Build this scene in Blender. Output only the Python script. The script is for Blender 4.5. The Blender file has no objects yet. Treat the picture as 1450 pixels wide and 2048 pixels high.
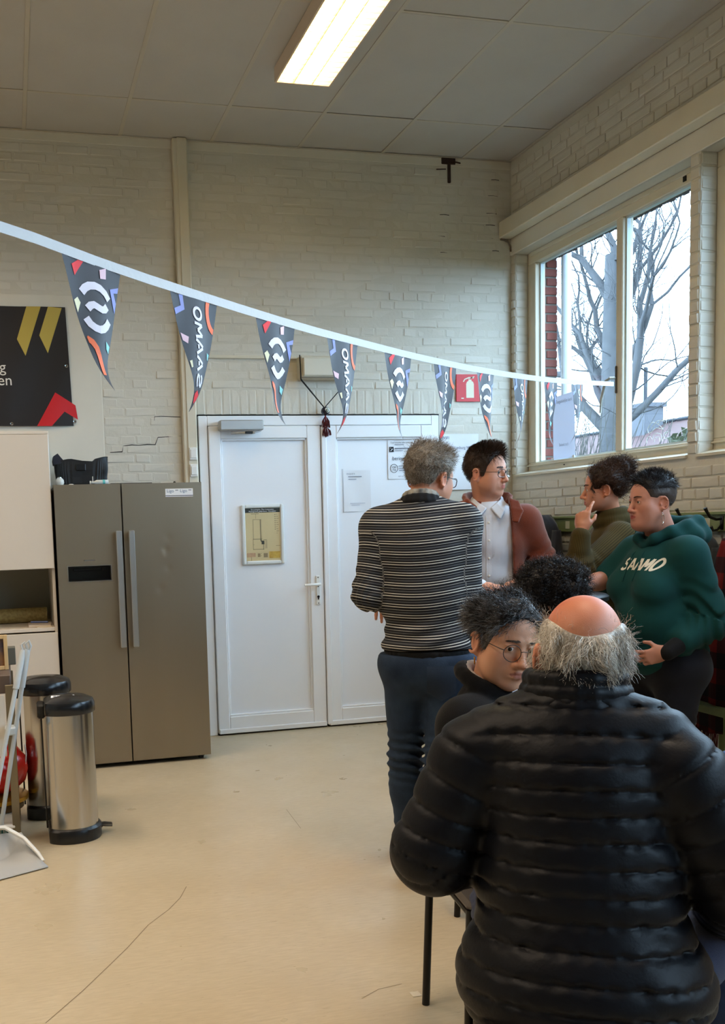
import bpy, bmesh, math, random
import numpy as np
from mathutils import Vector, Matrix

random.seed(7)
rng = np.random.default_rng(11)
SC = bpy.context.scene
COL = SC.collection
PI = math.pi

# ------------------------------------------------------------------ camera
CAM_Z = 1.4323
cam_d = bpy.data.cameras.new('camera')
cam = bpy.data.objects.new('camera', cam_d)
COL.objects.link(cam)
cam_d.sensor_fit = 'HORIZONTAL'
cam_d.sensor_width = 36.0
cam_d.lens = 1945.5 * 36.0 / 1450.0
cam_d.shift_x = (725 - 515.0) / 1450.0
cam_d.shift_y = (1241.3 - 1024) / 1450.0
cam_d.clip_start = 0.05
cam_d.clip_end = 300


def _cam_matrix(yaw=0.244, pitch=0.098, roll=-0.031):
    B = Matrix(((1, 0, 0), (0, 0, -1), (0, 1, 0)))
    ca, sa = math.cos(yaw), math.sin(yaw)
    Rz = Matrix(((ca, -sa, 0), (sa, ca, 0), (0, 0, 1)))
    cb, sb = math.cos(pitch), math.sin(pitch)
    Rx = Matrix(((1, 0, 0), (0, cb, -sb), (0, sb, cb)))
    cc, sc = math.cos(roll), math.sin(roll)
    Rr = Matrix(((cc, -sc, 0), (sc, cc, 0), (0, 0, 1)))
    return Rr @ Rx @ B @ Rz


_W = _cam_matrix().transposed() @ Matrix(((1, 0, 0), (0, -1, 0), (0, 0, -1)))
cam.matrix_world = Matrix.Translation((0, 0, CAM_Z)) @ _W.to_4x4()
SC.camera = cam

# ------------------------------------------------------------------ world, lamps, exposure
world = bpy.data.worlds.new('overcast_sky')
SC.world = world
world.use_nodes = True
_bg = world.node_tree.nodes['Background']
_bg.inputs['Color'].default_value = (0.60, 0.81, 1.0, 1)
_bg.inputs['Strength'].default_value = 11.0

SC.view_settings.view_transform = 'Standard'
SC.view_settings.look = 'None'
SC.view_settings.gamma = 1.0
SC.view_settings.use_curve_mapping = False
SC.view_settings.exposure = 0.0
SC.cycles.use_denoising = True
SC.cycles.max_bounces = 8
SC.cycles.diffuse_bounces = 4
SC.cycles.glossy_bounces = 4
SC.cycles.transparent_max_bounces = 16
SC.cycles.sample_clamp_indirect = 6.0
SC.cycles.caustics_reflective = False
SC.cycles.caustics_refractive = False

LAMP_WATT = 30.0
LAMP_GLOW = 11.0
LAMP_COL = (1.0, 0.80, 0.60)


def ceiling_lamp_light(x, y, w=0.3, l=1.45, watt=LAMP_WATT):
    """light of a ceiling lamp that hangs out of the frame"""
    d = bpy.data.lights.new('ceiling_lamp_light', 'AREA')
    d.shape = 'RECTANGLE'
    d.size, d.size_y, d.energy, d.color = w, l, watt, LAMP_COL
    d.spread = math.radians(140)
    o = bpy.data.objects.new('ceiling_lamp_light', d)
    o.location = (x, y, 3.84)
    COL.objects.link(o)


for _x, _y in ((1.69, 2.35), (-0.72, 4.65), (-0.72, 2.1), (-3.1, 4.65), (-3.1, 2.1)):
    ceiling_lamp_light(_x, _y)


# ------------------------------------------------------------------ helpers
def lin(c):
    out = []
    for v in c[:3]:
        v = v / 255.0
        out.append(v / 12.92 if v <= 0.04045 else ((v + 0.055) / 1.055) ** 2.4)
    return (*out, 1.0)


MATS = {}


def mat(name, col, rough=0.6, metal=0.0, spec=0.5, var=0.0, vscale=6.0, bump=0.0, bscale=40.0, stretch=None,
        col2=None, emit=0.0, sheen=0.0, coat=0.0, coord='Object', alpha=1.0, attr=None):
    """a procedural material: colour, optional noise mix to col2 or a darker tone, optional bump"""
    if name in MATS:
        return MATS[name]
    m = bpy.data.materials.new(name)
    m.use_nodes = True
    nt = m.node_tree
    N, L = nt.nodes, nt.links
    p = N['Principled BSDF']
    p.inputs['Base Color'].default_value = lin(col)
    p.inputs['Roughness'].default_value = rough
    p.inputs['Metallic'].default_value = metal
    p.inputs['Specular IOR Level'].default_value = spec
    if sheen:
        p.inputs['Sheen Weight'].default_value = sheen
        p.inputs['Sheen Roughness'].default_value = 0.5
    if coat:
        p.inputs['Coat Weight'].default_value = coat
        p.inputs['Coat Roughness'].default_value = 0.15
    if emit:
        p.inputs['Emission Color'].default_value = lin(col)
        p.inputs['Emission Strength'].default_value = emit
    if var or bump or col2:
        tc = N.new('ShaderNodeTexCoord')
        mp = N.new('ShaderNodeMapping')
        L.new(tc.outputs[coord], mp.inputs['Vector'])
        if stretch:
            mp.inputs['Scale'].default_value = stretch
        if var or col2:
            nz = N.new('ShaderNodeTexNoise')
            nz.inputs['Scale'].default_value = vscale
            nz.inputs['Detail'].default_value = 5
            L.new(mp.outputs['Vector'], nz.inputs['Vector'])
            mx = N.new('ShaderNodeMix')
            mx.data_type = 'RGBA'
            rp = N.new('ShaderNodeMapRange')
            rp.inputs['From Min'].default_value = 0.3
            rp.inputs['From Max'].default_value = 0.7
            L.new(nz.outputs['Fac'], rp.inputs['Value'])
            L.new(rp.outputs['Result'], mx.inputs['Factor'])
            a = lin(col)
            b = lin(col2) if col2 else tuple(v * (1 - var) for v in a[:3]) + (1,)
            mx.inputs[6].default_value = a
            mx.inputs[7].default_value = b
            L.new(mx.outputs[2], p.inputs['Base Color'])
        if bump:
            nb = N.new('ShaderNodeTexNoise')
            nb.inputs['Scale'].default_value = bscale
            nb.inputs['Detail'].default_value = 4
            L.new(mp.outputs['Vector'], nb.inputs['Vector'])
            bp = N.new('ShaderNodeBump')
            bp.inputs['Strength'].default_value = bump
            bp.inputs['Distance'].default_value = 0.004
            L.new(nb.outputs['Fac'], bp.inputs['Height'])
            L.new(bp.outputs['Normal'], p.inputs['Normal'])
    MATS[name] = m
    return m


def attr_mat(name, rough=0.55, sss=0.0, spec=0.4, bump=0.0, bscale=300.0, sheen=0.0, attr='tint'):
    """a material whose colour is the mesh's own 'tint' attribute"""
    if name in MATS:
        return MATS[name]
    m = bpy.data.materials.new(name)
    m.use_nodes = True
    N, L = m.node_tree.nodes, m.node_tree.links
    p = N['Principled BSDF']
    a = N.new('ShaderNodeAttribute')
    a.attribute_name = attr
    L.new(a.outputs['Color'], p.inputs['Base Color'])
    p.inputs['Roughness'].default_value = rough
    p.inputs['Specular IOR Level'].default_value = spec
    if sss:
        p.inputs['Subsurface Weight'].default_value = sss
        p.inputs['Subsurface Radius'].default_value = (0.9, 0.35, 0.2)
        p.inputs['Subsurface Scale'].default_value = 0.006
    if sheen:
        p.inputs['Sheen Weight'].default_value = sheen
    if bump:
        tc = N.new('ShaderNodeTexCoord')
        nb = N.new('ShaderNodeTexNoise')
        nb.inputs['Scale'].default_value = bscale
        L.new(tc.outputs['Object'], nb.inputs['Vector'])
        bp = N.new('ShaderNodeBump')
        bp.inputs['Strength'].default_value = bump
        bp.inputs['Distance'].default_value = 0.002
        L.new(nb.outputs['Fac'], bp.inputs['Height'])
        L.new(bp.outputs['Normal'], p.inputs['Normal'])
    MATS[name] = m
    return m


def tag(o, label=None, cat=None, group=None, kind=None):
    for k, v in (('label', label), ('category', cat), ('group', group), ('kind', kind)):
        if v:
            o[k] = v
    return o


def put(o, parent=None):
    COL.objects.link(o)
    if parent is not None:
        o.parent = parent
        o.matrix_parent_inverse = Matrix.Translation(-Vector(parent.get('_at', parent.location)))
    return o


def thing(name, label, cat, loc=(0, 0, 0), group=None):
    o = bpy.data.objects.new(name, None)
    o.empty_display_size = 0.05
    o.location = loc
    COL.objects.link(o)
    return tag(o, label, cat, group)


class MB:
    """collects simple solids into one mesh"""

    def __init__(self):
        self.v, self.f = [], []

    def add(self, vs, fs):
        n = len(self.v)
        self.v.extend([tuple(map(float, q)) for q in vs])
        self.f.extend([tuple(i + n for i in q) for q in fs])
        return self

    def box(self, x0, y0, z0, x1, y1, z1, b=0.0, M=None):
        x0, x1 = sorted((x0, x1)); y0, y1 = sorted((y0, y1)); z0, z1 = sorted((z0, z1))
        c = ((x0 + x1) / 2, (y0 + y1) / 2, (z0 + z1) / 2)
        h = ((x1 - x0) / 2, (y1 - y0) / 2, (z1 - z0) / 2)
        b = min(b, 0.45 * min(h) * 2)
        vs, ix = [], {}
        for sx in (-1, 1):
            for sy in (-1, 1):
                for sz in (-1, 1):
                    s = (sx, sy, sz)
                    if b <= 0:
                        ix[s] = len(vs)
                        vs.append(Vector(c) + Vector([s[i] * h[i] for i in range(3)]))
                    else:
                        for a in range(3):
                            ix[(s, a)] = len(vs)
                            vs.append(Vector(c) + Vector([s[i] * (h[i] - (0 if i == a else b)) for i in range(3)]))
        fs = []

        def sg(a, sa, b_, sb, c_, sc):
            q = [0, 0, 0]; q[a] = sa; q[b_] = sb; q[c_] = sc
            return tuple(q)
        for a in range(3):
            p, q = (a + 1) % 3, (a + 2) % 3
            for s in (-1, 1):
                r = [sg(a, s, p, u, q, w) for u, w in ((-1, -1), (1, -1), (1, 1), (-1, 1))]
                if s < 0:
                    r = r[::-1]
                fs.append([ix[k] if b <= 0 else ix[(k, a)] for k in r])
        if b > 0:
            for a in range(3):
                p, q = (a + 1) % 3, (a + 2) % 3
                for u in (-1, 1):
                    for w in (-1, 1):
                        A, B = sg(a, -1, p, u, q, w), sg(a, 1, p, u, q, w)
                        r = [ix[(A, p)], ix[(B, p)], ix[(B, q)], ix[(A, q)]]
                        fs.append(r if u * w < 0 else r[::-1])
            for s in [k for k in ix if k[1] == 0]:
                s = s[0]
                r = [ix[(s, 0)], ix[(s, 1)], ix[(s, 2)]]
                fs.append(r if s[0] * s[1] * s[2] > 0 else r[::-1])
        if M is not None:
            vs = [M @ v for v in vs]
        return self.add(vs, fs)

    def tube(self, pts, r, n=8, cap=True, squash=None):
        pts = [Vector(p) for p in pts]
        m = len(pts)
        rs = r if hasattr(r, '__len__') else [r] * m
        vs, fs = [], []
        t0 = (pts[1] - pts[0]).normalized()
        up = Vector((0, 0, 1)) if abs(t0.z) < 0.9 else Vector((1, 0, 0))
        u = t0.cross(up).normalized()
        for i in range(m):
            t = (pts[min(i + 1, m - 1)] - pts[max(i - 1, 0)])
            t = t.normalized() if t.length > 1e-9 else t0
            u = (u - t * u.dot(t))
            u = u.normalized() if u.length > 1e-6 else t.orthogonal().normalized()
            w = t.cross(u)
            for k in range(n):
                a = 2 * PI * k / n
                vs.append(pts[i] + rs[i] * (u * math.cos(a) + w * math.sin(a) * (squash or 1)))
        for i in range(m - 1):
            for k in range(n):
                k2 = (k + 1) % n
                fs.append((i * n + k, i * n + k2, (i + 1) * n + k2, (i + 1) * n + k))
        if cap:
            fs.append(tuple(range(n))[::-1])
            fs.append(tuple((m - 1) * n + k for k in range(n)))
        return self.add(vs, fs)

    def lathe(self, prof, at=(0, 0, 0), n=24, M=None, sx=1.0, sy=1.0):
        vs, fs = [], []
        for r, z in prof:
            for k in range(n):
                a = 2 * PI * k / n
                p = Vector((r * math.cos(a) * sx, r * math.sin(a) * sy, z))
                vs.append((M @ p if M is not None else p) + Vector(at))
        for i in range(len(prof) - 1):
            for k in range(n):
                k2 = (k + 1) % n
                fs.append((i * n + k, i * n + k2, (i + 1) * n + k2, (i + 1) * n + k))
        fs.append(tuple(range(n))[::-1])
        fs.append(tuple((len(prof) - 1) * n + k for k in range(n)))
        return self.add(vs, fs)

    def prism(self, poly, fn, d):
        """extrude a plane polygon: fn(u, v, w) maps to space, w from 0 to d"""
        n = len(poly)
        vs = [fn(u, v, 0) for u, v in poly] + [fn(u, v, d) for u, v in poly]
        fs = [tuple(range(n))[::-1], tuple(range(n, 2 * n))]
        for k in range(n):
            k2 = (k + 1) % n
            fs.append((k, k2, n + k2, n + k))
        return self.add(vs, fs)

    def mesh(self, name, smooth=False, fix=True):
        me = bpy.data.meshes.new(name)
        me.from_pydata(self.v, [], self.f)
        if fix:
            bm = bmesh.new()
            bm.from_mesh(me)
            bmesh.ops.recalc_face_normals(bm, faces=bm.faces)
            bm.to_mesh(me)
            bm.free()
        if smooth:
            me.polygons.foreach_set('use_smooth', [True] * len(me.polygons))
            if smooth != 'all':
                me.set_sharp_from_angle(angle=math.radians(40))
        me.update()
        return me

    def build(self, name, m, parent=None, smooth=False, fix=True, **kw):
        me = self.mesh(name, smooth, fix)
        me.materials.append(m)
        o = bpy.data.objects.new(name, me)
        put(o, parent)
        return tag(o, **kw)


def box(name, m, b6, parent=None, b=0.0, **kw):
    return MB().box(*b6, b=b).build(name, m, parent, **kw)


def piece(name, mesh, loc, parent=None, rot=None, scale=None):
    """one more object on shared mesh data; loc is in world space"""
    o = bpy.data.objects.new(name, mesh)
    o.location = loc
    if rot:
        o.rotation_euler = rot
    if scale:
        o.scale = scale
    return put(o, parent)


_TXT = {}


def text_tris(s, size=1.0, spacing=1.0):
    """flat triangles of a word in the built-in font, centred on the origin"""
    if (s, spacing) not in _TXT:
        cu = bpy.data.curves.new('word', 'FONT')
        cu.body = s
        cu.size = 1.0
        cu.space_character = spacing
        cu.resolution_u = 4
        o = bpy.data.objects.new('word', cu)
        COL.objects.link(o)
        dg = bpy.context.evaluated_depsgraph_get()
        me = bpy.data.meshes.new_from_object(o.evaluated_get(dg))
        vs = np.array([v.co[:] for v in me.vertices])[:, :2]
        fs = [tuple(p.vertices) for p in me.polygons]
        bpy.data.objects.remove(o)
        bpy.data.meshes.remove(me)
        c = (vs.max(0) + vs.min(0)) / 2
        _TXT[(s, spacing)] = (vs - c, fs)
    vs, fs = _TXT[(s, spacing)]
    return vs * size, fs


def word(name, s, size, fn, m, parent, width=None):
    """lettering laid on a surface: fn(u, v) -> point"""
    vs, fs = text_tris(s, size)
    if width:
        vs = vs * np.array([width / np.ptp(vs[:, 0]), 1])
    return MB().add([fn(u, v) for u, v in vs], fs).build(name, m, parent, fix=False)


def on_back(y):
    return lambda cx, cz: (lambda u, v: (cx + u, y, cz + v))


# ------------------------------------------------------------------ shared materials
M_PAINT = mat('white_painted_brick', (217, 212, 199), 0.55, var=0.10, vscale=2.2, bump=0.35, bscale=28)
M_MORTAR = mat('painted_joint', (213, 208, 194), 0.6, var=0.10, vscale=2.2, bump=0.4, bscale=50)
M_PLASTER = mat('white_plaster', (222, 217, 203), 0.6, var=0.07, vscale=3, bump=0.1, bscale=15)
M_TRIM = mat('cream_trim_paint', (219, 211, 190), 0.45, var=0.06, vscale=4)
M_TILE = mat('mineral_ceiling_tile', (196, 193, 189), 0.9, var=0.05, vscale=3.5, bump=0.25, bscale=260)
M_GRID = mat('ceiling_grid_metal', (196, 190, 178), 0.5)
M_PVC = mat('white_pvc', (240, 243, 247), 0.32, var=0.03, vscale=2)
M_WHITE = mat('white_plastic', (232, 231, 226), 0.35)
M_BLACK = mat('black_plastic', (17, 19, 22), 0.35, var=0.2)
M_GAP = mat('dark_gap', (12, 11, 10), 0.9)
M_CHROME = mat('chrome', (200, 200, 200), 0.2, 1.0)
M_PAPER = mat('white_paper', (232, 235, 240), 0.7)
M_INK = mat('black_ink', (30, 31, 35), 0.8)
M_GREYINK = mat('grey_ink', (130, 135, 148), 0.8)
M_RED = mat('signal_red', (205, 26, 34), 0.4)
M_STEEL = mat('brushed_steel', (172, 166, 156), 0.3, 0.95, var=0.10, vscale=4, stretch=(1, 1, 0.02))
M_BLACKMETAL = mat('black_metal', (16, 16, 17), 0.35, 0.3)


def glass_mat(name, tint=(0.93, 0.97, 1.0), gloss=0.08):
    m = bpy.data.materials.new(name)
    m.use_nodes = True
    N, L = m.node_tree.nodes, m.node_tree.links
    N.remove(N['Principled BSDF'])
    t = N.new('ShaderNodeBsdfTransparent')
    t.inputs['Color'].default_value = (*tint, 1)
    g = N.new('ShaderNodeBsdfGlossy')
    g.inputs['Roughness'].default_value = 0.02
    lw = N.new('ShaderNodeLayerWeight')
    lw.inputs['Blend'].default_value = 0.5
    pw = N.new('ShaderNodeMath')
    pw.operation = 'POWER'
    pw.inputs[1].default_value = 5.0
    L.new(lw.outputs['Facing'], pw.inputs[0])
    ml = N.new('ShaderNodeMath')
    ml.operation = 'MULTIPLY_ADD'
    ml.inputs[1].default_value = 0.5
    ml.inputs[2].default_value = gloss * 0.3
    L.new(pw.outputs[0], ml.inputs[0])
    mx = N.new('ShaderNodeMixShader')
    L.new(ml.outputs[0], mx.inputs['Fac'])
    L.new(t.outputs['BSDF'], mx.inputs[1])
    L.new(g.outputs['BSDF'], mx.inputs[2])
    L.new(mx.outputs['Shader'], N['Material Output'].inputs['Surface'])
    return m


M_GLASS = glass_mat('window_glass')
M_LENS = glass_mat('spectacle_lens', (0.96, 0.96, 0.96))

# ================================================================== the setting
YB, XR, CEIL = 6.49, 3.56, 3.932
M_FLOOR = bpy.data.materials.new('beige_linoleum')
M_FLOOR.use_nodes = True


def _floor_nodes():
    N, L = M_FLOOR.node_tree.nodes, M_FLOOR.node_tree.links
    p = N['Principled BSDF']
    tc = N.new('ShaderNodeTexCoord')

    def noise(scale, st, detail=4):
        mp = N.new('ShaderNodeMapping')
        mp.inputs['Scale'].default_value = st
        mp.inputs['Rotation'].default_value = (0, 0, 0.05)
        L.new(tc.outputs['Object'], mp.inputs['Vector'])
        n = N.new('ShaderNodeTexNoise')
        n.inputs['Scale'].default_value = scale
        n.inputs['Detail'].default_value = detail
        L.new(mp.outputs['Vector'], n.inputs['Vector'])
        return n

    def ramp(src, a, b):
        r = N.new('ShaderNodeMapRange')
        r.inputs['From Min'].default_value = a
        r.inputs['From Max'].default_value = b
        L.new(src.outputs['Fac'], r.inputs['Value'])
        return r

    def mix(fac, a, b):
        m = N.new('ShaderNodeMix')
        m.data_type = 'RGBA'
        L.new(fac.outputs[0], m.inputs['Factor'])
        for i, c in ((6, a), (7, b)):
            if isinstance(c, tuple):
                m.inputs[i].default_value = c
            else:
                L.new(c.outputs[2], m.inputs[i])
        return m
    base = mix(ramp(noise(3.0, (1, 1, 1)), 0.35, 0.68), lin((204, 190, 163)), lin((196, 181, 152)))
    marb = mix(ramp(noise(70, (0.25, 1.4, 1)), 0.25, 0.9), base, lin((182, 167, 138)))
    dash = mix(ramp(noise(170, (0.15, 1.5, 1), 2), 0.69, 0.78), marb, lin((132, 115, 88)))
    spot = mix(ramp(noise(330, (.5, 1, 1), 1), 0.82, 0.86), dash, lin((92, 80, 66)))
    L.new(spot.outputs[2], p.inputs['Base Color'])
    rr = ramp(noise(5, (1, 1, 1)), 0.3, 0.7)
    rr.inputs['To Min'].default_value = 0.27
    rr.inputs['To Max'].default_value = 0.40
    L.new(rr.outputs[0], p.inputs['Roughness'])
    p.inputs['Specular IOR Level'].default_value = 0.45
    nb = noise(9, (1, 1, 1), 3)
    bp = N.new('ShaderNodeBump')
    bp.inputs['Strength'].default_value = 0.12
    bp.inputs['Distance'].default_value = 0.01
    L.new(nb.outputs['Fac'], bp.inputs['Height'])
    L.new(bp.outputs['Normal'], p.inputs['Normal'])


_floor_nodes()
floor = box('floor', M_FLOOR, (-6.0, -7.0, -0.08, 3.60, 6.6, 0.0), kind='structure')
# long scratch and scuffs in the linoleum
M_SCRATCH = mat('scratch_in_floor', (128, 112, 88), 0.6)


def scratch(pts, w):
    mb = MB()
    P = [Vector((x, y, 0.0006)) for x, y in pts]
    for a, b in zip(P, P[1:]):
        n = (b - a).normalized().cross(Vector((0, 0, 1))) * w
        mb.add([a - n, b - n, b + n, a + n], [(0, 1, 2, 3)])
    return mb.build('scratch', M_SCRATCH, floor, fix=False)


scratch([(0.02, 2.80), (0.14, 2.97), (0.235, 3.12), (0.31, 3.24), (0.405, 3.41), (0.50, 3.53), (0.56, 3.63), (0.604, 3.74)], 0.0014)
scratch([(0.95, 2.66), (1.02, 2.70), (1.10, 2.71)], 0.001)
scratch([(1.25, 4.3), (1.27, 4.62)], 0.001)
MB().box(1.10, 2.62, 0.0, 1.128, 2.65, 0.002).build('tape_scrap', mat('clear_tape', (214, 204, 184), 0.3), floor)

# ---- ceiling: mineral tiles in a metal grid
ceiling = box('ceiling', mat('void_above_tiles', (120, 116, 108), 0.9), (-6.0, -7.0, CEIL + 0.03, 3.60, 6.6, CEIL + 0.12), kind='structure')
GX = [0.211 + 0.5955 * k for k in range(-10, 6)] + [XR]
GY = [5.934 - 1.212 * k for k in range(0, 8)]
ys = [YB] + GY
_tile_meshes = {}
for i in range(len(GX) - 1):
    for j in range(len(ys) - 1):
        w, d = GX[i + 1] - GX[i] - 0.012, ys[j] - ys[j + 1] - 0.012
        key = (round(w, 3), round(d, 3))
        if key not in _tile_meshes:
            me = MB().box(-w / 2, -d / 2, 0, w / 2, d / 2, 0.018, b=0.002).mesh('ceiling_tile')
            me.materials.append(M_TILE)
            _tile_meshes[key] = me
        r = (rng.normal(0, 0.0022), rng.normal(0, 0.0016), 0)
        piece('ceiling_tile', _tile_meshes[key], ((GX[i] + GX[i + 1]) / 2, (ys[j] + ys[j + 1]) / 2, CEIL + rng.normal(0.001, 0.0012)), ceiling, rot=r)
for x in GX[:-1]:
    MB().box(x - 0.012, -3.7, CEIL - 0.004, x + 0.012, YB, CEIL + 0.0, b=0.001).build('grid_bar', M_GRID, ceiling)
for y in GY:
    MB().box(-6.0, y - 0.009, CEIL - 0.0025, XR, y + 0.009, CEIL + 0.001, b=0.001).build('grid_bar', M_GRID, ceiling)
MB().box(XR - 0.025, -3.7, CEIL - 0.006, XR, YB, CEIL - 0.003).build('edge_strip', M_GRID, ceiling)
MB().box(-6.0, YB - 0.02, CEIL - 0.006, XR, YB, CEIL - 0.003).build('edge_strip', M_GRID, ceiling)

# ---- walls
wall_back = MB()
for b in ((-6.0, 6.4875, 0, 1.235, 6.66, CEIL + 0.03), (1.235, 6.4875, 2.172, 2.985, 6.66, CEIL + 0.03), (2.985, 6.4875, 0, 3.72, 6.66, CEIL + 0.03), (1.235, 6.6, 0, 2.985, 6.66, 2.172)):  # last box: unseen backing added behind the doors against sky light leaking in
    wall_back.box(*b)
wall_back = wall_back.build('wall_back', M_MORTAR, kind='structure')
wall_left = box('wall_left', M_PLASTER, (-6.2, -7.0, 0, -6.0, 6.6, CEIL + 0.03), kind='structure')
wall_front = box('wall_front', M_PLASTER, (-6.0, -7.2, 0, 3.9, -7.0, CEIL + 0.03), kind='structure')

BAYS = [(4.585, 6.43), (2.66, 4.507), (0.73, 2.58), (-1.2, 0.65), (-3.13, -1.28), (-5.06, -3.21)]  # the rearmost pair of bays is unseen, added for daylight on the doors
Z0, Z1 = 1.735, 3.285
wall_right = MB()
wall_right.box(3.5628, -7.0, 0, 3.745, 6.496, Z0)
wall_right.box(3.5628, -7.0, Z1, 3.745, 6.496, CEIL + 0.03)
edges = [6.496] + [v for a, b in BAYS for v in (b, a)] + [-7.0]
for k in range(0, len(edges), 2):
    wall_right.box(3.5628, edges[k + 1], Z0, 3.745, edges[k], Z1)
wall_right = wall_right.build('wall_right', M_MORTAR, kind='structure')


def brick_mesh(w, h, seed):
    """a painted brick face: front, soft worn edges and short sides"""
    r = np.random.default_rng(seed)
    c, d = 0.005, 0.016
    j = lambda s: r.normal(0, s)
    vs = []
    for y, g in ((-0.0042, c), (-0.0012, 0.0), (d, 0.0)):
        for sx, sz in ((-1, -1), (1, -1), (1, 1), (-1, 1)):
            vs.append((sx * (w / 2 - g) + j(0.0012), y + j(0.0014) * (y < 0), sz * (h / 2 - g) + j(0.0012)))
    fs = [(0, 1, 2, 3)]
    for a in (0, 4):
        for k in range(4):
            k2 = (k + 1) % 4
            fs.append((a + k, a + 4 + k, a + 4 + k2, a + k2))
    me = bpy.data.meshes.new('brick')
    me.from_pydata(vs, [], fs)
    me.materials.append(M_PAINT)
    return me


BR = {'s': [brick_mesh(0.2, 0.051, k) for k in range(7)], 'h': [brick_mesh(0.095, 0.051, 20 + k) for k in range(5)],
      'v': [brick_mesh(0.051, 0.165, 40 + k) for k in range(5)]}
BW = {'s': 0.2, 'h': 0.095, 'v': 0.051}


def course_cells(z0, z1, u0, u1, holes, pitch=0.0605, phase=0.0):
    """brick positions (u, z, kind, width) of a cross bond between two heights, less the holes"""
    out = []
    n = int(math.ceil((z1 - z0) / pitch))
    for r in range(n):
        z = z0 + (r + 0.5) * pitch
        if z + 0.02 > z1:
            break
        free = [(u0, u1)]
        for a, b, za, zb in holes:
            if za - 0.02 < z < zb + 0.02:
                nf = []
                for p, q in free:
                    if b <= p or a >= q:
                        nf.append((p, q))
                    else:
                        if a > p:
                            nf.append((p, a))
                        if b < q:
                            nf.append((b, q))
                free = nf
        x = -4.0 + phase + (0.0, 0.055, 0.108, 0.16)[r % 4]
        k = 0
        while x < u1:
            kind = 'h' if ((r % 2 == 1 and (k % 1 == 0)) if (r % 4 == 1) else (k % 5 == 4)) else 's'
            w = BW[kind]
            for p, q in free:
                a, b = max(x, p), min(x + w, q)
                if b - a > 0.03:
                    out.append(((a + b) / 2, z, 's' if b - a > 0.13 else 'h', b - a))
            x += w + 0.0105
            k += 1
    return out


def lay_bricks(wall, cells, at, eye, limit=300):
    """the nearest bricks as parts of the wall, the rest as one more part"""
    rest = MB()
    cells = sorted(cells, key=lambda c: (Vector(at(c[0], c[1])[0]) - eye).length)
    for n, (u, z, kind, w) in enumerate(cells):
        p, rz = at(u, z)
        me = BR[kind][rng.integers(len(BR[kind]))]
        out = rng.normal(0, 0.0011)
        M = Matrix.Translation(p) @ Matrix.Rotation(rz + rng.normal(0, 0.006), 4, 'Z') @ Matrix.Rotation(rng.normal(0, 0.007), 4, 'Y')
        M = M @ Matrix.Translation((0, out, 0)) @ Matrix.Diagonal((w / BW[kind], 1, 1, 1))
        if n < limit:
            o = bpy.data.objects.new('brick', me)
            put(o, wall)
            o.matrix_parent_inverse = Matrix()
            o.matrix_local = M
        else:
            rest.add([M @ v.co for v in me.vertices], [tuple(f.vertices) for f in me.polygons])
    if rest.v:
        rest.build('brickwork', M_PAINT, wall, fix=False, kind='stuff')


EYE = Vector((0, 0, CAM_Z))
holes = [(1.205, 3.02, 0, 2.345), (-1.2, 0.628, 1.70, 2.932), (1.135, 1.232, 0, 4)]
cells = course_cells(1.68, 3.872, -1.2, 3.555, holes, phase=0.03)
cells += [(1.27 + 0.0595 * k, 2.258, 'v', 0.051) for k in range(30)]
lay_bricks(wall_back, cells, lambda u, z: (Vector((u, 6.49, z)), 0.0), EYE)
cells = course_cells(0.95, Z0 - 0.02, 2.6, 6.47, [], phase=0.02) + course_cells(3.515, 3.925, 3.0, 6.47, [], phase=0.08)
for k in range(25):
    for (a, b) in ((4.512, 4.58), (6.435, 6.484)):
        cells.append(((a + b) / 2, Z0 + 0.03 + k * 0.0618, 'h', b - a))
lay_bricks(wall_right, cells, lambda u, z: (Vector((3.56, u, z)), -PI / 2), EYE)
# white painted bricks of the window reveals, facing the camera
for nm, yy in (('reveal_a', 6.43), ('reveal_b', 4.507)):
    rest = MB()
    for k in range(25):
        z = Z0 + 0.03 + k * 0.0618
        if nm == 'reveal_a' or k >= 0:
            me = BR['h'][k % 5]
            o = bpy.data.objects.new('brick', me)
            put(o, wall_right)
            o.matrix_parent_inverse = Matrix()
            o.matrix_local = Matrix.Translation((3.612, yy, z)) @ Matrix.Diagonal((0.09 / 0.095, 1, 1, 1))
# plaster fields: band under the ceiling, lintel band, patch behind the banner
MB().box(-6.0, 6.485, 3.872, XR, 6.5, CEIL - 0.004, b=0.003).build('plaster_band', M_PLASTER, wall_back)
MB().box(-1.2, 6.484, 0.0, 0.622, 6.5, 2.932, b=0.004).build('plaster_patch', M_PLASTER, wall_back)
MB().box(3.553, -7.0, Z1, 3.57, 6.49, 3.40, b=0.004).build('plaster_band', M_PLASTER, wall_right)
MB().box(3.555, -7.0, 0.0, 3.57, 6.49, 0.95).build('plaster_band', M_PLASTER, wall_right)
# step crack in the joints left of the door
mb = MB()
P = [(0.655, 1.935), (0.735, 1.938), (0.742, 1.975), (0.80, 1.982), (0.845, 1.978), (0.90, 1.984), (0.955, 1.982), (0.975, 2.03), (1.13, 2.036)]
mb.tube([(x, 6.4865, z) for x, z in P], [0.002, 0.0035, 0.002, 0.003, 0.002, 0.003, 0.003, 0.0025, 0.0015], n=5)
mb.tube([(0.955, 6.4865, 2.135), (0.958, 6.4865, 2.165), (1.0, 6.4865, 2.168), (1.13, 6.4865, 2.162)], 0.002, n=5)
mb.build('crack', M_GAP, wall_back)
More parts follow.
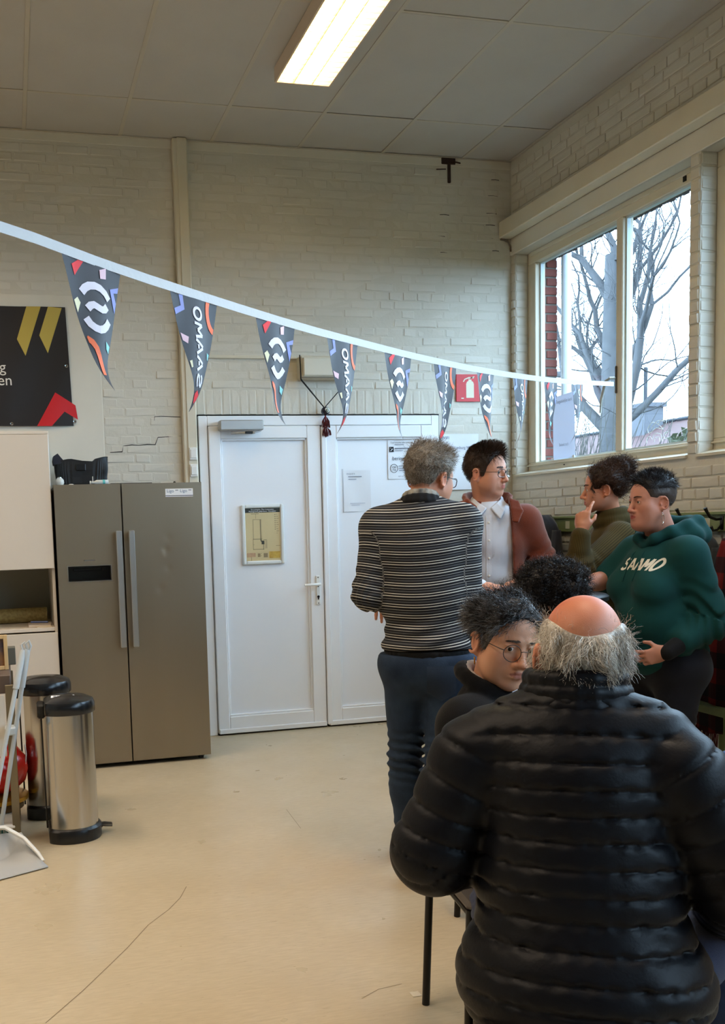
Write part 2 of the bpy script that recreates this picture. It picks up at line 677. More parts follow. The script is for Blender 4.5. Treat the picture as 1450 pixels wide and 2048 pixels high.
# crumbled hole with a rusty iron under the ceiling, small rust marks in the corner
mb = MB()
mb.box(3.03, 6.478, 3.885, 3.135, 6.492, 3.93, b=0.004)
mb.box(3.075, 6.476, 3.76, 3.098, 6.49, 3.90, b=0.004)
mb.tube([(2.99, 6.48, 3.845), (3.06, 6.479, 3.85)], 0.004, n=5)
mb.tube([(3.10, 6.478, 3.905), (3.17, 6.478, 3.895)], 0.005, n=5)
mb.build('rusty_iron', mat('rusty_iron', (58, 40, 36), 0.9, var=0.5, vscale=60), wall_back, kind='stuff')
mb = MB()
for x, z, w in ((3.44, 3.80, .06), (3.42, 3.69, .07), (3.41, 3.57, .08), (3.40, 3.49, .07), (3.05, 3.545, .07), (3.36, 3.40, .12), (2.99, 3.40, .12), (3.04, 3.29, .05), (3.44, 3.315, .05)):
    mb.tube([(x - w / 2, 6.4862, z), (x, 6.4862, z + 0.002), (x + w / 2, 6.4862, z - 0.001)], 0.0022, n=5)
mb.build('open_joints', M_GAP, wall_back, kind='stuff')

# vertical cable column, cable duct to the emergency lamp, light switches
trim_1 = MB()
trim_1.box(1.137, 6.44, 0.0, 1.232, 6.49, CEIL - 0.004, b=0.006)
trim_1.box(1.165, 6.432, 0.0, 1.226, 6.442, CEIL - 0.004, b=0.003)
trim_1 = trim_1.build('trim_1', M_TRIM, kind='structure')
for z in (1.915, 1.805):
    sw = thing('light_switch', 'white light switch on the cable column above the fridge, %s one of the two' % ('upper' if z > 1.86 else 'lower'), 'switch', (1.197, 6.432, z), 'light switches')
    MB().box(1.17, 6.42, z - 0.042, 1.222, 6.432, z + 0.042, b=0.004).build('switch_plate', M_WHITE, sw)
    MB().box(1.178, 6.415, z - 0.028, 1.216, 6.421, z + 0.028, b=0.002).build('rocker', M_WHITE, sw)
MB().box(1.25, 6.47, 2.545, 1.94, 6.487, 2.566, b=0.003).build('trim_2', M_TRIM, kind='structure')

# white beam along the window wall
MB().box(3.465, -7.0, 3.40, 3.56, 6.486, 3.513, b=0.006).build('trim_3', M_TRIM, kind='structure')
mb = MB()
mb.tube([(3.50, 6.475, 3.39), (3.53, 6.47, 3.375), (3.545, 6.468, 3.345), (3.548, 6.468, 3.31)], 0.006, n=6)
mb.tube([(3.47, 6.47, 3.392), (3.53, 6.468, 3.385)], 0.007, n=6)
mb.build('pipe_end', mat('old_pipe', (120, 108, 98), 0.7, var=0.4, vscale=30), wall_right)
baseboard_back = MB()
baseboard_back.box(2.99, 6.47, 0, XR, 6.488, 0.09, b=0.003).box(-6.0, 6.47, 0, 1.13, 6.488, 0.09, b=0.003)
baseboard_back.build('baseboard_back', M_TRIM, kind='structure')


# ---- the windows of the right wall
def window(n, y0, y1, detail):
    w = thing('window_%d' % n, None, None, (3.68, (y0 + y1) / 2, Z0))
    w['kind'] = 'structure'
    w['label'] = 'cream framed window with two panes, ' + ('next to the corner' if n == 1 else 'bay %d from the corner' % n)
    ym = y0 + (y1 - y0) * 0.41
    f = MB()
    f.box(3.66, y0, Z0 + 0.005, 3.74, y1, 1.815, b=0.004)
    f.box(3.66, y0, 3.205, 3.74, y1, Z1, b=0.004)
    f.box(3.66, y1 - 0.10, 1.815, 3.74, y1, 3.205, b=0.004)
    f.box(3.66, y0, 1.815, 3.74, y0 + 0.06, 3.205, b=0.004)
    f.box(3.645, y0, 1.79, 3.662, y1, 1.80, b=0.002)
    f.box(3.652, y0 + 0.12, 3.255, 3.662, y1 - 0.05, Z1 - 0.002, b=0.002)
    f.build('window_frame', M_TRIM, w)
    MB().box(3.655, ym - 0.032, 1.815, 3.73, ym + 0.032, 3.205, b=0.005).build('mullion', M_TRIM, w)
    for a, b, x in ((ym + 0.032, y1 - 0.10, 3.71), (y0 + 0.06, ym - 0.032, 3.69)):
        s = MB()
        t = 0.012
        s.box(x - 0.012, a, 1.815, x + 0.012, b, 1.815 + t).box(x - 0.012, a, 3.205 - t, x + 0.012, b, 3.205)
        s.box(x - 0.012, a, 1.815 + t, x + 0.012, a + t, 3.205 - t).box(x - 0.012, b - t, 1.815 + t, x + 0.012, b, 3.205 - t)
        so = s.build('sash', mat('pale_window_profile', (205, 220, 226), 0.4), w)
        MB().box(x - 0.002, a + t, 1.815 + t, x + 0.002, b - t, 3.205 - t).build('pane', M_GLASS, so)
    if detail:
        h = MB().box(3.645, ym + 0.013, 2.17, 3.656, ym + 0.027, 2.335, b=0.003)
        h = h.build('lock_plate', mat('dark_bronze', (96, 90, 80), 0.4, 0.6), w)
        g = MB()
        g.tube([(3.645, ym + 0.022, 2.262), (3.615, ym + 0.03, 2.262), (3.605, ym + 0.06, 2.25), (3.60, ym + 0.10, 2.14), (3.60, ym + 0.108, 2.06)], [0.008, 0.008, 0.009, 0.009, 0.006], n=8)
        g.build('handle', mat('worn_alloy', (185, 186, 180), 0.35, 0.6), h, smooth=True)
        MB().box(3.655, y0 + 0.16, 3.222, 3.662, y0 + 0.185, 3.25).build('latch_hole', M_BLACKMETAL, w)
        k = MB()
        k.tube([(3.658, 5.95, 1.775), (3.652, 5.95, 1.775)], 0.004, n=8)
        k.build('screw', M_BLACKMETAL, w)
    # sloping inner sill with a bright nosing
    s = MB()
    s.add([(3.548, y0, Z0), (3.66, y0, Z0 + 0.025), (3.66, y1, Z0 + 0.025), (3.548, y1, Z0), (3.548, y0, Z0 - 0.014), (3.66, y0, Z0 - 0.014), (3.66, y1, Z0 - 0.014), (3.548, y1, Z0 - 0.014)],
          [(0, 1, 2, 3), (4, 7, 6, 5), (0, 4, 5, 1), (2, 6, 7, 3), (0, 3, 7, 4), (1, 5, 6, 2)])
    s.build('sill', M_TRIM, w)
    return w, ym


win1, YM = window(1, *BAYS[0], True)
for n in (1, 2, 3, 4, 5):
    window(n + 1, *BAYS[n], False)

# ---- the double door
door = thing('door_1', 'white double door with flat panels and a lever handle', None, (2.11, 6.47, 0))
door['kind'] = 'structure'
f = MB()
f.box(1.243, 6.455, 0.0, 1.303, 6.56, 2.165, b=0.004).box(2.915, 6.455, 0.0, 2.972, 6.56, 2.165, b=0.004)
f.box(1.303, 6.455, 2.10, 2.915, 6.56, 2.165, b=0.004)
f.build('door_frame', M_PVC, door)
MB().box(1.232, 6.475, 0, 1.244, 6.50, 2.172).box(2.971, 6.475, 0, 2.982, 6.50, 2.172).box(1.232, 6.478, 2.164, 2.984, 6.50, 2.176).build('dark_gap', M_GAP, door)
M_PANEL = mat('door_panel_white', (240, 244, 250), 0.4, var=0.03, vscale=1.5)
for x0, x1, p0, p1, nm in ((1.307, 2.088, 1.388, 1.99, 'left'), (2.102, 2.911, 2.20, 2.83, 'right')):
    s = MB()
    Yf = 6.44
    s.box(x0, Yf, 0.012, p0, 6.50, 2.096, b=0.005).box(p1, Yf, 0.012, x1, 6.50, 2.096, b=0.005)
    s.box(p0, Yf, 0.012, p1, 6.50, 0.128, b=0.005).box(p0, Yf, 2.012, p1, 6.50, 2.096, b=0.005)
    so = s.build('door_leaf', M_PVC, door)
    g = MB()
    t = 0.012
    g.box(p0, Yf + 0.012, 0.128, p0 + t, 6.48, 2.012, b=0.003).box(p1 - t, Yf + 0.012, 0.128, p1, 6.48, 2.012, b=0.003)
    g.box(p0, Yf + 0.008, 0.128, p1, 6.48, 0.128 + t, b=0.003).box(p0, Yf + 0.012, 2.012 - t, p1, 6.48, 2.012, b=0.003)
    g.build('glazing_bead', M_PVC, so)
    MB().box(p0 + t, 6.470, 0.14, p1 - t, 6.485, 2.0).build('panel', M_PANEL, so)
    MB().box(p0 + t - 0.004, 6.466, 0.136, p0 + t, 6.471, 2.004).box(p1 - t, 6.466, 0.136, p1 - t + 0.004, 6.471, 2.004).box(p0 + t, 6.466, 2.0, p1 - t, 6.471, 2.004).build('seal', M_GAP, so)
    MB().box(x0 + 0.004, Yf - 0.014, 0.012, x1 - 0.004, Yf, 0.045, b=0.004).build('weather_bar', M_PVC, so)
    MB().box(x0, Yf + 0.01, 0.0, x1, 6.5, 0.012).build('threshold', M_GAP, door)
    if nm == 'left':
        pl = MB().box(2.027, Yf - 0.012, 0.868, 2.056, Yf, 1.072, b=0.004).build('handle_plate', M_WHITE, so)
        h = MB()
        h.tube([(2.041, Yf - 0.01, 1.013), (2.041, Yf - 0.05, 1.013), (2.03, Yf - 0.058, 1.013), (1.93, Yf - 0.058, 1.011)], [0.011, 0.011, 0.010, 0.009], n=10)
        h.build('handle', M_WHITE, door, smooth=True)
        k = MB()
        k.tube([(2.041, Yf - 0.0125, 0.925), (2.041, Yf - 0.016, 0.925)], 0.009, n=12)
        k.box(2.037, Yf - 0.0155, 0.905, 2.045, Yf - 0.012, 0.925)
        for z in (1.058, 0.995, 0.88):
            k.tube([(2.041, Yf - 0.0125, z), (2.041, Yf - 0.014, z)], 0.004, n=8)
        k.build('keyhole', M_BLACKMETAL, door)
MB().box(2.09, 6.425, 0.02, 2.125, 6.445, 2.09, b=0.004).build('meeting_stile', M_PVC, door)
cl = MB()
cl.box(1.372, 6.36, 2.062, 1.668, 6.44, 2.128, b=0.006)
cl = cl.build('door_closer', mat('silver_grey_casing', (176, 178, 178), 0.35, 0.4), door)
a = MB()
a.tube([(1.45, 6.39, 2.055), (1.45, 6.39, 2.045), (1.60, 6.35, 2.042), (1.655, 6.40, 2.062)], [0.009, 0.008, 0.007, 0.007], n=8)
a.build('arm', mat('silver_grey_casing', (0, 0, 0)), cl, smooth=True)
a = MB()
a.box(1.535, 6.33, 2.034, 1.585, 6.352, 2.05, b=0.002)
a.build('arm_joint', M_BLACKMETAL, cl)

# ---- outside: brick pier, downpipe, lintel, ground
M_REDBRICK = mat('red_brick', (118, 58, 50), 0.85, var=0.35, vscale=14, bump=0.4, bscale=60)
M_JOINT = mat('grey_mortar', (104, 98, 92), 0.9, var=0.2, vscale=20)
pier = box('brick_pier', M_JOINT, (3.745, 6.436, -0.3, 3.892, 6.75, 3.29), b=0.0)
tag(pier, 'red brick pier outside the window, beside the white downpipe', 'pier')
zz, row = 1.74, 0
while zz < 3.28:
    for a, b in (((3.742, 3.80), (3.81, 3.895)) if row % 2 else ((3.742, 3.895),)):
        MB().box(a, 6.428, zz, b, 6.46, zz + 0.052, b=0.004).build('brick', M_REDBRICK, pier)
    zz += 0.0635
    row += 1
dp = MB().tube([(3.936, 6.38, -0.3), (3.936, 6.38, 3.60)], 0.036, n=16).build('downpipe', mat('white_downpipe', (214, 222, 232), 0.4), smooth=True)
tag(dp, 'white round downpipe running up beside the red brick pier', 'pipe')
lintel = box('brick_lintel', M_JOINT, (3.75, 2.5, 3.29, 3.893, 6.75, 3.8))
tag(lintel, 'weathered brick soldier course over the outside of the window', 'lintel')
M_OLDBRICK = mat('weathered_brick', (70, 60, 58), 0.9, var=0.4, vscale=20)
for k in range(64):
    y = 2.6 + 0.0605 * k
    MB().box(3.748, y, 3.262 + rng.normal(0, 0.002), 3.898, y + 0.051, 3.40, b=0.004).build('brick', M_OLDBRICK, lintel)
ground = box('ground', mat('wet_lawn', (40, 46, 30), 0.95, var=0.4, vscale=2), (3.9, -40, -0.5, 90, 90, -0.3), kind='structure')

# ================================================================== things in the room
# ---- ceiling lamp with louvre
def ceiling_lamp(x0, x1, y0, y1, label):
    t = thing('ceiling_lamp', label, 'lamp', ((x0 + x1) / 2, (y0 + y1) / 2, CEIL))
    zb = CEIL - 0.085
    h = MB()
    h.box(x0, y0, zb, x0 + 0.01, y1, CEIL - 0.004).box(x1 - 0.01, y0, zb, x1, y1, CEIL - 0.004)
    h.box(x0 + 0.01, y0, zb, x1 - 0.01, y0 + 0.012, CEIL - 0.004).box(x0 + 0.01, y1 - 0.012, zb, x1 - 0.01, y1, CEIL - 0.004)
    h.box(x0 + 0.01, y0 + 0.012, CEIL - 0.012, x1 - 0.01, y1 - 0.012, CEIL - 0.004)
    h.build('housing', mat('lamp_housing', (214, 196, 176), 0.4), t)
    glow = mat('fluorescent_glow', (255, 238, 200), 0.5, emit=LAMP_GLOW)
    for k in (1, 2):
        x = x0 + (x1 - x0) * k / 3
        MB().tube([(x, y0 + 0.03, CEIL - 0.045), (x, y1 - 0.03, CEIL - 0.045)], 0.013, n=10).build('tube', mat('tube_glow', (255, 240, 205), 0.4, emit=LAMP_GLOW * 2), t, smooth=True)
    MB().box(x0 + 0.012, y0 + 0.014, CEIL - 0.03, x1 - 0.012, y1 - 0.014, CEIL - 0.025).build('glow_panel', glow, t)  # emissive panel, the tubes' bounced light put in as glow
    m = mat('louvre_metal', (236, 222, 170), 0.3, 0.2)
    mb = MB()
    n = int((y1 - y0) / 0.055)
    for k in range(1, n):
        y = y0 + (y1 - y0) * k / n
        mb.box(x0 + 0.01, y - 0.001, zb + 0.002, x1 - 0.01, y + 0.001, zb + 0.032)
    for k in range(1, 3):
        x = x0 + (x1 - x0) * k / 3
        mb.box(x - 0.002, y0, zb + 0.003, x + 0.002, y1, zb + 0.03)
    mb.build('louvre', m, t)
    return t


ceiling_lamp(1.535, 1.855, 3.93, 5.40, 'long fluorescent ceiling lamp with louvre, lit, under the tiled ceiling')

# ---- bunting of ten pennants on a white tape
TAPE = [(-0.22, 2.277, 2.136), (-0.06, 2.405, 2.147), (0.097, 2.529, 2.138), (0.255, 2.653, 2.121), (0.413, 2.778, 2.109), (0.572, 2.903, 2.1), (0.73, 3.028, 2.092), (0.888, 3.153, 2.085), (1.047, 3.278, 2.08), (1.206, 3.404, 2.078), (1.364, 3.53, 2.077), (1.523, 3.656, 2.076), (1.682, 3.782, 2.077), (1.841, 3.908, 2.08), (2.0, 4.034, 2.083), (2.159, 4.16, 2.09), (2.318, 4.287, 2.097), (2.478, 4.413, 2.106), (2.637, 4.54, 2.116), (2.796, 4.667, 2.128), (2.956, 4.794, 2.141), (3.115, 4.921, 2.156), (3.275, 5.048, 2.172), (3.435, 5.175, 2.188), (3.594, 5.303, 2.204)]
TAPE = [Vector(p) for p in TAPE]


def tape_at(t):
    s = (t + 1.2) / 0.5
    i = max(0, min(len(TAPE) - 2, int(s)))
    return TAPE[i].lerp(TAPE[i + 1], s - i)


def clip_half(poly, a, b, c):
    """keep a*x + b*y + c >= 0"""
    out = []
    for i, p in enumerate(poly):
        q = poly[(i + 1) % len(poly)]
        dp, dq = a * p[0] + b * p[1] + c, a * q[0] + b * q[1] + c
        if dp >= 0:
            out.append(p)
        if (dp >= 0) != (dq >= 0):
            s = dp / (dp - dq)
            out.append((p[0] + (q[0] - p[0]) * s, p[1] + (q[1] - p[1]) * s))
    return out


def ribbon(pts, w):
    """quads of a stroke of width w along points"""
    out = []
    pts = [np.array(p, float) for p in pts]
    nrm = []
    for i in range(len(pts)):
        d = pts[min(i + 1, len(pts) - 1)] - pts[max(i - 1, 0)]
        d = d / (np.linalg.norm(d) + 1e-9)
        nrm.append(np.array([-d[1], d[0]]) * w / 2)
    for i in range(len(pts) - 1):
        out.append([tuple(pts[i] - nrm[i]), tuple(pts[i + 1] - nrm[i + 1]), tuple(pts[i + 1] + nrm[i + 1]), tuple(pts[i] + nrm[i])])
    return out


def arc(cx, cy, rx, ry, a0, a1, n=14):
    return [(cx + rx * math.cos(a0 + (a1 - a0) * k / n), cy + ry * math.sin(a0 + (a1 - a0) * k / n)) for k in range(n + 1)]


def glyph(ch):
    """stroke letters in a unit box: list of point lists"""
    if ch == 'O':
        return [arc(.5, .5, .42, .46, 0, 2 * PI, 22)]
    if ch == 'M':
        return [[(.0, .0), (.12, .95)], [(.12, .95), (.5, .30)], [(.5, .30), (.88, .95)], [(.88, .95), (1.0, .0)]]
    if ch == 'A':
        return [[(.0, .0), (.46, 1.0)], [(.54, 1.0), (1.0, .0)], [(.36, .3), (.66, .3)]]
    if ch == 'S':
        return [[(.92, .82), (.72, .95), (.4, .95), (.14, .82), (.12, .66)], [(.12, .62), (.4, .55), (.65, .48), (.9, .38)], [(.9, .34), (.86, .16), (.6, .04), (.3, .04), (.04, .16)]]
    return []


def word_strokes(s, h, adv, cw, w):
    """quads of a stroked word, x along the word, centred"""
    out = []
    x = -(len(s) * adv - (adv - cw)) / 2
    for ch in s:
        for st in glyph(ch):
            out += ribbon([(x + p[0] * cw, (p[1] - 0.5) * h) for p in st], w)
        x += adv
    return out


C_DARK = mat('charcoal_bunting_cloth', (44, 47, 56), 0.55, var=0.12, vscale=5, sheen=0.1)
PC = {'white': mat('print_pale_lilac', (222, 222, 238), 0.6), 'orange': mat('print_orange', (240, 116, 70), 0.6),
      'red': mat('print_red', (228, 46, 52), 0.6), 'purple': mat('print_periwinkle', (138, 150, 214), 0.6),
      'cream': mat('print_cream', (232, 230, 196), 0.6), 'pink': mat('print_pink', (226, 196, 212), 0.6),
      'cyan': mat('print_mint', (140, 208, 208), 0.6)}
HW, LP = 0.105, 0.325


def pennant_prints(kind):
    """name, colour, convex pieces in pennant coordinates (x across, y down)"""
    X = lambda f: (f - 0.5) * 2 * HW
    Y = lambda f: f * LP
    P = lambda *fs: [(X(a), Y(b)) for a, b in fs]
    if kind == 0:
        wave = ribbon(P((.29, .245), (.345, .205), (.41, .18), (.50, .17), (.58, .18), (.66, .21), (.72, .255)), .020)
        mid = ribbon(P((.35, .365), (.40, .335), (.45, .325), (.51, .34), (.57, .352), (.62, .345), (.67, .315)), .019)
        low = ribbon(P((.315, .44), (.365, .485), (.43, .51), (.50, .518), (.57, .505), (.635, .475), (.69, .43)), .020)
        return [('logo_print', 'white', wave + mid + low), ('colour_print', 'red', [P((.16, .05), (.28, .0), (.36, .0), (.2, .13))]),
                ('colour_print', 'pink', [P((.60, .03), (.72, .0), (.70, .09), (.60, .10))]),
                ('colour_print', 'purple', ribbon(P((1.02, .13), (.80, .17), (.87, .36)), .017)),
                ('colour_print', 'cream', [P((.12, .34), (.22, .29), (.26, .33), (.18, .45))]),
                ('colour_print', 'orange', ribbon(P((.29, .60), (.36, .625), (.415, .67), (.45, .73), (.468, .80), (.475, .88)), .015)),
                ('colour_print', 'cyan', [P((.60, .60), (.70, .64), (.68, .71), (.60, .66))])]
    txt = [[(-q + 0.004, LP * .43 - p) for p, q in [(a, -b) for a, b in piece_]] for piece_ in word_strokes('SAAMO', .036, .048, .040, .0085)]
    return [('word_print', 'white', txt), ('colour_print', 'purple', ribbon(P((.22, .0), (.24, .11), (.05, .17)), .017)),
            ('colour_print', 'orange', ribbon(arc(X(.92), Y(.10), .034, .055, PI * .35, PI * 1.25), .017)),
            ('colour_print', 'pink', [P((.10, .32), (.30, .36), (.28, .42), (.10, .37))]),
            ('colour_print', 'cream', [P((.24, .58), (.33, .56), (.34, .62), (.22, .66))]),
            ('colour_print', 'cyan', [P((.72, .46), (.86, .52), (.84, .60), (.72, .52))]),
            ('colour_print', 'red', [P((.40, .86), (.50, .81), (.60, .86), (.5, .93))])]


bunting = thing('bunting', 'bunting of dark printed pennants on a white tape across the room', 'bunting', TAPE[0])
tp = MB()
for i in range(len(TAPE) - 1):
    a, b = TAPE[i], TAPE[i + 1]
    e = (b - a).normalized()
    n = Vector((e.y, -e.x, 0)).normalized() * 0.0012
    up = Vector((0, 0, 0.026))
    tp.add([a - n, b - n, b - n + up, a - n + up, a + n, b + n, b + n + up, a + n + up],
           [(0, 1, 2, 3), (7, 6, 5, 4), (0, 4, 5, 1), (3, 2, 6, 7)] + ([(0, 3, 7, 4)] if i == 0 else []))
h = Vector((3.605, 5.36, 2.225))
tp.tube([TAPE[-1] + Vector((0, 0, .014)), TAPE[-1].lerp(h, .6) + Vector((0, 0, .01)), h + Vector((0, 0, .02))], 0.003, n=6)
tp.build('tape', mat('white_tape', (198, 206, 212), 0.6, bump=0.2, bscale=60), bunting)
for k in range(10):
    a, b = tape_at(k), tape_at(k + 0.517)
    e = Vector((b.x - a.x, b.y - a.y, 0)).normalized()
    n = Vector((e.y, -e.x, 0))
    mid = (a + b) / 2
    slope = (b.z - a.z) / (b - a).length
    ph = (0.3, 1.2, 2.0, 0.8, 1.7, 2.6, 0.2, 1.1, 2.3, 1.5)[k]
    curl = (1, -0.6, 0.9, -0.7, 0.8, -0.6, 0.9, -0.5, .8, -.8)[k]
    squeeze = 1.0 - 0.035 * (k > 4) * (k - 4)

    def S(x, y, lift=0.0, e=e, n=n, mid=mid, slope=slope, ph=ph, curl=curl, squeeze=squeeze):
        v = max(0.0, y / LP)
        d = 0.010 * math.sin(9 * x / HW * 0.5 + ph + 2.5 * v) * (0.25 + v) + 0.012 * math.sin(3.2 * v + ph) * v
        d += curl * 0.030 * max(0, v - .72) ** 1.5 / .28 ** 1.5
        xs = x * squeeze + 0.012 * v + curl * 0.022 * max(0, v - .8) ** 2 / .04
        return mid + e * xs + Vector((0, 0, slope * x * (1 - v) - y)) + n * (d + lift)
    g = MB()
    R, Cn = 20, 8
    for r in range(R + 1):
        v = r / R
        hw = HW * max(0.012, (1 - v) ** 0.88)
        for c in range(Cn + 1):
            g.v.append(tuple(S(hw * (2 * c / Cn - 1), v * LP)))
    for r in range(R):
        for c in range(Cn):
            q = r * (Cn + 1) + c
            g.f.append((q, q + 1, q + Cn + 2, q + Cn + 1))
    pn = g.build('pennant', C_DARK, bunting, smooth='all', fix=False)
    for nm, colr, polys in pennant_prints(k % 2):
        pm = MB()
        for poly in polys:
            area = sum(p[0] * q[1] - q[0] * p[1] for p, q in zip(poly, poly[1:] + poly[:1]))
            if area < 0:
                poly = poly[::-1]
            poly = clip_half(poly, 0, 1, 0)
            poly = clip_half(poly, -LP, -HW, HW * LP)
            poly = clip_half(poly, LP, -HW, HW * LP)
            if len(poly) < 3:
                continue
            y0, y1 = min(p[1] for p in poly), max(p[1] for p in poly)
            s = int(y0 / 0.012)
            while s * 0.012 < y1:
                q = clip_half(clip_half(poly, 0, 1, -s * 0.012), 0, -1, (s + 1) * 0.012)
                if len(q) > 2:
                    x0, x1 = min(p[0] for p in q), max(p[0] for p in q)
                    u = int(x0 / 0.02) - 1
                    while u * 0.02 < x1:
                        w = clip_half(clip_half(q, 1, 0, -u * 0.02), -1, 0, (u + 1) * 0.02)
                        if len(w) > 2:
                            pm.add([S(x, y, 0.0016) for x, y in w], [tuple(range(len(w)))])
                        u += 1
                s += 1
        if pm.v:
            pm.build(nm, PC[colr], pn, fix=False)

# ---- black banner behind the cabinet
ban = thing('banner', 'black printed banner with two yellow strokes and a red chevron on the plaster', 'banner', (-0.2, 6.47, 2.45))
g = MB()
nx, nz = 24, 16
BX0, BX1, BZ0, BZ1 = -1.3, 0.428, 2.106, 2.852


def BS(x, z, lift=0.0):
    f = (z - BZ0) / (BZ1 - BZ0)
    xx = x - 0.018 * f * max(0.0, (x + 1.3) / 1.7)
    return (xx, 6.470 - lift + 0.004 * math.sin(7 * x + 5 * z) + 0.003 * math.sin(19 * x - 9 * z), z)


for i in range(nx + 1):
    for j in range(nz + 1):
        g.v.append(BS(BX0 + (BX1 - BX0) * i / nx, BZ0 + (BZ1 - BZ0) * j / nz))
for i in range(nx):
    for j in range(nz):
        q = i * (nz + 1) + j
        g.f.append((q, q + nz + 1, q + nz + 2, q + 1))
cloth = g.build('banner_sheet', mat('black_vinyl', (34, 29, 29), 0.42, var=0.15, vscale=4), ban, smooth='all', fix=False)
M_YEL = mat('print_ochre', (186, 164, 74), 0.5)
BPX = lambda px, py: (0.0065 + px * 0.003072 + (py - 734) * 0.00016 * 0, 2.852 - (py - 614) * 0.003125)


def bprint(name, m, poly):
    pm = MB()
    xs = [p[0] for p in poly]
    u0 = min(xs)
    while u0 < max(xs):
        w = clip_half(clip_half(poly, 1, 0, -u0), -1, 0, u0 + 0.03)
        z = min([p[1] for p in w], default=9)
        while w and z < max(p[1] for p in w):
            q = clip_half(clip_half(w, 0, 1, -z), 0, -1, z + 0.03)
            if len(q) > 2:
                pm.add([BS(x, zz, 0.0025) for x, zz in q], [tuple(range(len(q)))])
            z += 0.03
        u0 += 0.03
    return pm.build(name, m, ban, fix=False)


for pl in ([(58, 614), (87, 614), (49, 712), (34, 679)], [(102, 614), (130, 616), (95, 706), (80, 671)]):
    bprint('colour_print', M_YEL, [BPX(*p) for p in pl])
for pl in ([(104, 785), (124, 820), (92, 853), (62, 853)], [(104, 785), (144, 811), (147, 840), (113, 819), (108, 823)]):
    bprint('colour_print', M_RED, [BPX(*p) for p in pl])
MB().add([BS(*BPX(104, 785), .0026), BS(*BPX(113, 819), .0026), BS(*BPX(92, 853), .0026), BS(*BPX(88, 812), .0026)], [(0, 1, 2, 3)]).build('colour_print', M_RED, ban, fix=False)
M_LET = mat('print_letter_white', (228, 222, 214), 0.6)
word('word_print', 'ng', 0.095, lambda u, v: BS(-0.012 + u, 2.455 + v, 0.003), M_LET, ban)
word('word_print', 'ken', 0.095, lambda u, v: BS(-0.005 + u, 2.393 + v, 0.003), M_LET, ban)
for px, py in ((131, 732), (140, 844), (11, 848)):
    x, z = BPX(px, py)
    p = BS(x, z, 0.002)
    MB().lathe([(0.004, 0), (0.004, 0.003), (0.0105, 0.004), (0.0115, 0.0)], p, 14, Matrix.Rotation(PI / 2, 3, 'X')).build('eyelet', M_CHROME, ban, smooth=True)

# ---- tall white cabinet with an open niche
CX0, CX1, CY0, CY1 = -0.72, 0.238, 5.85, 6.47
M_CAB = mat('white_laminate', (214, 205, 192), 0.38, var=0.03, vscale=1.5)
cab = thing('cabinet', 'tall white cabinet with an open niche beside the fridge', 'cabinet', (-0.24, 6.16, 0))
for x in (CX0, CX1 - 0.018):
    MB().box(x, CY0 + 0.004, 0.0, x + 0.018, CY1, 2.0, b=0.002).build('side_panel', M_CAB, cab)
MB().box(CX0 + 0.018, CY1 - 0.012, 0.02, CX1 - 0.018, CY1, 1.99).build('back_panel', mat('grey_back_board', (150, 148, 134), 0.7), cab)
MB().box(CX0, CY0, 1.995, CX1, CY1, 2.013, b=0.002).build('top_panel', M_CAB, cab)
MB().box(CX0 + 0.02, CY0 + 0.022, 1.218, CX1 - 0.02, CY1 - 0.012, 1.236).build('shelf', M_CAB, cab)
MB().box(CX0 + 0.018, CY0 + 0.004, 0.845, CX1 - 0.018, CY1 - 0.012, 0.867, b=0.002).build('shelf', M_CAB, cab)
for z0, z1 in ((1.216, 1.992), (0.06, 0.838)):
    MB().box(CX0 + 0.003, CY0 - 0.018, z0, CX1 - 0.003, CY0 + 0.001, z1, b=0.002).build('door', M_CAB, cab)
MB().box(CX0 + 0.02, CY0 + 0.05, 0.0, CX1 - 0.02, CY0 + 0.07, 0.07).build('plinth', M_CAB, cab)
r = MB().tube([(-0.55, 6.24, 0.915), (0.19, 6.24, 0.915)], 0.046, n=20).build('wrapping_roll', mat('mustard_pattern_paper', (168, 152, 96), 0.6, col2=(128, 112, 66), vscale=60), smooth=True)
tag(r, 'thick roll of mustard patterned paper lying in the niche of the cabinet', 'roll')
nb = thing('notebook', 'small closed notebook lying at the front of the niche shelf', 'notebook', (0.13, 5.96, 0.867))
MB().box(0.07, 5.90, 0.868, 0.20, 6.02, 0.884, b=0.002).build('pages', mat('cream_pages', (205, 188, 168), 0.8), nb)
MB().box(0.068, 5.898, 0.884, 0.202, 6.022, 0.887, b=0.001).build('cover', mat('taupe_card', (150, 138, 124), 0.6), nb)
pe = MB().tube([(0.085, 5.99, 0.8925), (0.185, 5.945, 0.8925)], 0.0055, n=8).build('pen', mat('blue_pen', (86, 104, 150), 0.4), smooth=True)
tag(pe, 'blue pen lying across the small notebook in the niche', 'pen')
lf = MB().box(0.115, 5.872, 0.867, 0.205, 5.893, 0.8745, b=0.001).build('leaflet', mat('worn_leaflet', (196, 180, 152), 0.8))
tag(lf, 'thin beige leaflet at the edge of the niche shelf', 'leaflet')

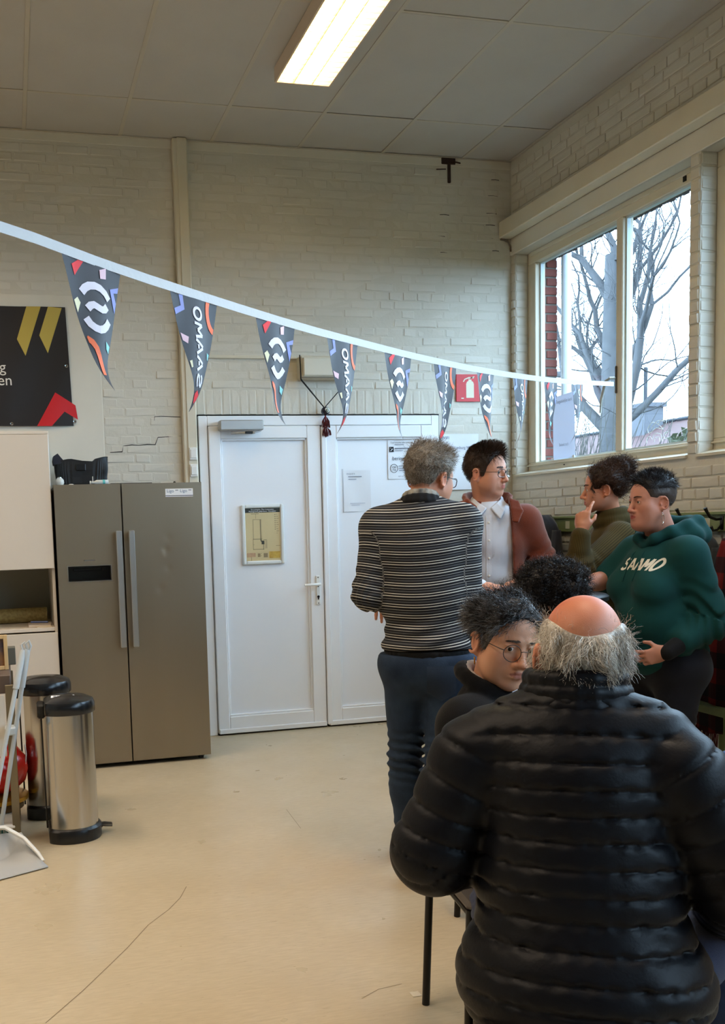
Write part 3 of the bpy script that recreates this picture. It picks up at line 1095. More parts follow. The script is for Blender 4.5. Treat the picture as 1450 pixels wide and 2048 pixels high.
# ---- steel side by side fridge
FX0, FX1, FY = 0.252, 1.125, 5.815
M_FRIDGE = mat('fridge_steel', (158, 146, 128), 0.36, 0.85, var=0.08, vscale=3, stretch=(1, 1, 0.05))
fr = thing('fridge', 'tall taupe steel side by side fridge with a dented door', 'fridge', (0.69, 6.14, 0))
MB().box(FX0 + 0.004, FY + 0.075, 0.03, FX1 - 0.004, 6.46, 1.70, b=0.006).build('body', mat('fridge_side', (88, 86, 82), 0.5), fr)
MB().box(FX0 + 0.03, FY + 0.06, 0.012, FX1 - 0.03, FY + 0.08, 0.05).build('toe_kick', M_GAP, fr)
MB().lathe([(0.014, 0), (0.018, 0.004), (0.018, 0.02), (0.008, 0.022), (0.008, 0.04)], (FX1 - 0.05, FY + 0.07, 0.0), 12).build('foot', M_BLACKMETAL, fr)
XS = 0.642
d = MB()      # left door with the opening of the dispenser
hx0, hx1, hz0, hz1 = 0.312, 0.562, 1.134, 1.222
o4 = [(FX0, 0.03), (XS - 0.004, 0.03), (XS - 0.004, 1.70), (FX0, 1.70)]
i4 = [(hx0, hz0), (hx1, hz0), (hx1, hz1), (hx0, hz1)]
vs = [(x, FY, z) for x, z in o4] + [(x, FY, z) for x, z in i4] + [(x, FY + 0.07, z) for x, z in o4] + [(x, FY + 0.045, z) for x, z in i4]
d.add(vs, [(0, 1, 5, 4), (1, 2, 6, 5), (2, 3, 7, 6), (3, 0, 4, 7), (8, 11, 10, 9), (0, 8, 9, 1), (1, 9, 10, 2), (2, 10, 11, 3), (3, 11, 8, 0), (4, 5, 13, 12), (5, 6, 14, 13), (6, 7, 15, 14), (7, 4, 12, 15), (12, 13, 14, 15)])
dl = d.build('door', M_FRIDGE, fr)
dp_ = MB()
dp_.box(hx0 + 0.002, FY + 0.03, hz0 + 0.002, hx1 - 0.002, FY + 0.044, hz1 - 0.002)
dp_.box(hx0 + 0.004, FY + 0.002, hz0 + 0.002, hx1 - 0.004, FY + 0.03, hz0 + 0.012)
dp_.box(hx0 + 0.03, FY + 0.006, hz1 - 0.03, hx1 - 0.06, FY + 0.03, hz1 - 0.012, b=0.003)
dp_.box(hx1 - 0.05, FY + 0.004, hz1 - 0.034, hx1 - 0.03, FY + 0.03, hz1 - 0.008, b=0.003)
dp_.build('dispenser', mat('glossy_black', (9, 10, 12), 0.12), dl)
fm = MB()
fm.box(hx0 - 0.005, FY - 0.003, hz0 - 0.005, hx1 + 0.005, FY, hz0).box(hx0 - 0.005, FY - 0.003, hz1, hx1 + 0.005, FY, hz1 + 0.004)
fm.box(hx0 - 0.005, FY - 0.003, hz0, hx0, FY, hz1).box(hx1, FY - 0.003, hz0, hx1 + 0.005, FY, hz1)
fm.build('dispenser_rim', M_STEEL, dl)
MB().box(0.405, FY - 0.001, 1.252, 0.47, FY, 1.258).build('badge', M_CHROME, dl)
g = MB()      # right door, a fine sheet with knocks in it
nx, nz = 70, 150
dents = [(0.912, 1.372, .0016, .024), (0.897, 1.300, .0026, .022), (0.907, 1.19, .0015, .02), (0.853, 1.068, .0026, .024), (0.93, 0.25, .001, .02), (0.70, 0.12, .0008, .02), (0.90, 1.2, .002, .16)]
for i in range(nx + 1):
    for j in range(nz + 1):
        x = XS + 0.004 + (FX1 - XS - 0.004) * i / nx
        z = 0.03 + 1.67 * j / nz
        y = FY
        for cx, cz, dp2, rr in dents:
            q = ((x - cx) ** 2 + (z - cz) ** 2) / (rr * rr)
            y += dp2 * math.exp(-q) if q < 9 else 0
        g.v.append((x, y, z))
for i in range(nx):
    for j in range(nz):
        q = i * (nz + 1) + j
        g.f.append((q, q + nz + 1, q + nz + 2, q + 1))
n0 = len(g.v)
c4 = [(XS + 0.004, 0.03), (FX1, 0.03), (FX1, 1.70), (XS + 0.004, 1.70)]
g.add([(x, FY, z) for x, z in c4] + [(x, FY + 0.07, z) for x, z in c4], [(0, 4, 5, 1), (1, 5, 6, 2), (2, 6, 7, 3), (3, 7, 4, 0), (4, 7, 6, 5)])
dr = g.build('door', M_FRIDGE, fr, smooth=True, fix=False)
M_HANDLE = mat('handle_alloy', (182, 184, 184), 0.32, 0.85)
for x, dd in ((0.613, dl), (0.688, dr)):
    h = MB().box(x - 0.017, FY - 0.052, 0.73, x + 0.017, FY - 0.036, 1.424, b=0.004)
    for z in (0.76, 1.394):
        h.box(x - 0.010, FY - 0.036, z - 0.02, x + 0.010, FY, z + 0.02)
    h.build('handle', M_HANDLE, dd)
st = MB().box(0.905, FY - 0.0015, 1.616, 1.072, FY - 0.0003, 1.664).build('sticker', M_PAPER, dr)
MB().box(0.905, FY - 0.002, 1.621, 1.072, FY - 0.0014, 1.6245).build('print_line', M_INK, dr)
M_BLUEINK = mat('blue_ink', (44, 96, 140), 0.7)
for x in (0.935, 1.015):
    word('sticker_word', 'Ligo', 0.026, lambda u, v, x=x: (x + u, FY - 0.0022, 1.648 + v), M_BLUEINK, dr)
    MB().box(x + 0.03, FY - 0.002, 1.652, x + 0.048, FY - 0.0014, 1.657).build('print_line', mat('grey_ink', (0, 0, 0)), dr)

# things on top of the fridge
bag = thing('basket', 'black ribbed basket with a draped flap on top of the fridge', 'basket', (0.43, 6.2, 1.70))
g = MB()
n = 96
prof = [(0.90, 1.702), (0.93, 1.75), (0.97, 1.80), (1.0, 1.845), (1.01, 1.85), (0.97, 1.85), (0.93, 1.72)]
ring = []
for s, z in prof:
    for k in range(n):
        a = 2 * PI * k / n
        cx_, sy_ = math.cos(a), math.sin(a)
        x = 0.163 * math.copysign(abs(cx_) ** 0.35, cx_) * s
        y = 0.115 * math.copysign(abs(sy_) ** 0.35, sy_) * s
        rib = 1 + 0.018 * (k % 2) * (z < 1.84)
        zz = z + (0.018 * math.sin(x * 14 - 0.6) ** 2 + 0.012 * (x > 0.07)) * (z > 1.8)
        g.v.append((0.442 + x * rib, 6.2 + y * rib, zz))
for i in range(len(prof) - 1):
    for k in range(n):
        k2 = (k + 1) % n
        g.f.append((i * n + k, i * n + k2, (i + 1) * n + k2, (i + 1) * n + k))
g.f.append(tuple(range(n))[::-1])
M_BASK = mat('black_woven_plastic', (20, 21, 24), 0.5, var=0.3, vscale=40)
g.build('basket_shell', M_BASK, bag)
MB().box(0.405, 6.078, 1.795, 0.462, 6.092, 1.836, b=0.003).build('grip', M_BLACK, bag)
fl = MB()
pts = [(0.268, 1.862), (0.272, 1.885), (0.298, 1.902), (0.318, 1.876), (0.335, 1.856), (0.315, 1.84), (0.272, 1.835)]
fl.prism(pts, lambda u, v, w: (u, 6.09 + w, v), 0.14)
fl.build('flap', mat('dark_navy_cloth', (30, 30, 44), 0.7), bag)
jar = thing('glass_jar', 'small clear glass ball jar at the corner of the fridge top', 'jar', (0.312, 6.0, 1.70))
MB().lathe([(0.012, 1.70), (0.02, 1.703), (0.026, 1.72), (0.025, 1.735), (0.016, 1.746), (0.012, 1.748)], (0.297, 5.98, 0), 20).build('jar_body', mat('clear_glass', (228, 226, 218), 0.08, spec=0.8), jar, smooth=True)
MB().lathe([(0.013, 1.744), (0.013, 1.752), (0.004, 1.754)], (0.297, 5.98, 0), 16).build('lid', M_CHROME, jar, smooth=True)
cp = MB().lathe([(0.018, 1.70), (0.020, 1.703), (0.012, 1.709), (0.004, 1.71)], (0.362, 5.95, 0), 16).build('bottle_cap', M_WHITE, smooth=True)
tag(cp, 'white cap lying on the fridge top in front of the black basket', 'cap')
bt = thing('plastic_bottle', 'small clear plastic bottle lying on its side on the fridge', 'bottle', (0.53, 5.98, 1.70))
MB().lathe([(0.008, -.05), (0.008, -.035), (0.016, -.02), (0.016, .045), (0.013, .05)], (0.535, 5.97, 1.7165), 14, Matrix.Rotation(PI / 2, 3, 'Y')).build('bottle_body', mat('milky_plastic', (206, 214, 216), 0.25), bt, smooth=True)
MB().tube([(0.55, 5.97, 1.7165), (0.565, 5.97, 1.7165)], 0.0168, n=14).build('bottle_label', mat('teal_label', (92, 186, 190), 0.4), bt, smooth=True)
MB().tube([(0.482, 5.97, 1.7165), (0.474, 5.97, 1.7165)], 0.010, n=12).tube([(0.492, 5.97, 1.72), (0.491, 5.96, 1.752)], 0.0025, n=6).build('bottle_cap', M_WHITE, bt)
tr = MB().box(0.60, 6.02, 1.70, 0.86, 6.22, 1.713, b=0.004).build('baking_tray', M_BLACKMETAL)
tag(tr, 'flat black tray lying on the fridge top behind the door seam', 'tray')
kb = MB().lathe([(0.008, 1.70), (0.010, 1.704), (0.005, 1.714)], (0.985, 5.95, 0), 10).build('clip', M_BLACK, smooth=True)
tag(kb, 'tiny black clip on the fridge top above the paper sticker', 'clip')


# ---- pedal bins
def pedal_bin(x, y, scale, label, sticker):
    t = thing('pedal_bin', label, 'bin', (x, y, 0), 'steel pedal bins')

    def outline(a, b, n=40):
        out = []
        for k in range(n):
            th = 2 * PI * k / n
            c, s = math.cos(th), math.sin(th)
            out.append((max(a * c, -0.80 * a) + 0.02, b * math.copysign(abs(s) ** 0.85, s)))
        return out

    def loft(name, rings, m, sm=True):
        g = MB()
        n = 40
        for (a, b, z, dx) in rings:
            for u, v in outline(a, b):
                g.v.append((x + u * scale + dx, y + v * scale, z * scale))
        for i in range(len(rings) - 1):
            for k in range(n):
                k2 = (k + 1) % n
                g.f.append((i * n + k, i * n + k2, (i + 1) * n + k2, (i + 1) * n + k))
        g.f.append(tuple(range(n))[::-1])
        g.f.append(tuple((len(rings) - 1) * n + k for k in range(n)))
        return g.build(name, m, t, smooth=sm)
    loft('base', [(0.134, 0.135, 0.0, 0), (0.136, 0.137, 0.004, 0), (0.136, 0.137, 0.055, 0), (0.126, 0.128, 0.066, 0)], M_BLACK)
    loft('steel_body', [(0.122, 0.124, 0.06, 0), (0.122, 0.124, 0.60, 0)], mat('bin_steel', (196, 192, 186), 0.2, 1.0, var=0.08, vscale=5, stretch=(1, 1, 0.02)))
    lid = loft('lid', [(0.128, 0.130, 0.596, 0), (0.131, 0.133, 0.60, 0), (0.131, 0.133, 0.635, 0), (0.124, 0.126, 0.652, 0), (0.09, 0.09, 0.668, 0), (0.03, 0.03, 0.674, 0)], mat('bin_lid_black', (24, 27, 31), 0.22))
    h = MB()
    h.box(x - 0.115 * scale, y - 0.06, 0.58 * scale, x - 0.08 * scale, y + 0.06, 0.645 * scale, b=0.008)
    h.tube([(x - 0.098 * scale, y - 0.03, 0.59 * scale), (x - 0.095 * scale, y - 0.03, 0.06 * scale)], 0.0045, n=6)
    h.build('hinge', M_BLACK, t)
    p = MB()
    p.tube([(x + 0.12 * scale, y, 0.045), (x + 0.17 * scale, y, 0.042), (x + 0.205 * scale, y, 0.036)], [0.012, 0.028, 0.024], n=12, squash=0.35)
    p.box(x + 0.11 * scale, y - 0.02, 0.03, x + 0.16 * scale, y + 0.02, 0.05, b=0.004)
    p.build('pedal', M_BLACK, t, smooth=True)
    if sticker:
        s = MB()
        s.add([(x - 0.05, y - 0.03, 0.669), (x + 0.055, y - 0.045, 0.669), (x + 0.058, y - 0.015, 0.674), (x - 0.047, y, 0.674)], [(0, 1, 2, 3)])
        s.build('sticker', M_PAPER, lid, fix=False)
        q = MB()
        for a, w in ((0.10, .12), (.26, .05), (.34, .5)):
            p0 = Vector((x - 0.05, y - 0.03, 0.6695)).lerp(Vector((x + 0.055, y - 0.045, 0.6695)), a)
            p1 = p0 + Vector((0.105 * w, -0.015 * w, 0))
            up = Vector((0.001, 0.014, 0.0025))
            off = Vector((0.001, 0.008, 0.0015))
            q.add([p0 + off, p1 + off, p1 + off + up, p0 + off + up], [(0, 1, 2, 3)])
        q.build('sticker_print', M_GREYINK, lid, fix=False)
    return t


pedal_bin(0.185, 4.56, 1.0, 'steel pedal bin with black lid and paper sticker, the front one of two', True)
pedal_bin(0.095, 4.99, 1.05, 'steel pedal bin with black lid, behind the bin with the paper sticker', False)

# ---- broom and dustpan with clipped handles
M_LGREY = mat('light_grey_plastic', (186, 194, 198), 0.4)
bd = thing('dustpan', 'light grey long handled dustpan standing open on the floor', 'dustpan', (-0.09, 4.2, 0))
g = MB()
ang = math.radians(25)
Dm = Matrix.Translation((-0.105, 4.215, 0)) @ Matrix.Rotation(ang, 4, 'Z')


def D(x, y, z):
    return Dm @ Vector((x, y, z))


prof = []
n = 14
for i in range(n + 1):            # curved scoop: sides high at the back, flat lip in front
    u = i / n
    yy = 0.10 - 0.24 * u
    hh = 0.115 * (1 - u) ** 1.3
    for k in range(9):
        s = -1 + k / 4
        w = 0.135 - 0.012 * (1 - u)
        zc = hh * min(1, abs(s) ** 3 * 1.15) if u > 0.02 else 0.115 * (0.85 + 0.15 * (1 - s * s))
        g.v.append(tuple(D(s * w, yy + 0.0, 0.004 + zc)))
for i in range(n):
    for k in range(8):
        q = i * 9 + k
        g.f.append((q, q + 1, q + 10, q + 9))
sc = g.build('scoop', mat('grey_scoop', (176, 178, 178), 0.4), bd, smooth='all', fix=False)
so = sc.modifiers.new('thick', 'SOLIDIFY')
so.thickness = 0.004
rm = MB()
rm.tube([D(-0.125, 0.105, 0.13), D(-0.03, 0.11, 0.155), D(0.05, 0.09, 0.145), D(0.105, 0.02, 0.10), D(0.132, -0.055, 0.045), D(0.138, -0.09, 0.018)], [0.012, 0.014, 0.014, 0.013, 0.012, 0.009], n=10, squash=0.7)
rm.build('rim', M_WHITE, bd, smooth=True)
a, b = D(-0.02, 0.10, 0.14), Vector((-0.004, 4.41, 0.80))
hd = MB().tube([a, a.lerp(b, 0.5), b], 0.0105, n=10).build('handle', M_LGREY, bd, smooth=True)
gp = MB()
e = (b - a).normalized()
gp.tube([b - e * 0.06, b + e * 0.10, b + e * 0.115], [0.0145, 0.0145, 0.010], n=10)
gp.tube([b + e * 0.11, b + e * 0.14 + Vector((-0.012, 0, 0)), b + e * 0.15, b + e * 0.13 + Vector((0.012, 0, 0)), b + e * 0.105 + Vector((0.008, 0, 0))], 0.006, n=8)
gp.build('grip', M_LGREY, hd, smooth=True)
bm_ = thing('broom', 'light grey broom clipped beside the dustpan handle', 'broom', (-0.06, 4.5, 0))
a, b = Vector((-0.118, 4.52, 0.09)), Vector((0.02, 4.44, 0.80))
hd = MB().tube([a, a.lerp(b, 0.5), b], 0.0105, n=10).build('handle', M_LGREY, bm_, smooth=True)
gp = MB()
e = (b - a).normalized()
gp.tube([b - e * 0.06, b + e * 0.10, b + e * 0.115], [0.0145, 0.0145, 0.010], n=10)
gp.tube([b + e * 0.11, b + e * 0.14 + Vector((-0.012, 0, 0)), b + e * 0.155, b + e * 0.13 + Vector((0.012, 0, 0)), b + e * 0.105 + Vector((0.008, 0, 0))], 0.006, n=8)
gp.build('grip', M_LGREY, hd, smooth=True)
hb = MB().box(-0.26, 4.505, 0.075, -0.05, 4.545, 0.098, b=0.009).build('broom_head', M_WHITE, bm_)
br = MB()
for k in range(60):
    x = -0.255 + 0.2 * rng.random()
    y = 4.51 + 0.03 * rng.random()
    br.tube([(x, y, 0.076), (x + rng.normal(0, .006), y + rng.normal(0, .008), 0.003)], 0.0018, n=4)
br.build('bristles', mat('green_bristle', (24, 96, 92), 0.6), bm_, kind='stuff')
cl_ = MB().box(-0.075, 4.42, 0.53, -0.028, 4.50, 0.565, b=0.005).build('clip', M_LGREY, bm_)

# ---- the stand at the edge of the picture and what is on and under it
M_DKWOOD = mat('dark_grey_wood', (96, 82, 74), 0.55, var=0.15, vscale=5, stretch=(0.3, 1, 4))
stn = thing('shelf_stand', 'dark wooden stand with slim steel legs beside the broom', 'stand', (-0.3, 4.7, 0))
MB().box(-0.62, 4.52, 0.705, -0.04, 5.0, 0.79, b=0.004).build('top_board', M_DKWOOD, stn)
M_STRIP = mat('worn_steel_strip', (150, 136, 110), 0.35, 0.7, var=0.2, vscale=6, stretch=(1, 1, 0.1))
for x, y in ((-0.048, 4.515), (-0.048, 4.985), (-0.60, 4.515)):
    MB().box(x - 0.018, y - 0.006, 0.0, x + 0.018, y + 0.006, 0.745, b=0.002).build('leg', M_STRIP, stn)
MB().box(-0.62, 4.53, 0.07, -0.06, 4.99, 0.085, b=0.003).build('lower_board', mat('pale_board', (188, 182, 170), 0.5), stn)
pf = thing('picture_frame', 'wooden picture frame standing on the dark stand, cut by the edge', 'picture frame', (-0.15, 4.7, 0.79))
f = MB()
f.box(-0.064, 4.69, 0.791, -0.046, 4.715, 0.955, b=0.002).box(-0.30, 4.69, 0.791, -0.282, 4.715, 0.955, b=0.002)
f.box(-0.282, 4.69, 0.937, -0.064, 4.715, 0.955, b=0.002).box(-0.282, 4.69, 0.791, -0.064, 4.715, 0.809, b=0.002)
f.build('frame', mat('pale_pine', (216, 184, 134), 0.5, var=0.12, vscale=10), pf)
MB().box(-0.282, 4.703, 0.809, -0.064, 4.71, 0.937).build('picture', mat('brown_and_blue_print', (150, 108, 62), 0.6, col2=(34, 40, 66), vscale=14), pf)
gb = MB().box(-0.20, 4.86, 0.79, -0.012, 4.93, 0.875, b=0.003).build('grey_box', mat('slate_grey_card', (92, 92, 84), 0.7))
tag(gb, 'slate grey box standing behind the picture frame on the stand', 'box')
pb = MB().box(-0.56, 4.505, 0.42, -0.072, 4.511, 0.70, b=0.001).build('white_sheet', mat('off_white_card', (212, 208, 200), 0.6))
tag(pb, 'blank white sheet hanging below the top of the dark stand', 'sheet')
rb = thing('red_lantern', 'glossy red round lantern with gilded foot under the dark stand', 'lantern', (-0.15, 4.86, 0.085))
MB().lathe([(0.05, 0.17), (0.10, 0.18), (0.145, 0.22), (0.16, 0.28), (0.15, 0.335), (0.11, 0.385), (0.05, 0.405), (0.02, 0.41)], (-0.14, 4.86, 0), 28).build('globe', mat('glossy_red', (196, 22, 14), 0.2), rb, smooth=True)
MB().lathe([(0.12, 0.125), (0.155, 0.13), (0.155, 0.15), (0.09, 0.165), (0.05, 0.172)], (-0.14, 4.86, 0), 28).build('gilded_foot', mat('old_gold', (176, 128, 34), 0.3, 0.7), rb, smooth=True)
MB().lathe([(0.09, 0.085), (0.13, 0.09), (0.13, 0.12), (0.12, 0.127)], (-0.14, 4.86, 0), 28).build('wooden_base', mat('brown_wood', (98, 68, 34), 0.5), rb, smooth=True)
MB().tube([(0.008, 4.82, 0.40), (0.012, 4.82, 0.35), (0.006, 4.82, 0.30)], 0.004, n=6).build('cord', M_WHITE, rb)

# ---- things on the back wall and the doors
em = thing('emergency_light', 'beige box shaped emergency light on the wall over the door', 'light', (2.12, 6.44, 2.48))
MB().box(1.945, 6.39, 2.404, 2.295, 6.488, 2.556, b=0.008).build('housing', mat('aged_beige_plastic', (206, 198, 178), 0.45), em)
MB().box(1.957, 6.372, 2.418, 2.283, 6.392, 2.542, b=0.008).build('diffuser', mat('frosted_diffuser', (214, 208, 190), 0.35), em)
MB().box(1.95, 6.385, 2.408, 2.29, 6.3915, 2.4125).build('seam', mat('brown_seam', (110, 96, 78), 0.7), em)

am = thing('amulet', 'dark eye amulet with tassels hanging on a black cord under the emergency light', 'amulet', (2.121, 6.42, 2.19))
c = MB()
c.tube([(1.942, 6.40, 2.56), (1.941, 6.385, 2.48), (1.943, 6.39, 2.404), (1.95, 6.40, 2.395), (2.115, 6.425, 2.215)], [0.004, 0.004, 0.004, 0.006, 0.004], n=6)
c.tube([(2.118, 6.425, 2.215), (2.29, 6.41, 2.40)], 0.0035, n=6)
c.build('cord', M_GAP, am)
Rx = Matrix.Rotation(PI / 2, 3, 'X')
ball = MB().lathe([(0.004, 0.030), (0.018, 0.025), (0.028, 0.012), (0.030, 0.0), (0.028, -0.012), (0.018, -0.025), (0.004, -0.030)], (2.119, 6.415, 2.190), 24, Rx).build('bead', mat('dark_blue_glass', (20, 22, 46), 0.15), am, smooth=True)
for r, y, m in ((0.0175, 6.3895, mat('eye_pale', (206, 214, 200), 0.3)), (0.0125, 6.3875, mat('eye_dark', (26, 50, 40), 0.3)), (0.0065, 6.3855, mat('eye_white', (226, 226, 214), 0.3))):
    MB().lathe([(r * 0.6, 0.004), (r, 0.0), (r, -0.003)], (2.123, y, 2.193), 20, Rx).build('eye_ring', m, ball, smooth=True)
ts = mat('black_red_tassel', (26, 16, 18), 0.85, col2=(112, 26, 30), vscale=90)
for (x, z, l, w) in ((2.102, 2.15, 0.07, 0.012), (2.122, 2.15, 0.075, 0.013), (2.140, 2.15, 0.07, 0.012), (2.108, 2.085, 0.065, 0.013), (2.128, 2.085, 0.068, 0.013), (2.146, 2.08, 0.055, 0.012)):
    q = MB()
    for k in range(14):
        a = rng.random() * 2 * PI
        rr = w * math.sqrt(rng.random())
        q.tube([(2.12 + (x - 2.12) * 0.4, 6.418, z), (x + 0.6 * rr * math.cos(a), 6.418 + 0.6 * rr * math.sin(a), z - l * 0.4), (x + rr * 1.1 * math.cos(a), 6.418 + rr * math.sin(a), z - l * (0.9 + 0.15 * rng.random()))], [0.002, 0.0024, 0.0014], n=4)
    q.build('tassel', ts, am)
MB().tube([(2.12, 6.418, 2.162), (2.12, 6.418, 2.09)], 0.006, n=8).build('tassel_cord', mat('red_cord', (120, 20, 30), 0.7), am)

pln = thing('framed_plan', 'framed yellowed floor plan in a white snap frame on the left door leaf', 'frame', (1.67, 6.46, 1.365))
PX0, PX1, PZ0, PZ1 = 1.517, 1.815, 1.163, 1.572
f = MB()
for k, (a, b_, c_, d_) in enumerate(((PX0, PZ0, PX0 + 0.026, PZ1), (PX1 - 0.026, PZ0, PX1, PZ1), (PX0 + 0.026, PZ0, PX1 - 0.026, PZ0 + 0.026), (PX0 + 0.026, PZ1 - 0.026, PX1 - 0.026, PZ1))):
    f.box(a, 6.448, b_, c_, 6.469, d_, b=0.007)
f.build('snap_frame', mat('white_aluminium', (226, 232, 232), 0.3, 0.1), pln)
MB().box(PX0 + 0.024, 6.459, PZ0 + 0.024, PX1 - 0.024, 6.468, PZ1 - 0.024).build('plan_sheet', mat('yellowed_paper', (206, 190, 146), 0.55, var=0.06, vscale=8), pln)
SX = lambda u: PX0 + 0.026 + (PX1 - PX0 - 0.052) * u
SZ = lambda v: PZ1 - 0.026 - (PZ1 - PZ0 - 0.052) * v


def flat(name, m, rects, parent, y):
    q = MB()
    for x0, z0, x1, z1 in rects:
        q.add([(x0, y, z0), (x1, y, z0), (x1, y, z1), (x0, y, z1)], [(0, 1, 2, 3)])
    return q.build(name, m, parent, fix=False)


R_ = lambda u0, v0, u1, v1: (SX(u0), SZ(v1), SX(u1), SZ(v0))
flat('plan_title', mat('dark_green_ink', (44, 50, 46), 0.7), [R_(0, 0, 1, 0.085)], pln, 6.4585)
word('title_line', 'Evacuatieplan  Plan d evacuation', 0.013, lambda u, v: (SX(.5) + u, 6.458, SZ(.03) + v), M_PAPER, pln, width=0.16)
word('title_line', 'Plattegrond gelijkvloers  Noodplan', 0.013, lambda u, v: (SX(.5) + u, 6.458, SZ(.065) + v), M_PAPER, pln, width=0.19)
w = 0.007
wall_lines = [R_(.22, .215, .22 + w, .59), R_(.22, .215, .46, .22), R_(.42, .215, .435, .62), R_(.455, .215, .46, .6), R_(.21, .585, .47, .593), R_(.21, .593, .217, .79), R_(.21, .78, .52, .787), R_(.50, .66, .512, .79), R_(.43, .60, .45, .64), R_(.45, .62, .53, .69), R_(.55, .60, .557, .77), R_(.59, .60, .6, .77), R_(.50, .60, .6, .605), R_(.17, .105, .39, .112), R_(.3, .112, .306, .2), R_(.21, .69, .24, .695)]
flat('plan_drawing', mat('plan_ink', (70, 72, 62), 0.7), wall_lines, pln, 6.4584)
legend = [R_(.84, .12 + .04 * k, .87, .135 + .04 * k) for k in range(8)] + [R_(.89, .12 + .04 * k, .89 + .03 + .02 * (k % 3), .128 + .04 * k) for k in range(10)] + [R_(.86, .72, .99, .728), R_(.3, .84, .64, .842), R_(.3, .95, .64, .952), R_(.3, .84, .303, .952), R_(.64, .84, .643, .952), R_(.43, .86, .45, .875), R_(.43, .9, .45, .915), R_(.14, .93, .155, 1.0), R_(.33, .86, .41, .93), R_(.5, .86, .62, .94)]
flat('plan_legend', mat('faded_ink', (138, 124, 96), 0.7), legend, pln, 6.4584)['kind'] = 'stuff'
flat('plan_map', mat('map_yellow', (206, 176, 82), 0.7, col2=(176, 140, 60), vscale=40), [R_(.66, .83, .98, .96)], pln, 6.4583)
flat('plan_map', mat('map_pinkish', (196, 164, 128), 0.7, col2=(176, 140, 110), vscale=40), [R_(.02, .85, .27, .93)], pln, 6.4583)


def sheet(name, label, x0, x1, z0, z1, y, m, lean=0.0, parts=()):
    t = thing(name, label, 'paper', ((x0 + x1) / 2, y, z0))
    g = MB()
    n = 8
    for i in range(n + 1):
        for j in range(n + 1):
            u, v = i / n, j / n
            g.v.append((x0 + (x1 - x0) * u + lean * (v - .5), y - 0.003 - 0.006 * (1 - v) ** 2 * abs(u - .5) - 0.002 * math.sin(6 * u + 3 * v), z0 + (z1 - z0) * v))
    for i in range(n):
        for j in range(n):
            q = i * (n + 1) + j
            g.f.append((q, q + n + 1, q + n + 2, q + 1))
    g.build('sheet', m, t, smooth='all', fix=False)
    return t


s1 = sheet('paper_sheet', 'white sheet in a clear sleeve on the right door leaf, left of the notice', 2.255, 2.455, 1.505, 1.79, 6.470, M_PAPER)
word('heading', 'ENQUETE', 0.014, lambda u, v: (2.31 + u, 6.463, 1.765 + v), M_GREYINK, s1)
flat('text_line', M_GREYINK, [(2.29, 1.744, 2.39, 1.749), (2.292, 1.726, 2.35, 1.730)], s1, 6.463)
flat('text_line', mat('pale_ink', (190, 196, 210), 0.8), [(2.30, 1.56, 2.41, 1.564), (2.31, 1.548, 2.37, 1.552)], s1, 6.459)
sl = MB().box(2.248, 6.468, 1.498, 2.256, 6.4695, 1.80).build('sleeve_edge', mat('clear_sleeve', (214, 222, 232), 0.2), s1)
s2 = sheet('paper_notice', 'white notice with a round logo at the top of the right door leaf', 2.588, 2.805, 1.724, 2.006, 6.470, M_PAPER)
word('heading', 'Toeristische info rond de', 0.014, lambda u, v: (2.69 + u, 6.463, 1.978 + v), M_INK, s2, width=0.165)
flat('text_line', M_GREYINK, [(2.64, 1.962, 2.71, 1.966), (2.64, 1.934, 2.77, 1.941), (2.64, 1.92, 2.70, 1.924), (2.67, 1.812, 2.76, 1.817), (2.67, 1.797, 2.72, 1.802), (2.67, 1.782, 2.72, 1.787)], s2, 6.463)
word('heading', 'beringen', 0.037, lambda u, v: (2.68 + u, 6.462, 1.864 + v), mat('slate_ink', (66, 72, 84), 0.7), s2, width=0.115)
flat('square_logo', M_INK, [(2.598, 1.912, 2.632, 1.948)], s2, 6.463)
q = MB()
for a, b_, c_, d_ in ((2.606, 1.918, 2.618, 1.926), (2.613, 1.926, 2.625, 1.936), (2.603, 1.936, 2.611, 1.942)):
    q.add([(a, 6.4625, b_), (c_, 6.4625, b_ + .004), (c_ - .003, 6.4625, d_), (a + .002, 6.4625, d_ - .003)], [(0, 1, 2, 3)])
q.build('logo_mark', M_PAPER, s2, fix=False)
q = MB()
for poly in ribbon(arc(2.632, 1.798, 0.027, 0.029, 0, 2 * PI, 28), 0.0035):
    q.add([(x, 6.462, z) for x, z in poly], [(0, 1, 2, 3)])
q.build('ring_logo', M_INK, s2, fix=False)
word('logo_word', 'ce', 0.03, lambda u, v: (2.632 + u, 6.461, 1.806 + v), M_INK, s2)
word('logo_word', 'ra', 0.03, lambda u, v: (2.633 + u, 6.461, 1.787 + v), M_INK, s2)
word('text_line', 'FIETS & VB', 0.012, lambda u, v: (2.69 + u, 6.460, 1.742 + v), M_GREYINK, s2)

fs = thing('fire_sign', 'red fire extinguisher sign on the white brick wall', 'sign', (3.215, 6.48, 2.355))
MB().box(3.12, 6.474, 2.262, 3.31, 6.482, 2.453, b=0.001).build('sign_plate', M_RED, fs)
ext = MB()
PY = 6.4735
bx, bz = 3.226, 2.30
body = [(bx - .03, bz - .012), (bx + .03, bz - .012), (bx + .03, bz + .085), (bx + .024, bz + .10), (bx + .011, bz + .108), (bx - .011, bz + .108), (bx - .024, bz + .10), (bx - .03, bz + .085)]
ext.add([(x, PY, z) for x, z in body], [tuple(range(8))])
for poly in ribbon([(bx - .012, bz + .112), (bx + .012, bz + .112)], .008) + ribbon([(bx + .03, bz + .128), (bx - .008, bz + .13), (bx - .04, bz + .118), (bx - .052, bz + .10)], .008) + ribbon([(bx - .012, bz + .12), (bx + .034, bz + .138)], .006):
    ext.add([(x, PY, z) for x, z in poly], [(0, 1, 2, 3)])
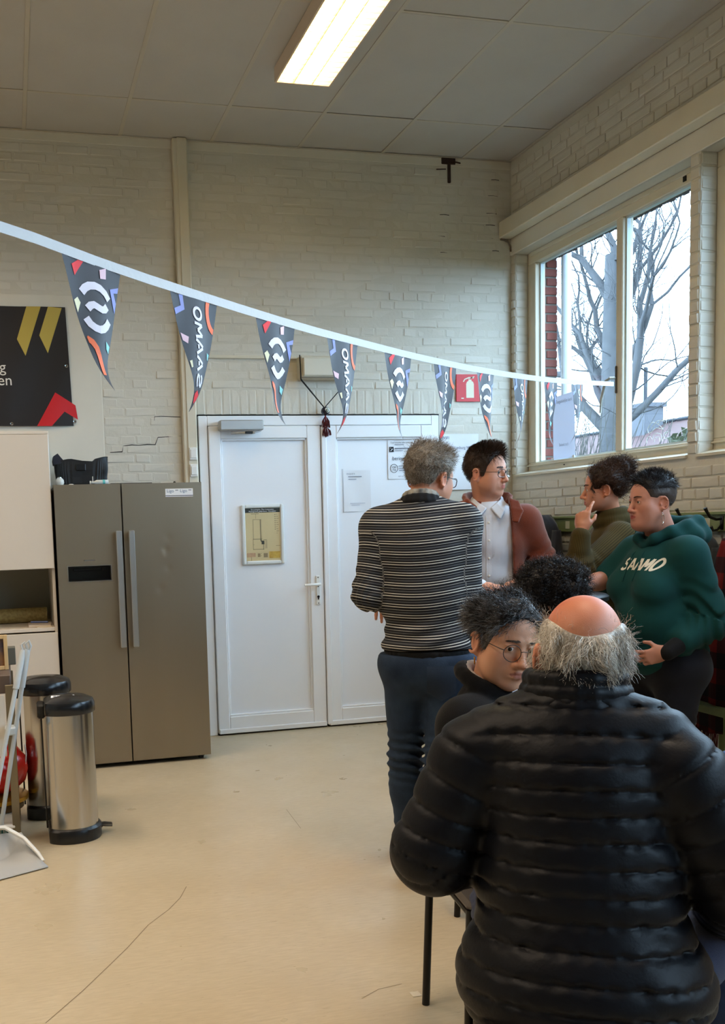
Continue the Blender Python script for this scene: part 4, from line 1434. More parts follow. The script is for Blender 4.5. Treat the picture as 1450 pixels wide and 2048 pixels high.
ext.add([(x, PY, z) for x, z in ((3.157, 2.281), (3.177, 2.281), (3.177, 2.289), (3.157, 2.289))], [(0, 1, 2, 3)])
ext.build('extinguisher_symbol', mat('sign_cream', (226, 220, 196), 0.5), fs, fix=False)

wf = sheet('wifi_paper', 'white network notice on the brick wall right of the door', 3.0, 3.29, 1.64, 2.035, 6.482, M_PAPER)
word('heading', 'WIFI', 0.030, lambda u, v: (3.03 + u, 6.474, 2.008 + v), mat('navy_ink', (70, 78, 110), 0.7), wf)
word('text_line', 'MT Limburg West', 0.028, lambda u, v: (3.155 + u, 6.474, 1.935 + v), mat('navy_ink', (0, 0, 0)), wf, width=0.19)
MB().tube([(2.982, 6.478, 2.03), (2.986, 6.478, 1.80)], 0.004, n=6).build('tape_edge', mat('brown_seam', (0, 0, 0)), wf)

# sheet stuck on the window pane and marker drawing on the other pane
ws = thing('window_sheet', 'white sheet taped to the lower corner of the window pane', 'paper', (3.69, 6.0, 1.83))
g = MB()
for i in range(9):
    for j in range(9):
        u, v = i / 8, j / 8
        g.v.append((3.690 - 0.004 * math.sin(5 * u + 2 * v), 6.142 - 0.264 * u + 0.02 * (v - .5) * 0, 1.822 + 0.425 * v + 0.01 * u * v))
for i in range(8):
    for j in range(8):
        q = i * 9 + j
        g.f.append((q, q + 9, q + 10, q + 1))
M_BACKLIT = mat('backlit_paper', (206, 212, 226), 0.7)
_n, _l = M_BACKLIT.node_tree.nodes, M_BACKLIT.node_tree.links
_t = _n.new('ShaderNodeBsdfTranslucent')
_t.inputs['Color'].default_value = lin((176, 182, 202))
_m = _n.new('ShaderNodeMixShader')
_m.inputs['Fac'].default_value = 0.22
_l.new(_n['Principled BSDF'].outputs[0], _m.inputs[1])
_l.new(_t.outputs[0], _m.inputs[2])
_l.new(_m.outputs[0], _n['Material Output'].inputs['Surface'])
g.build('sheet', M_BACKLIT, ws, smooth='all', fix=False)
word('heading', 'Toegankelijke kerk', 0.034, lambda u, v: (3.683, 6.0 - u, 2.205 + v), M_GREYINK, ws, width=0.2)
word('text_line', 'Bedankt toch', 0.03, lambda u, v: (3.683, 6.0 - u, 1.915 + v), M_GREYINK, ws, width=0.11)
MB().box(3.683, 6.13, 1.812, 3.687, 6.16, 1.832).box(3.683, 5.872, 1.818, 3.687, 5.898, 1.834).build('tape', M_PAPER, ws)
mk = MB()


def mark(pts):
    P = [(3.672, y, z) for y, z in pts]
    mk.tube(P, 0.0022, n=4)


sy = lambda px: 5.075 - (px - 1295) * 0.0044
sz = lambda py: 1.947 - (py - 850) * 0.0031
curves = [[(1297, 852), (1305, 846), (1316, 852), (1326, 862), (1312, 858), (1298, 866), (1294, 858), (1297, 852)],
          [(1316, 852), (1326, 842), (1332, 846), (1331, 856), (1322, 862)], [(1302, 858), (1314, 845), (1328, 848)],
          [(1292, 884), (1293, 874), (1300, 872), (1304, 878), (1307, 870), (1315, 868), (1322, 872), (1324, 884)],
          [(1308, 884), (1310, 876), (1318, 876), (1319, 884)], [(1328, 880), (1328, 870), (1336, 868), (1330, 872)], [(1330, 880), (1338, 878)],
          [(1352, 882), (1360, 872), (1372, 867)]]
for c_ in curves:
    P = [np.array(p, float) for p in c_]
    sm = []
    for i in range(len(P) - 1):
        p0, p1, p2, p3 = P[max(i - 1, 0)], P[i], P[i + 1], P[min(i + 2, len(P) - 1)]
        for s in (0, .33, .66):
            sm.append(0.5 * (2 * p1 + (p2 - p0) * s + (2 * p0 - 5 * p1 + 4 * p2 - p3) * s * s + (3 * p1 - p0 - 3 * p2 + p3) * s ** 3))
    sm.append(P[-1])
    mark([(sy(a), sz(b_)) for a, b_ in sm])
mk.build('marker_drawing', mat('white_marker', (235, 244, 246), 0.6), win1, fix=False)

# ---- coat rack along the window wall
M_OLIVE = mat('olive_paint', (128, 142, 92), 0.5, var=0.1, vscale=4)
rack = thing('coat_rack', 'olive green coat rack board with black double hooks under the window', 'coat rack', (3.54, 4.4, 1.37))
MB().box(3.53, 2.4, 1.325, 3.557, 6.40, 1.415, b=0.003).build('board', M_OLIVE, rack)
MB().box(3.515, 2.4, 1.412, 3.557, 6.40, 1.428, b=0.003).build('ledge', M_OLIVE, rack)
for k in range(17):
    y = 6.25 - 0.22 * k
    h = MB()
    hooked = y > 5.95 or y < 5.1
    h.box(3.522, y - 0.011, 1.335, 3.53, y + 0.011, 1.405, b=0.002)
    h.tube([(3.524, y, 1.39), (3.49, y, 1.388), (3.455, y, 1.402), (3.435, y, 1.43), (3.425, y, 1.448)], [0.006, 0.007, 0.008, 0.008, 0.010], n=8)
    h.tube([(3.524, y, 1.36), (3.50, y, 1.335), (3.475, y, 1.332), (3.462, y, 1.352)], [0.006, 0.006, 0.006, 0.008], n=8)
    if hooked:
        h.build('hook', M_BLACKMETAL, rack, smooth=True)
    MB().box(3.526, y - 0.13, 1.345, 3.5305, y - 0.085, 1.395, b=0.001).build('number_plate', mat('ivory_plate', (206, 208, 184), 0.5), rack)
bn = thing('bench', 'olive bench board on dark brackets along the wall under the coat rack', 'bench', (3.40, 4.4, 0))
MB().box(3.20, 2.4, 0.46, 3.55, 6.3, 0.50, b=0.004).build('seat_board', M_OLIVE, bn)
for y in (2.6, 3.9, 5.0, 6.1):
    MB().box(3.24, y - 0.02, 0.0, 3.27, y + 0.02, 0.46).box(3.52, y - 0.02, 0.0, 3.55, y + 0.02, 0.46).build('leg', M_OLIVE, bn)


def hanging(name, label, cat, y, half, z1, z0, m, seed, depth=0.11, x=3.44, sleeves=True, shoulder=0.10):
    """a garment on a hook: a soft hollow drape, narrow at the hook, with folds"""
    t = thing(name, label, cat, (x, y, z1), 'garments on the coat rack')
    r = np.random.default_rng(seed)
    ph = r.random(6) * 6.28

    def drape(hw, dp, za, zb, cy, taper, nm):
        g = MB()
        R, K = 26, 40
        for i in range(R + 1):
            v = i / R
            z = za + (zb - za) * v
            s = min(1.0, (0.18 + (v * (za - zb) / shoulder)) ** 0.6) if taper else 1.0
            s *= 1 + 0.12 * v
            for k in range(K):
                a = 2 * PI * k / K
                f = 1 + (0.10 + 0.14 * v) * math.sin(5 * a + ph[0] + 1.2 * v) * math.sin(3 * a + ph[1]) + 0.05 * math.sin(9 * a + ph[2] + 3 * v)
                px_ = x - 0.03 + dp * f * math.cos(a) * min(1, .45 + v)
                g.v.append((min(px_, 3.52 + 0.0 * v), cy + hw * s * f * math.sin(a), z + 0.012 * math.sin(4 * a + ph[3]) * v))
        for i in range(R):
            for k in range(K):
                k2 = (k + 1) % K
                g.f.append((i * K + k, i * K + k2, (i + 1) * K + k2, (i + 1) * K + k))
        g.f.append(tuple(range(K)))
        g.f.append(tuple(R * K + k for k in range(K))[::-1])
        return g.build(nm, m, t, smooth='all')
    drape(half, depth, z1, z0, y, True, 'garment_body')
    if sleeves:
        for s in (-1, 1):
            drape(0.055, 0.055, z1 - 0.10, z1 - 0.62, y + s * (half * 0.95), False, 'sleeve')
    return t


M_NAVY = mat('navy_wool', (16, 18, 30), 0.9, sheen=0.3)
M_DKGREY = mat('dark_slate_cloth', (38, 42, 46), 0.85, sheen=0.2)
hanging('coat', 'dark navy coat hanging on the rack behind the rust coloured jacket', 'coat', 5.81, 0.16, 1.44, 0.62, M_NAVY, 1)
hanging('jacket', 'dark grey green jacket on the rack close to the corner', 'jacket', 6.16, 0.17, 1.46, 0.75, mat('grey_green_cloth', (54, 58, 50), 0.85), 2)
hanging('coat', 'slate grey coat hanging behind the teal hooded sweater', 'coat', 4.34, 0.19, 1.35, 0.55, M_DKGREY, 3, depth=0.09)
M_PLAID = bpy.data.materials.new('red_black_plaid')
M_PLAID.use_nodes = True


def _plaid():
    N, L = M_PLAID.node_tree.nodes, M_PLAID.node_tree.links
    p = N['Principled BSDF']
    p.inputs['Roughness'].default_value = 0.9
    tc = N.new('ShaderNodeTexCoord')
    sp = N.new('ShaderNodeSeparateXYZ')
    L.new(tc.outputs['Object'], sp.inputs[0])
    tot = None
    for ax in ('Y', 'Z'):
        m1 = N.new('ShaderNodeMath'); m1.operation = 'MULTIPLY'; m1.inputs[1].default_value = 6.6
        L.new(sp.outputs[ax], m1.inputs[0])
        m2 = N.new('ShaderNodeMath'); m2.operation = 'FRACT'
        L.new(m1.outputs[0], m2.inputs[0])
        m3 = N.new('ShaderNodeMath'); m3.operation = 'GREATER_THAN'; m3.inputs[1].default_value = 0.5
        L.new(m2.outputs[0], m3.inputs[0])
        if tot is None:
            tot = m3
        else:
            a = N.new('ShaderNodeMath'); a.operation = 'ADD'
            L.new(tot.outputs[0], a.inputs[0]); L.new(m3.outputs[0], a.inputs[1])
            tot = a
    h = N.new('ShaderNodeMath'); h.operation = 'MULTIPLY'; h.inputs[1].default_value = 0.5
    L.new(tot.outputs[0], h.inputs[0])
    rp = N.new('ShaderNodeValToRGB')
    rp.color_ramp.interpolation = 'CONSTANT'
    e = rp.color_ramp.elements
    e[0].position, e[0].color = 0.0, lin((120, 10, 16))
    e[1].position, e[1].color = 0.4, lin((56, 7, 20))
    n3 = e.new(0.9); n3.color = lin((14, 12, 24))
    L.new(h.outputs[0], rp.inputs['Fac'])
    L.new(rp.outputs['Color'], p.inputs['Base Color'])


_plaid()
pl = hanging('plaid_scarf', 'long red and black plaid scarf with fringe hanging over the bench', 'scarf', 3.93, 0.20, 1.30, 0.36, M_PLAID, 4, depth=0.10, x=3.36, sleeves=False, shoulder=0.5)
fg = MB()
for k in range(90):
    a = rng.random() * 2 * PI
    x0, y0 = 3.32 + 0.10 * math.cos(a), 3.93 + 0.22 * math.sin(a)
    fg.tube([(x0, y0, 0.37), (x0 + rng.normal(0, .006), y0 + rng.normal(0, .008), 0.30), (x0 + rng.normal(0, .01), y0 + rng.normal(0, .012), 0.25)], 0.003, n=4)
fg.build('fringe', mat('dark_red_yarn', (74, 22, 32), 0.9), pl, kind='stuff')

# ---- high table with its things
tb = thing('high_table', 'high black bar table among the standing people', 'table', (2.31, 4.02, 0))
tt = MB()
tt.lathe([(0.31, 1.045), (0.33, 1.05), (0.33, 1.068), (0.32, 1.075)], (2.31, 4.02, 0), 48)
tt.build('tabletop', mat('black_laminate', (22, 23, 27), 0.4), tb, smooth=True)
MB().lathe([(0.06, 1.03), (0.035, 1.0), (0.035, 0.06)], (2.31, 4.02, 0), 20).build('column', M_BLACKMETAL, tb, smooth=True)
MB().lathe([(0.25, 0.0), (0.25, 0.012), (0.06, 0.04), (0.035, 0.06)], (2.31, 4.02, 0), 32).build('foot_plate', M_BLACKMETAL, tb, smooth=True)
bp_ = MB().box(-0.10, -0.13, 0, 0.10, 0.13, 0.004, M=Matrix.Translation((2.14, 3.86, 1.076)) @ Matrix.Rotation(0.25, 4, 'Z')).build('blue_folder', mat('blue_card', (112, 140, 214), 0.5))
tag(bp_, 'blue folder lying on the high table under the clasped hands', 'folder')
nb_ = MB().box(-0.07, -0.09, 0, 0.07, 0.09, 0.012, b=0.003, M=Matrix.Translation((2.15, 3.92, 1.081)) @ Matrix.Rotation(0.2, 4, 'Z')).build('tan_notebook', mat('tan_leather', (166, 120, 88), 0.5))
tag(nb_, 'tan notebook on the blue folder on the high table', 'notebook')
gl = thing('snack_box', 'small amber see-through box with a thin straw on the high table', 'box', (2.64, 4.12, 1.075))
MB().box(2.525, 4.06, 1.076, 2.62, 4.13, 1.155, b=0.004).build('box_body', mat('amber_plastic', (96, 78, 34), 0.2, spec=0.6), gl)
MB().box(2.523, 4.058, 1.148, 2.622, 4.132, 1.157, b=0.002).build('box_rim', mat('amber_rim', (140, 116, 62), 0.3), gl)
MB().tube([(2.60, 4.055, 1.10), (2.585, 4.03, 1.19)], 0.003, n=6).build('straw', mat('yellow_straw', (190, 168, 92), 0.4), gl)


# ---- stools with black tube legs
def stool(x, y, rz, label, sz=0.19):
    t = thing('stool', label, 'stool', (x, y, 0), 'black stools')
    M = Matrix.Translation((x, y, 0)) @ Matrix.Rotation(rz, 4, 'Z')
    MB().box(-sz, -sz, 0.435, sz, sz, 0.46, b=0.01, M=M).build('seat', mat('brown_grey_seat', (86, 78, 70), 0.6), t)
    for a in (-1, 1):
        for b_ in (-1, 1):
            MB().tube([M @ Vector((a * (sz - .01), b_ * (sz - .01), 0.44)), M @ Vector((a * (sz + .005), b_ * (sz + .005), 0.0))], 0.0115, n=10).build('leg', M_BLACKMETAL, t, smooth=True)
    fr_ = MB()
    for a, b_ in (((-1, -1), (1, -1)), ((1, -1), (1, 1)), ((1, 1), (-1, 1)), ((-1, 1), (-1, -1))):
        fr_.tube([M @ Vector((a[0] * (sz - .012), a[1] * (sz - .012), 0.425)), M @ Vector((b_[0] * (sz - .012), b_[1] * (sz - .012), 0.425))], 0.009, n=8)
    fr_.build('seat_frame', M_BLACKMETAL, t, smooth=True)
    return t


# ---- outside: bare tree, bush, neighbouring house, hedge
def bare_tree(base, label):
    t = thing('bare_tree', label, 'tree', base)
    big, fine = MB(), MB()
    r = np.random.default_rng(5)

    def grow(p, d, ln, rad, depth):
        n = 4
        pts, rs = [p], [rad]
        for k in range(n):
            d = (d + Vector(r.normal(0, 0.15, 3)) + Vector((0, 0, 0.05 * (depth > 0)))).normalized()
            p = p + d * ln / n
            pts.append(p)
            rs.append(rad * (1 - 0.42 * (k + 1) / n))
        (big if rad > 0.03 else fine).tube(pts, rs, n=8 if rad > 0.06 else (5 if rad > 0.02 else 3), cap=False)
        if depth >= 7 or rad < 0.0032:
            return
        for k in range(2 if depth < 2 else 3):
            ax = d.orthogonal().normalized()
            ax.rotate(Matrix.Rotation(2 * PI * (k / 3 + r.random() * 0.5), 3, d))
            nd = (d + ax * (0.35 + 0.4 * r.random())).normalized()
            grow(pts[-1 if k < 2 else 2 + int(r.integers(0, 2))], nd, ln * (0.60 + 0.25 * r.random()), rs[-1] * (0.97 if k == 0 else 0.58 + 0.15 * r.random()), depth + 1)
        for q in pts[1:4]:
            for _ in range(2 if depth < 4 else 1):
                if r.random() > (0.9 if depth < 5 else 0.55):
                    continue
                sd = (d * 0.5 + Vector(r.normal(0, .6, 3)) + Vector((0, 0, .25))).normalized()
                grow(q, sd, ln * (0.35 + .25 * r.random()), min(0.016, rs[-1] * 0.35), max(depth + 2, 4))
    B = Vector(base)
    trunk = [B, B + Vector((0.02, -0.02, 1.4)), B + Vector((0, 0.0, 2.75)), B + Vector((-0.05, 0, 4.2)), B + Vector((-0.04, 0.05, 5.2))]
    big.tube(trunk, [0.27, 0.22, 0.19, 0.12, 0.07], n=12)
    for z, d, ln, rad in ((2.75, (-0.25, 0.95, 0.85), 1.3, 0.085), (2.9, (-0.15, 0.55, 1.0), 1.3, 0.075), (2.7, (0.2, -0.75, 0.75), 1.4, 0.085), (2.85, (0.25, -1.1, 0.6), 1.5, 0.06),
                          (3.6, (-.1, .35, 1), 1.1, 0.06), (3.9, (0.1, -0.3, 1), 1.1, 0.07), (4.4, (0, 0.15, 1), 1.0, 0.07), (3.5, (0.3, -0.5, 0.9), 1.1, 0.055), (3.3, (0.1, .8, .7), 1.0, .05),
                          (4.8, (.1, -.4, .9), .9, .05), (5.1, (-.1, .3, 1), .9, .05), (3.2, (-.2, .5, .9), 1.2, .055)):
        grow(B + Vector((0, 0, z)), Vector(d).normalized(), ln, rad, 1)
    bark = mat('grey_bark', (74, 75, 78), 0.9, var=0.3, vscale=8)
    big.build('trunk', bark, t, smooth='all', fix=False)
    fine.build('twigs', bark, t, smooth='all', fix=False, kind='stuff')
    return t


bare_tree((8.05, 11.85, -0.3), 'bare winter tree with thick trunk outside the window')
bu = thing('bush', 'leafless bush at the foot of the bare tree outside', 'bush', (7.2, 11.3, -0.3))
q = MB()
r = np.random.default_rng(9)
for k in range(220):
    a = r.random() * 2 * PI
    s = Vector((7.3 + r.normal(0, .25), 12.0 + r.normal(0, .7), -0.3))
    e_ = s + Vector((r.normal(0, .7), r.normal(0, .8), 2.5 + r.random() * 0.9))
    m_ = s.lerp(e_, .55) + Vector((r.normal(0, .12), r.normal(0, .12), 0))
    q.tube([s, m_, e_], [0.014, 0.009, 0.003], n=3, cap=False)
q.build('twigs', mat('bush_twig', (74, 72, 66), 0.9, var=0.3), bu, kind='stuff', fix=False)

hs = thing('house', 'low neighbouring house with red tiled roof and chimney seen through the window', 'house', (21, 28, -0.3))
MB().box(20.5, 22, -0.3, 27, 40, 3.1).build('wall', mat('house_brick', (66, 48, 44), 0.9, var=0.2), hs)
rf = MB()
rf.add([(20.0, 21.5, 3.0), (20.0, 40.5, 3.0), (23.7, 40.5, 4.75), (23.7, 21.5, 4.75), (27.5, 21.5, 3.0), (27.5, 40.5, 3.0)], [(0, 1, 2, 3), (3, 2, 5, 4), (0, 3, 4), (1, 5, 2), (0, 4, 5, 1)])
rf.build('roof', mat('red_roof_tile', (74, 46, 44), 0.8, var=0.25, vscale=6), hs)
for k in range(14):
    MB().box(23.55, 21.6 + 1.35 * k, 4.70, 23.85, 22.9 + 1.35 * k, 4.83, b=0.05).build('ridge_tile', mat('dark_ridge', (36, 42, 50), 0.8), hs)
ch = MB().box(22.7, 31.6, 4.0, 23.5, 32.7, 5.35).build('chimney', mat('pale_chimney', (84, 86, 92), 0.9), hs)
MB().box(22.62, 31.5, 5.3, 23.58, 32.8, 5.45).build('chimney_cap', mat('pale_chimney', (0, 0, 0)), ch)
MB().tube([(23.1, 32.1, 5.4), (23.1, 32.1, 6.8)], 0.07, n=8).build('flue', mat('dark_ridge', (0, 0, 0)), ch)
for k, (y, z) in enumerate(((27.0, 1.6), (29.5, 1.6), (32.0, 1.6))):
    wn = MB().box(20.4, y, z, 20.52, y + 1.1, z + 1.2).build('window', M_WHITE, hs)
    MB().box(20.36, y + .1, z + .1, 20.41, y + 1.0, z + 1.1).build('pane', mat('dark_pane', (50, 60, 70), 0.1), wn)


def shrub(x, y, w, hgt, label, colr, seed):
    t = thing('shrub', label, 'shrub', (x, y, -0.3))
    r = np.random.default_rng(seed)
    g = MB()
    for k in range(1500):
        d = Vector(r.normal(0, 1, 3)).normalized()
        p = Vector((x, y, hgt * 0.5)) + Vector((d.x * w, d.y * w, d.z * hgt * 0.55)) * (0.75 + 0.3 * r.random())
        a, b_ = Vector(r.normal(0, 1, 3)).normalized() * 0.11, Vector(r.normal(0, 1, 3)).normalized() * 0.07
        g.add([p - a, p - b_, p + a, p + b_], [(0, 1, 2, 3)])
    g.build('foliage', colr, t, fix=False, kind='stuff')
    MB().tube([(x, y, -0.3), (x, y, hgt * 0.6)], [0.09, 0.05], n=8).build('stem', mat('grey_bark', (0, 0, 0)), t)


shrub(14.0, 17.6, 1.1, 3.0, 'green bush outside at the edge of the window view', mat('olive_leaf', (54, 60, 34), 0.8, var=0.4), 3)

# ================================================================== people
A3 = lambda *v: np.array(v, float)


def fwd(a):
    a = math.radians(a)
    return A3(math.sin(a), math.cos(a), 0)


def axes(yaw, pitch=0.0, roll=0.0):
    """columns: right, forward, up; pitch > 0 looks down, roll > 0 tips to the right"""
    f = fwd(yaw)
    r = A3(f[1], -f[0], 0)
    u = A3(0, 0, 1.0)
    p, q = math.radians(pitch), math.radians(roll)
    f, u = f * math.cos(p) - u * math.sin(p), u * math.cos(p) + f * math.sin(p)
    r, u = r * math.cos(q) - u * math.sin(q), u * math.cos(q) + r * math.sin(q)
    return np.stack([r, f, u], 1)


def smin(a, b, k):
    if k <= 0:
        return np.minimum(a, b)
    h = np.clip(0.5 + 0.5 * (b - a) / k, 0, 1)
    return b + (a - b) * h - k * h * (1 - h)


class Shape:
    """a soft union of tapered limbs and ellipsoids, given as a distance field"""

    def __init__(self):
        self.ops = []

    def cap(self, a, b, ra, rb=None, k=0.02, cut=False):
        a, b = np.array(a, float), np.array(b, float)
        rb = ra if rb is None else rb
        c, R = (a + b) / 2, np.linalg.norm(b - a) / 2 + max(ra, rb)
        self.ops.append(('c', (a, b, ra, rb), k, cut, c, R))
        return self

    def chain(self, pts, rs, k=0.02, cut=False):
        for i in range(len(pts) - 1):
            self.cap(pts[i], pts[i + 1], rs[i], rs[i + 1], k, cut)
        return self

    def ell(self, c, r, R=None, k=0.02, cut=False):
        c, r = np.array(c, float), np.array(r, float)
        self.ops.append(('e', (c, r, np.eye(3) if R is None else R), k, cut, c, r.max()))
        return self

    def sub(self, shape, R, t, s=1.0, k=0.02, c=(0, 0, 0), rad=0.2):
        self.ops.append(('g', (shape, R, np.array(t, float), s), k, False, R @ np.array(c, float) * s + t, rad * s))
        return self

    def __call__(self, P):
        d = np.full(len(P), 1.0)
        for kind, q, k, cut, c, R in self.ops:
            m = ((P - c) ** 2).sum(1) < (R + 0.07 + k) ** 2
            if not m.any():
                continue
            X = P[m]
            if kind == 'c':
                a, b, ra, rb = q
                ab = b - a
                t = np.clip(((X - a) @ ab) / max(ab @ ab, 1e-12), 0, 1)
                v = np.linalg.norm(X - a - t[:, None] * ab, axis=1) - (ra + (rb - ra) * t)
            elif kind == 'e':
                cc, r, Rm = q
                p = (X - cc) @ Rm
                k0 = np.linalg.norm(p / r, axis=1)
                k1 = np.linalg.norm(p / (r * r), axis=1)
                v = np.where(k1 > 1e-6, k0 * (k0 - 1) / np.maximum(k1, 1e-6), -r.min())
            else:
                sh, Rm, t, s = q
                v = sh((X - t) @ Rm / s) * s
            d[m] = -smin(-d[m], v, k) if cut else smin(d[m], v, k)
        return d


def surface(f, lo, hi, h, pad=1.6):
    """surface nets over a distance field, evaluated only near the surface"""
    lo, hi = np.array(lo, float), np.array(hi, float)
    B = 4
    nb = np.ceil((hi - lo) / (h * B)).astype(int) + 1
    n = nb * B
    I = np.stack(np.meshgrid(*[np.arange(k) for k in nb], indexing='ij'), -1).reshape(-1, 3)
    cc = lo + (I * B + (B - 1) / 2) * h
    dc = f(cc)
    V = np.repeat(np.repeat(np.repeat(np.where(dc < 0, -1.0, 1.0).reshape(nb), B, 0), B, 1), B, 2).astype(np.float32)
    act = I[np.abs(dc) < h * B * pad]
    O = np.stack(np.meshgrid(*[np.arange(B)] * 3, indexing='ij'), -1).reshape(-1, 3)
    idx = (act[:, None, :] * B + O[None]).reshape(-1, 3)
    V[idx[:, 0], idx[:, 1], idx[:, 2]] = f(lo + idx * h)
    S = V < 0
    C = [(x, y, z) for x in (0, 1) for y in (0, 1) for z in (0, 1)]
    m = n - 1
    cnt = np.zeros(m, np.int8)
    for x, y, z in C:
        cnt += S[x:x + m[0], y:y + m[1], z:z + m[2]]
    ci = np.argwhere((cnt > 0) & (cnt < 8))
    vid = np.full(m, -1, np.int32)
    vid[ci[:, 0], ci[:, 1], ci[:, 2]] = np.arange(len(ci))
    val = {c: V[ci[:, 0] + c[0], ci[:, 1] + c[1], ci[:, 2] + c[2]].astype(float) for c in C}
    acc, num = np.zeros((len(ci), 3)), np.zeros(len(ci))
    for a in C:
        for ax in range(3):
            if a[ax]:
                continue
            b = tuple(v + (i == ax) for i, v in enumerate(a))
            v0, v1 = val[a], val[b]
            x = (v0 < 0) != (v1 < 0)
            t = np.where(x, v0 / np.where(x, v0 - v1, 1), 0)
            p = np.repeat(np.array(a, float)[None], len(ci), 0)
            p[:, ax] += t
            acc += p * x[:, None]
            num += x
    verts = lo + (ci + acc / num[:, None]) * h
    faces = []
    for ax in range(3):
        p, q = (ax + 1) % 3, (ax + 2) % 3
        sl = [slice(1, m[i]) for i in range(3)]
        sl[ax] = slice(0, m[ax])
        s2 = list(sl)
        s2[ax] = slice(1, m[ax] + 1)
        s0, s1 = S[tuple(sl)], S[tuple(s2)]
        e = np.argwhere(s0 != s1)
        off = np.array([1, 1, 1])
        off[ax] = 0
        inside = s0[e[:, 0], e[:, 1], e[:, 2]]
        e = e + off
        quad = []
        for dp, dq in ((-1, -1), (0, -1), (0, 0), (-1, 0)):
            g = e.copy()
            g[:, p] += dp
            g[:, q] += dq
            quad.append(vid[g[:, 0], g[:, 1], g[:, 2]])
        quad = np.stack(quad, 1)
        quad[~inside] = quad[~inside][:, ::-1]
        faces.append(quad)
    faces = np.concatenate(faces)
    return verts, faces[(faces >= 0).all(1)]


def np_mesh(name, V, F, m, tint=None, extra=None, smooth=True):
    me = bpy.data.meshes.new(name)
    me.vertices.add(len(V))
    me.vertices.foreach_set('co', np.asarray(V, np.float32).ravel())
    k = F.shape[1]
    me.loops.add(F.size)
    me.loops.foreach_set('vertex_index', F.astype(np.int32).ravel())
    me.polygons.add(len(F))
    me.polygons.foreach_set('loop_start', np.arange(len(F), dtype=np.int32) * k)
    me.polygons.foreach_set('use_smooth', np.full(len(F), smooth))
    me.update()
    if tint is not None:
        a = me.color_attributes.new('tint', 'FLOAT_COLOR', 'POINT')
        t = np.ones((len(V), 4), np.float32)
        t[:, :3] = tint
        a.data.foreach_set('color', t.ravel())
    for nm, arr in (extra or {}).items():
        a = me.attributes.new(nm, 'FLOAT', 'POINT')
        a.data.foreach_set('value', np.asarray(arr, np.float32))
    me.materials.append(m)
    return me


def put_mesh(name, me, parent, **kw):
    o = bpy.data.objects.new(name, me)
    put(o, parent)
    return tag(o, **kw)


def L3(c):
    return np.array(lin(c)[:3])


def waves(P, seed, f=14.0, n=4):
    """smooth pseudo-noise in about -1..1"""
    r = np.random.default_rng(seed)
    s = np.zeros(len(P))
    for i in range(n):
        k = r.normal(0, f, 3)
        s += np.sin(P @ k + r.random() * 6.28 + 1.3 * np.sin(P @ r.normal(0, f * .6, 3) + r.random() * 6))
    return s / n


# ---- heads
def head_shape(male=True, ear=True, jaw=1.0, nose=1.0, smile=0.0, cheek=1.0):
    h = Shape()
    lt = .8 if male else 1.0
    h.ell((0, -.018, .033), (.0755, .098, .086))
    h.ell((0, .022, .03), (.066, .062, .060), k=.03)
    h.ell((0, .028, -.03), (.059 * jaw, .056, .072), k=.03)
    for s in (-1, 1):
        h.cap((s * .050 * jaw, .006, -.052), (s * .020, .060, -.096), .017, .014, k=.03)
        h.ell((s * .042, .052, -.024), (.024 * cheek, .020, .022), k=.03)
        h.ell((s * .037 * jaw, .036, -.058), (.029, .034, .040), k=.03)
        h.cap((s * .012, .0835, .0205), (s * .046, .064, .019), .0085 if male else .006, .0075 if male else .006, k=.015)
    h.ell((0, .068, -.1), (.020 * (1.1 if male else .9), .017, .016), k=.022)
    for s in (-1, 1):
        h.ell((s * .031, .094, .001), (.019, .016, .0125), k=.012, cut=True)
    h.cap((0, .083, .008), (0, .083 + .021 * nose, -.033), .0078, .0105, k=.010)
    h.ell((0, .085 + .021 * nose, -.037), (.0112, .0112, .0092), k=.006)
    for s in (-1, 1):
        h.ell((s * .0125, .0955, -.0405), (.0082, .0098, .0076), k=.005)
        h.ell((s * .0065, .0985, -.0475), (.0038, .0048, .0035), k=.002, cut=True)
    h.ell((0, .073, -.062), (.031, .022, .024), k=.016)
    up = .003 * smile
    h.chain([(-.023, .081, -.0655 + up), (-.008, .0925, -.0600), (0, .0928, -.0618), (.008, .0925, -.0600), (.023, .081, -.0655 + up)], [.0026 * lt, .0042 * lt, .0040 * lt, .0042 * lt, .0026 * lt], k=.005)
    h.chain([(-.021, .081, -.0675 + up), (-.007, .0912, -.0722), (.007, .0912, -.0722), (.021, .081, -.0675 + up)], [.0028 * lt, .0052 * lt, .0052 * lt, .0028 * lt], k=.006)
    h.chain([(-.025, .085, -.0660 + up * 1.3), (-.01, .0975, -.0664), (.01, .0975, -.0664), (.025, .085, -.0660 + up * 1.3)], [.0013, .0018, .0018, .0013], k=.002, cut=True)
    for s in (-1, 1):
        h.ell((s * .031, .0735, .001), (.0145, .0135, .0135), k=.005)
        h.ell((s * .0315, .0895, -.0003), (.0128, .012, .0048), k=.002, cut=True)
        h.ell((s * .0305, .0785, .0085), (.0145, .009, .0035), k=.004)
    if ear:
        for s in (-1, 1):
            R = axes(s * 66, 0, s * 8)
            h.ell((s * .0765, -.012, -.010), (.0175, .0075, .029), R, k=.006)
            h.ell((s * .0885, -.008, -.009), (.0120, .0090, .020), R, k=.003, cut=True)
            o = A3(s * .0800, -.012, -.010)
            pts = []
            for q in range(13):
                a = -.9 + 4.6 * q / 12
                pts.append(o + R @ A3(-.0165 * math.sin(a), .0025, 0) + A3(s * .0035, 0, .0275 * math.cos(a)))
            h.chain(pts[:], [.0034] * len(pts), k=.004)
            h.ell((s * .0790, .002, -.014), (.0035, .0055, .007), R, k=.003)
            h.ell((s * .0750, -.004, -.037), (.008, .006, .0095), R, k=.005)
    return h


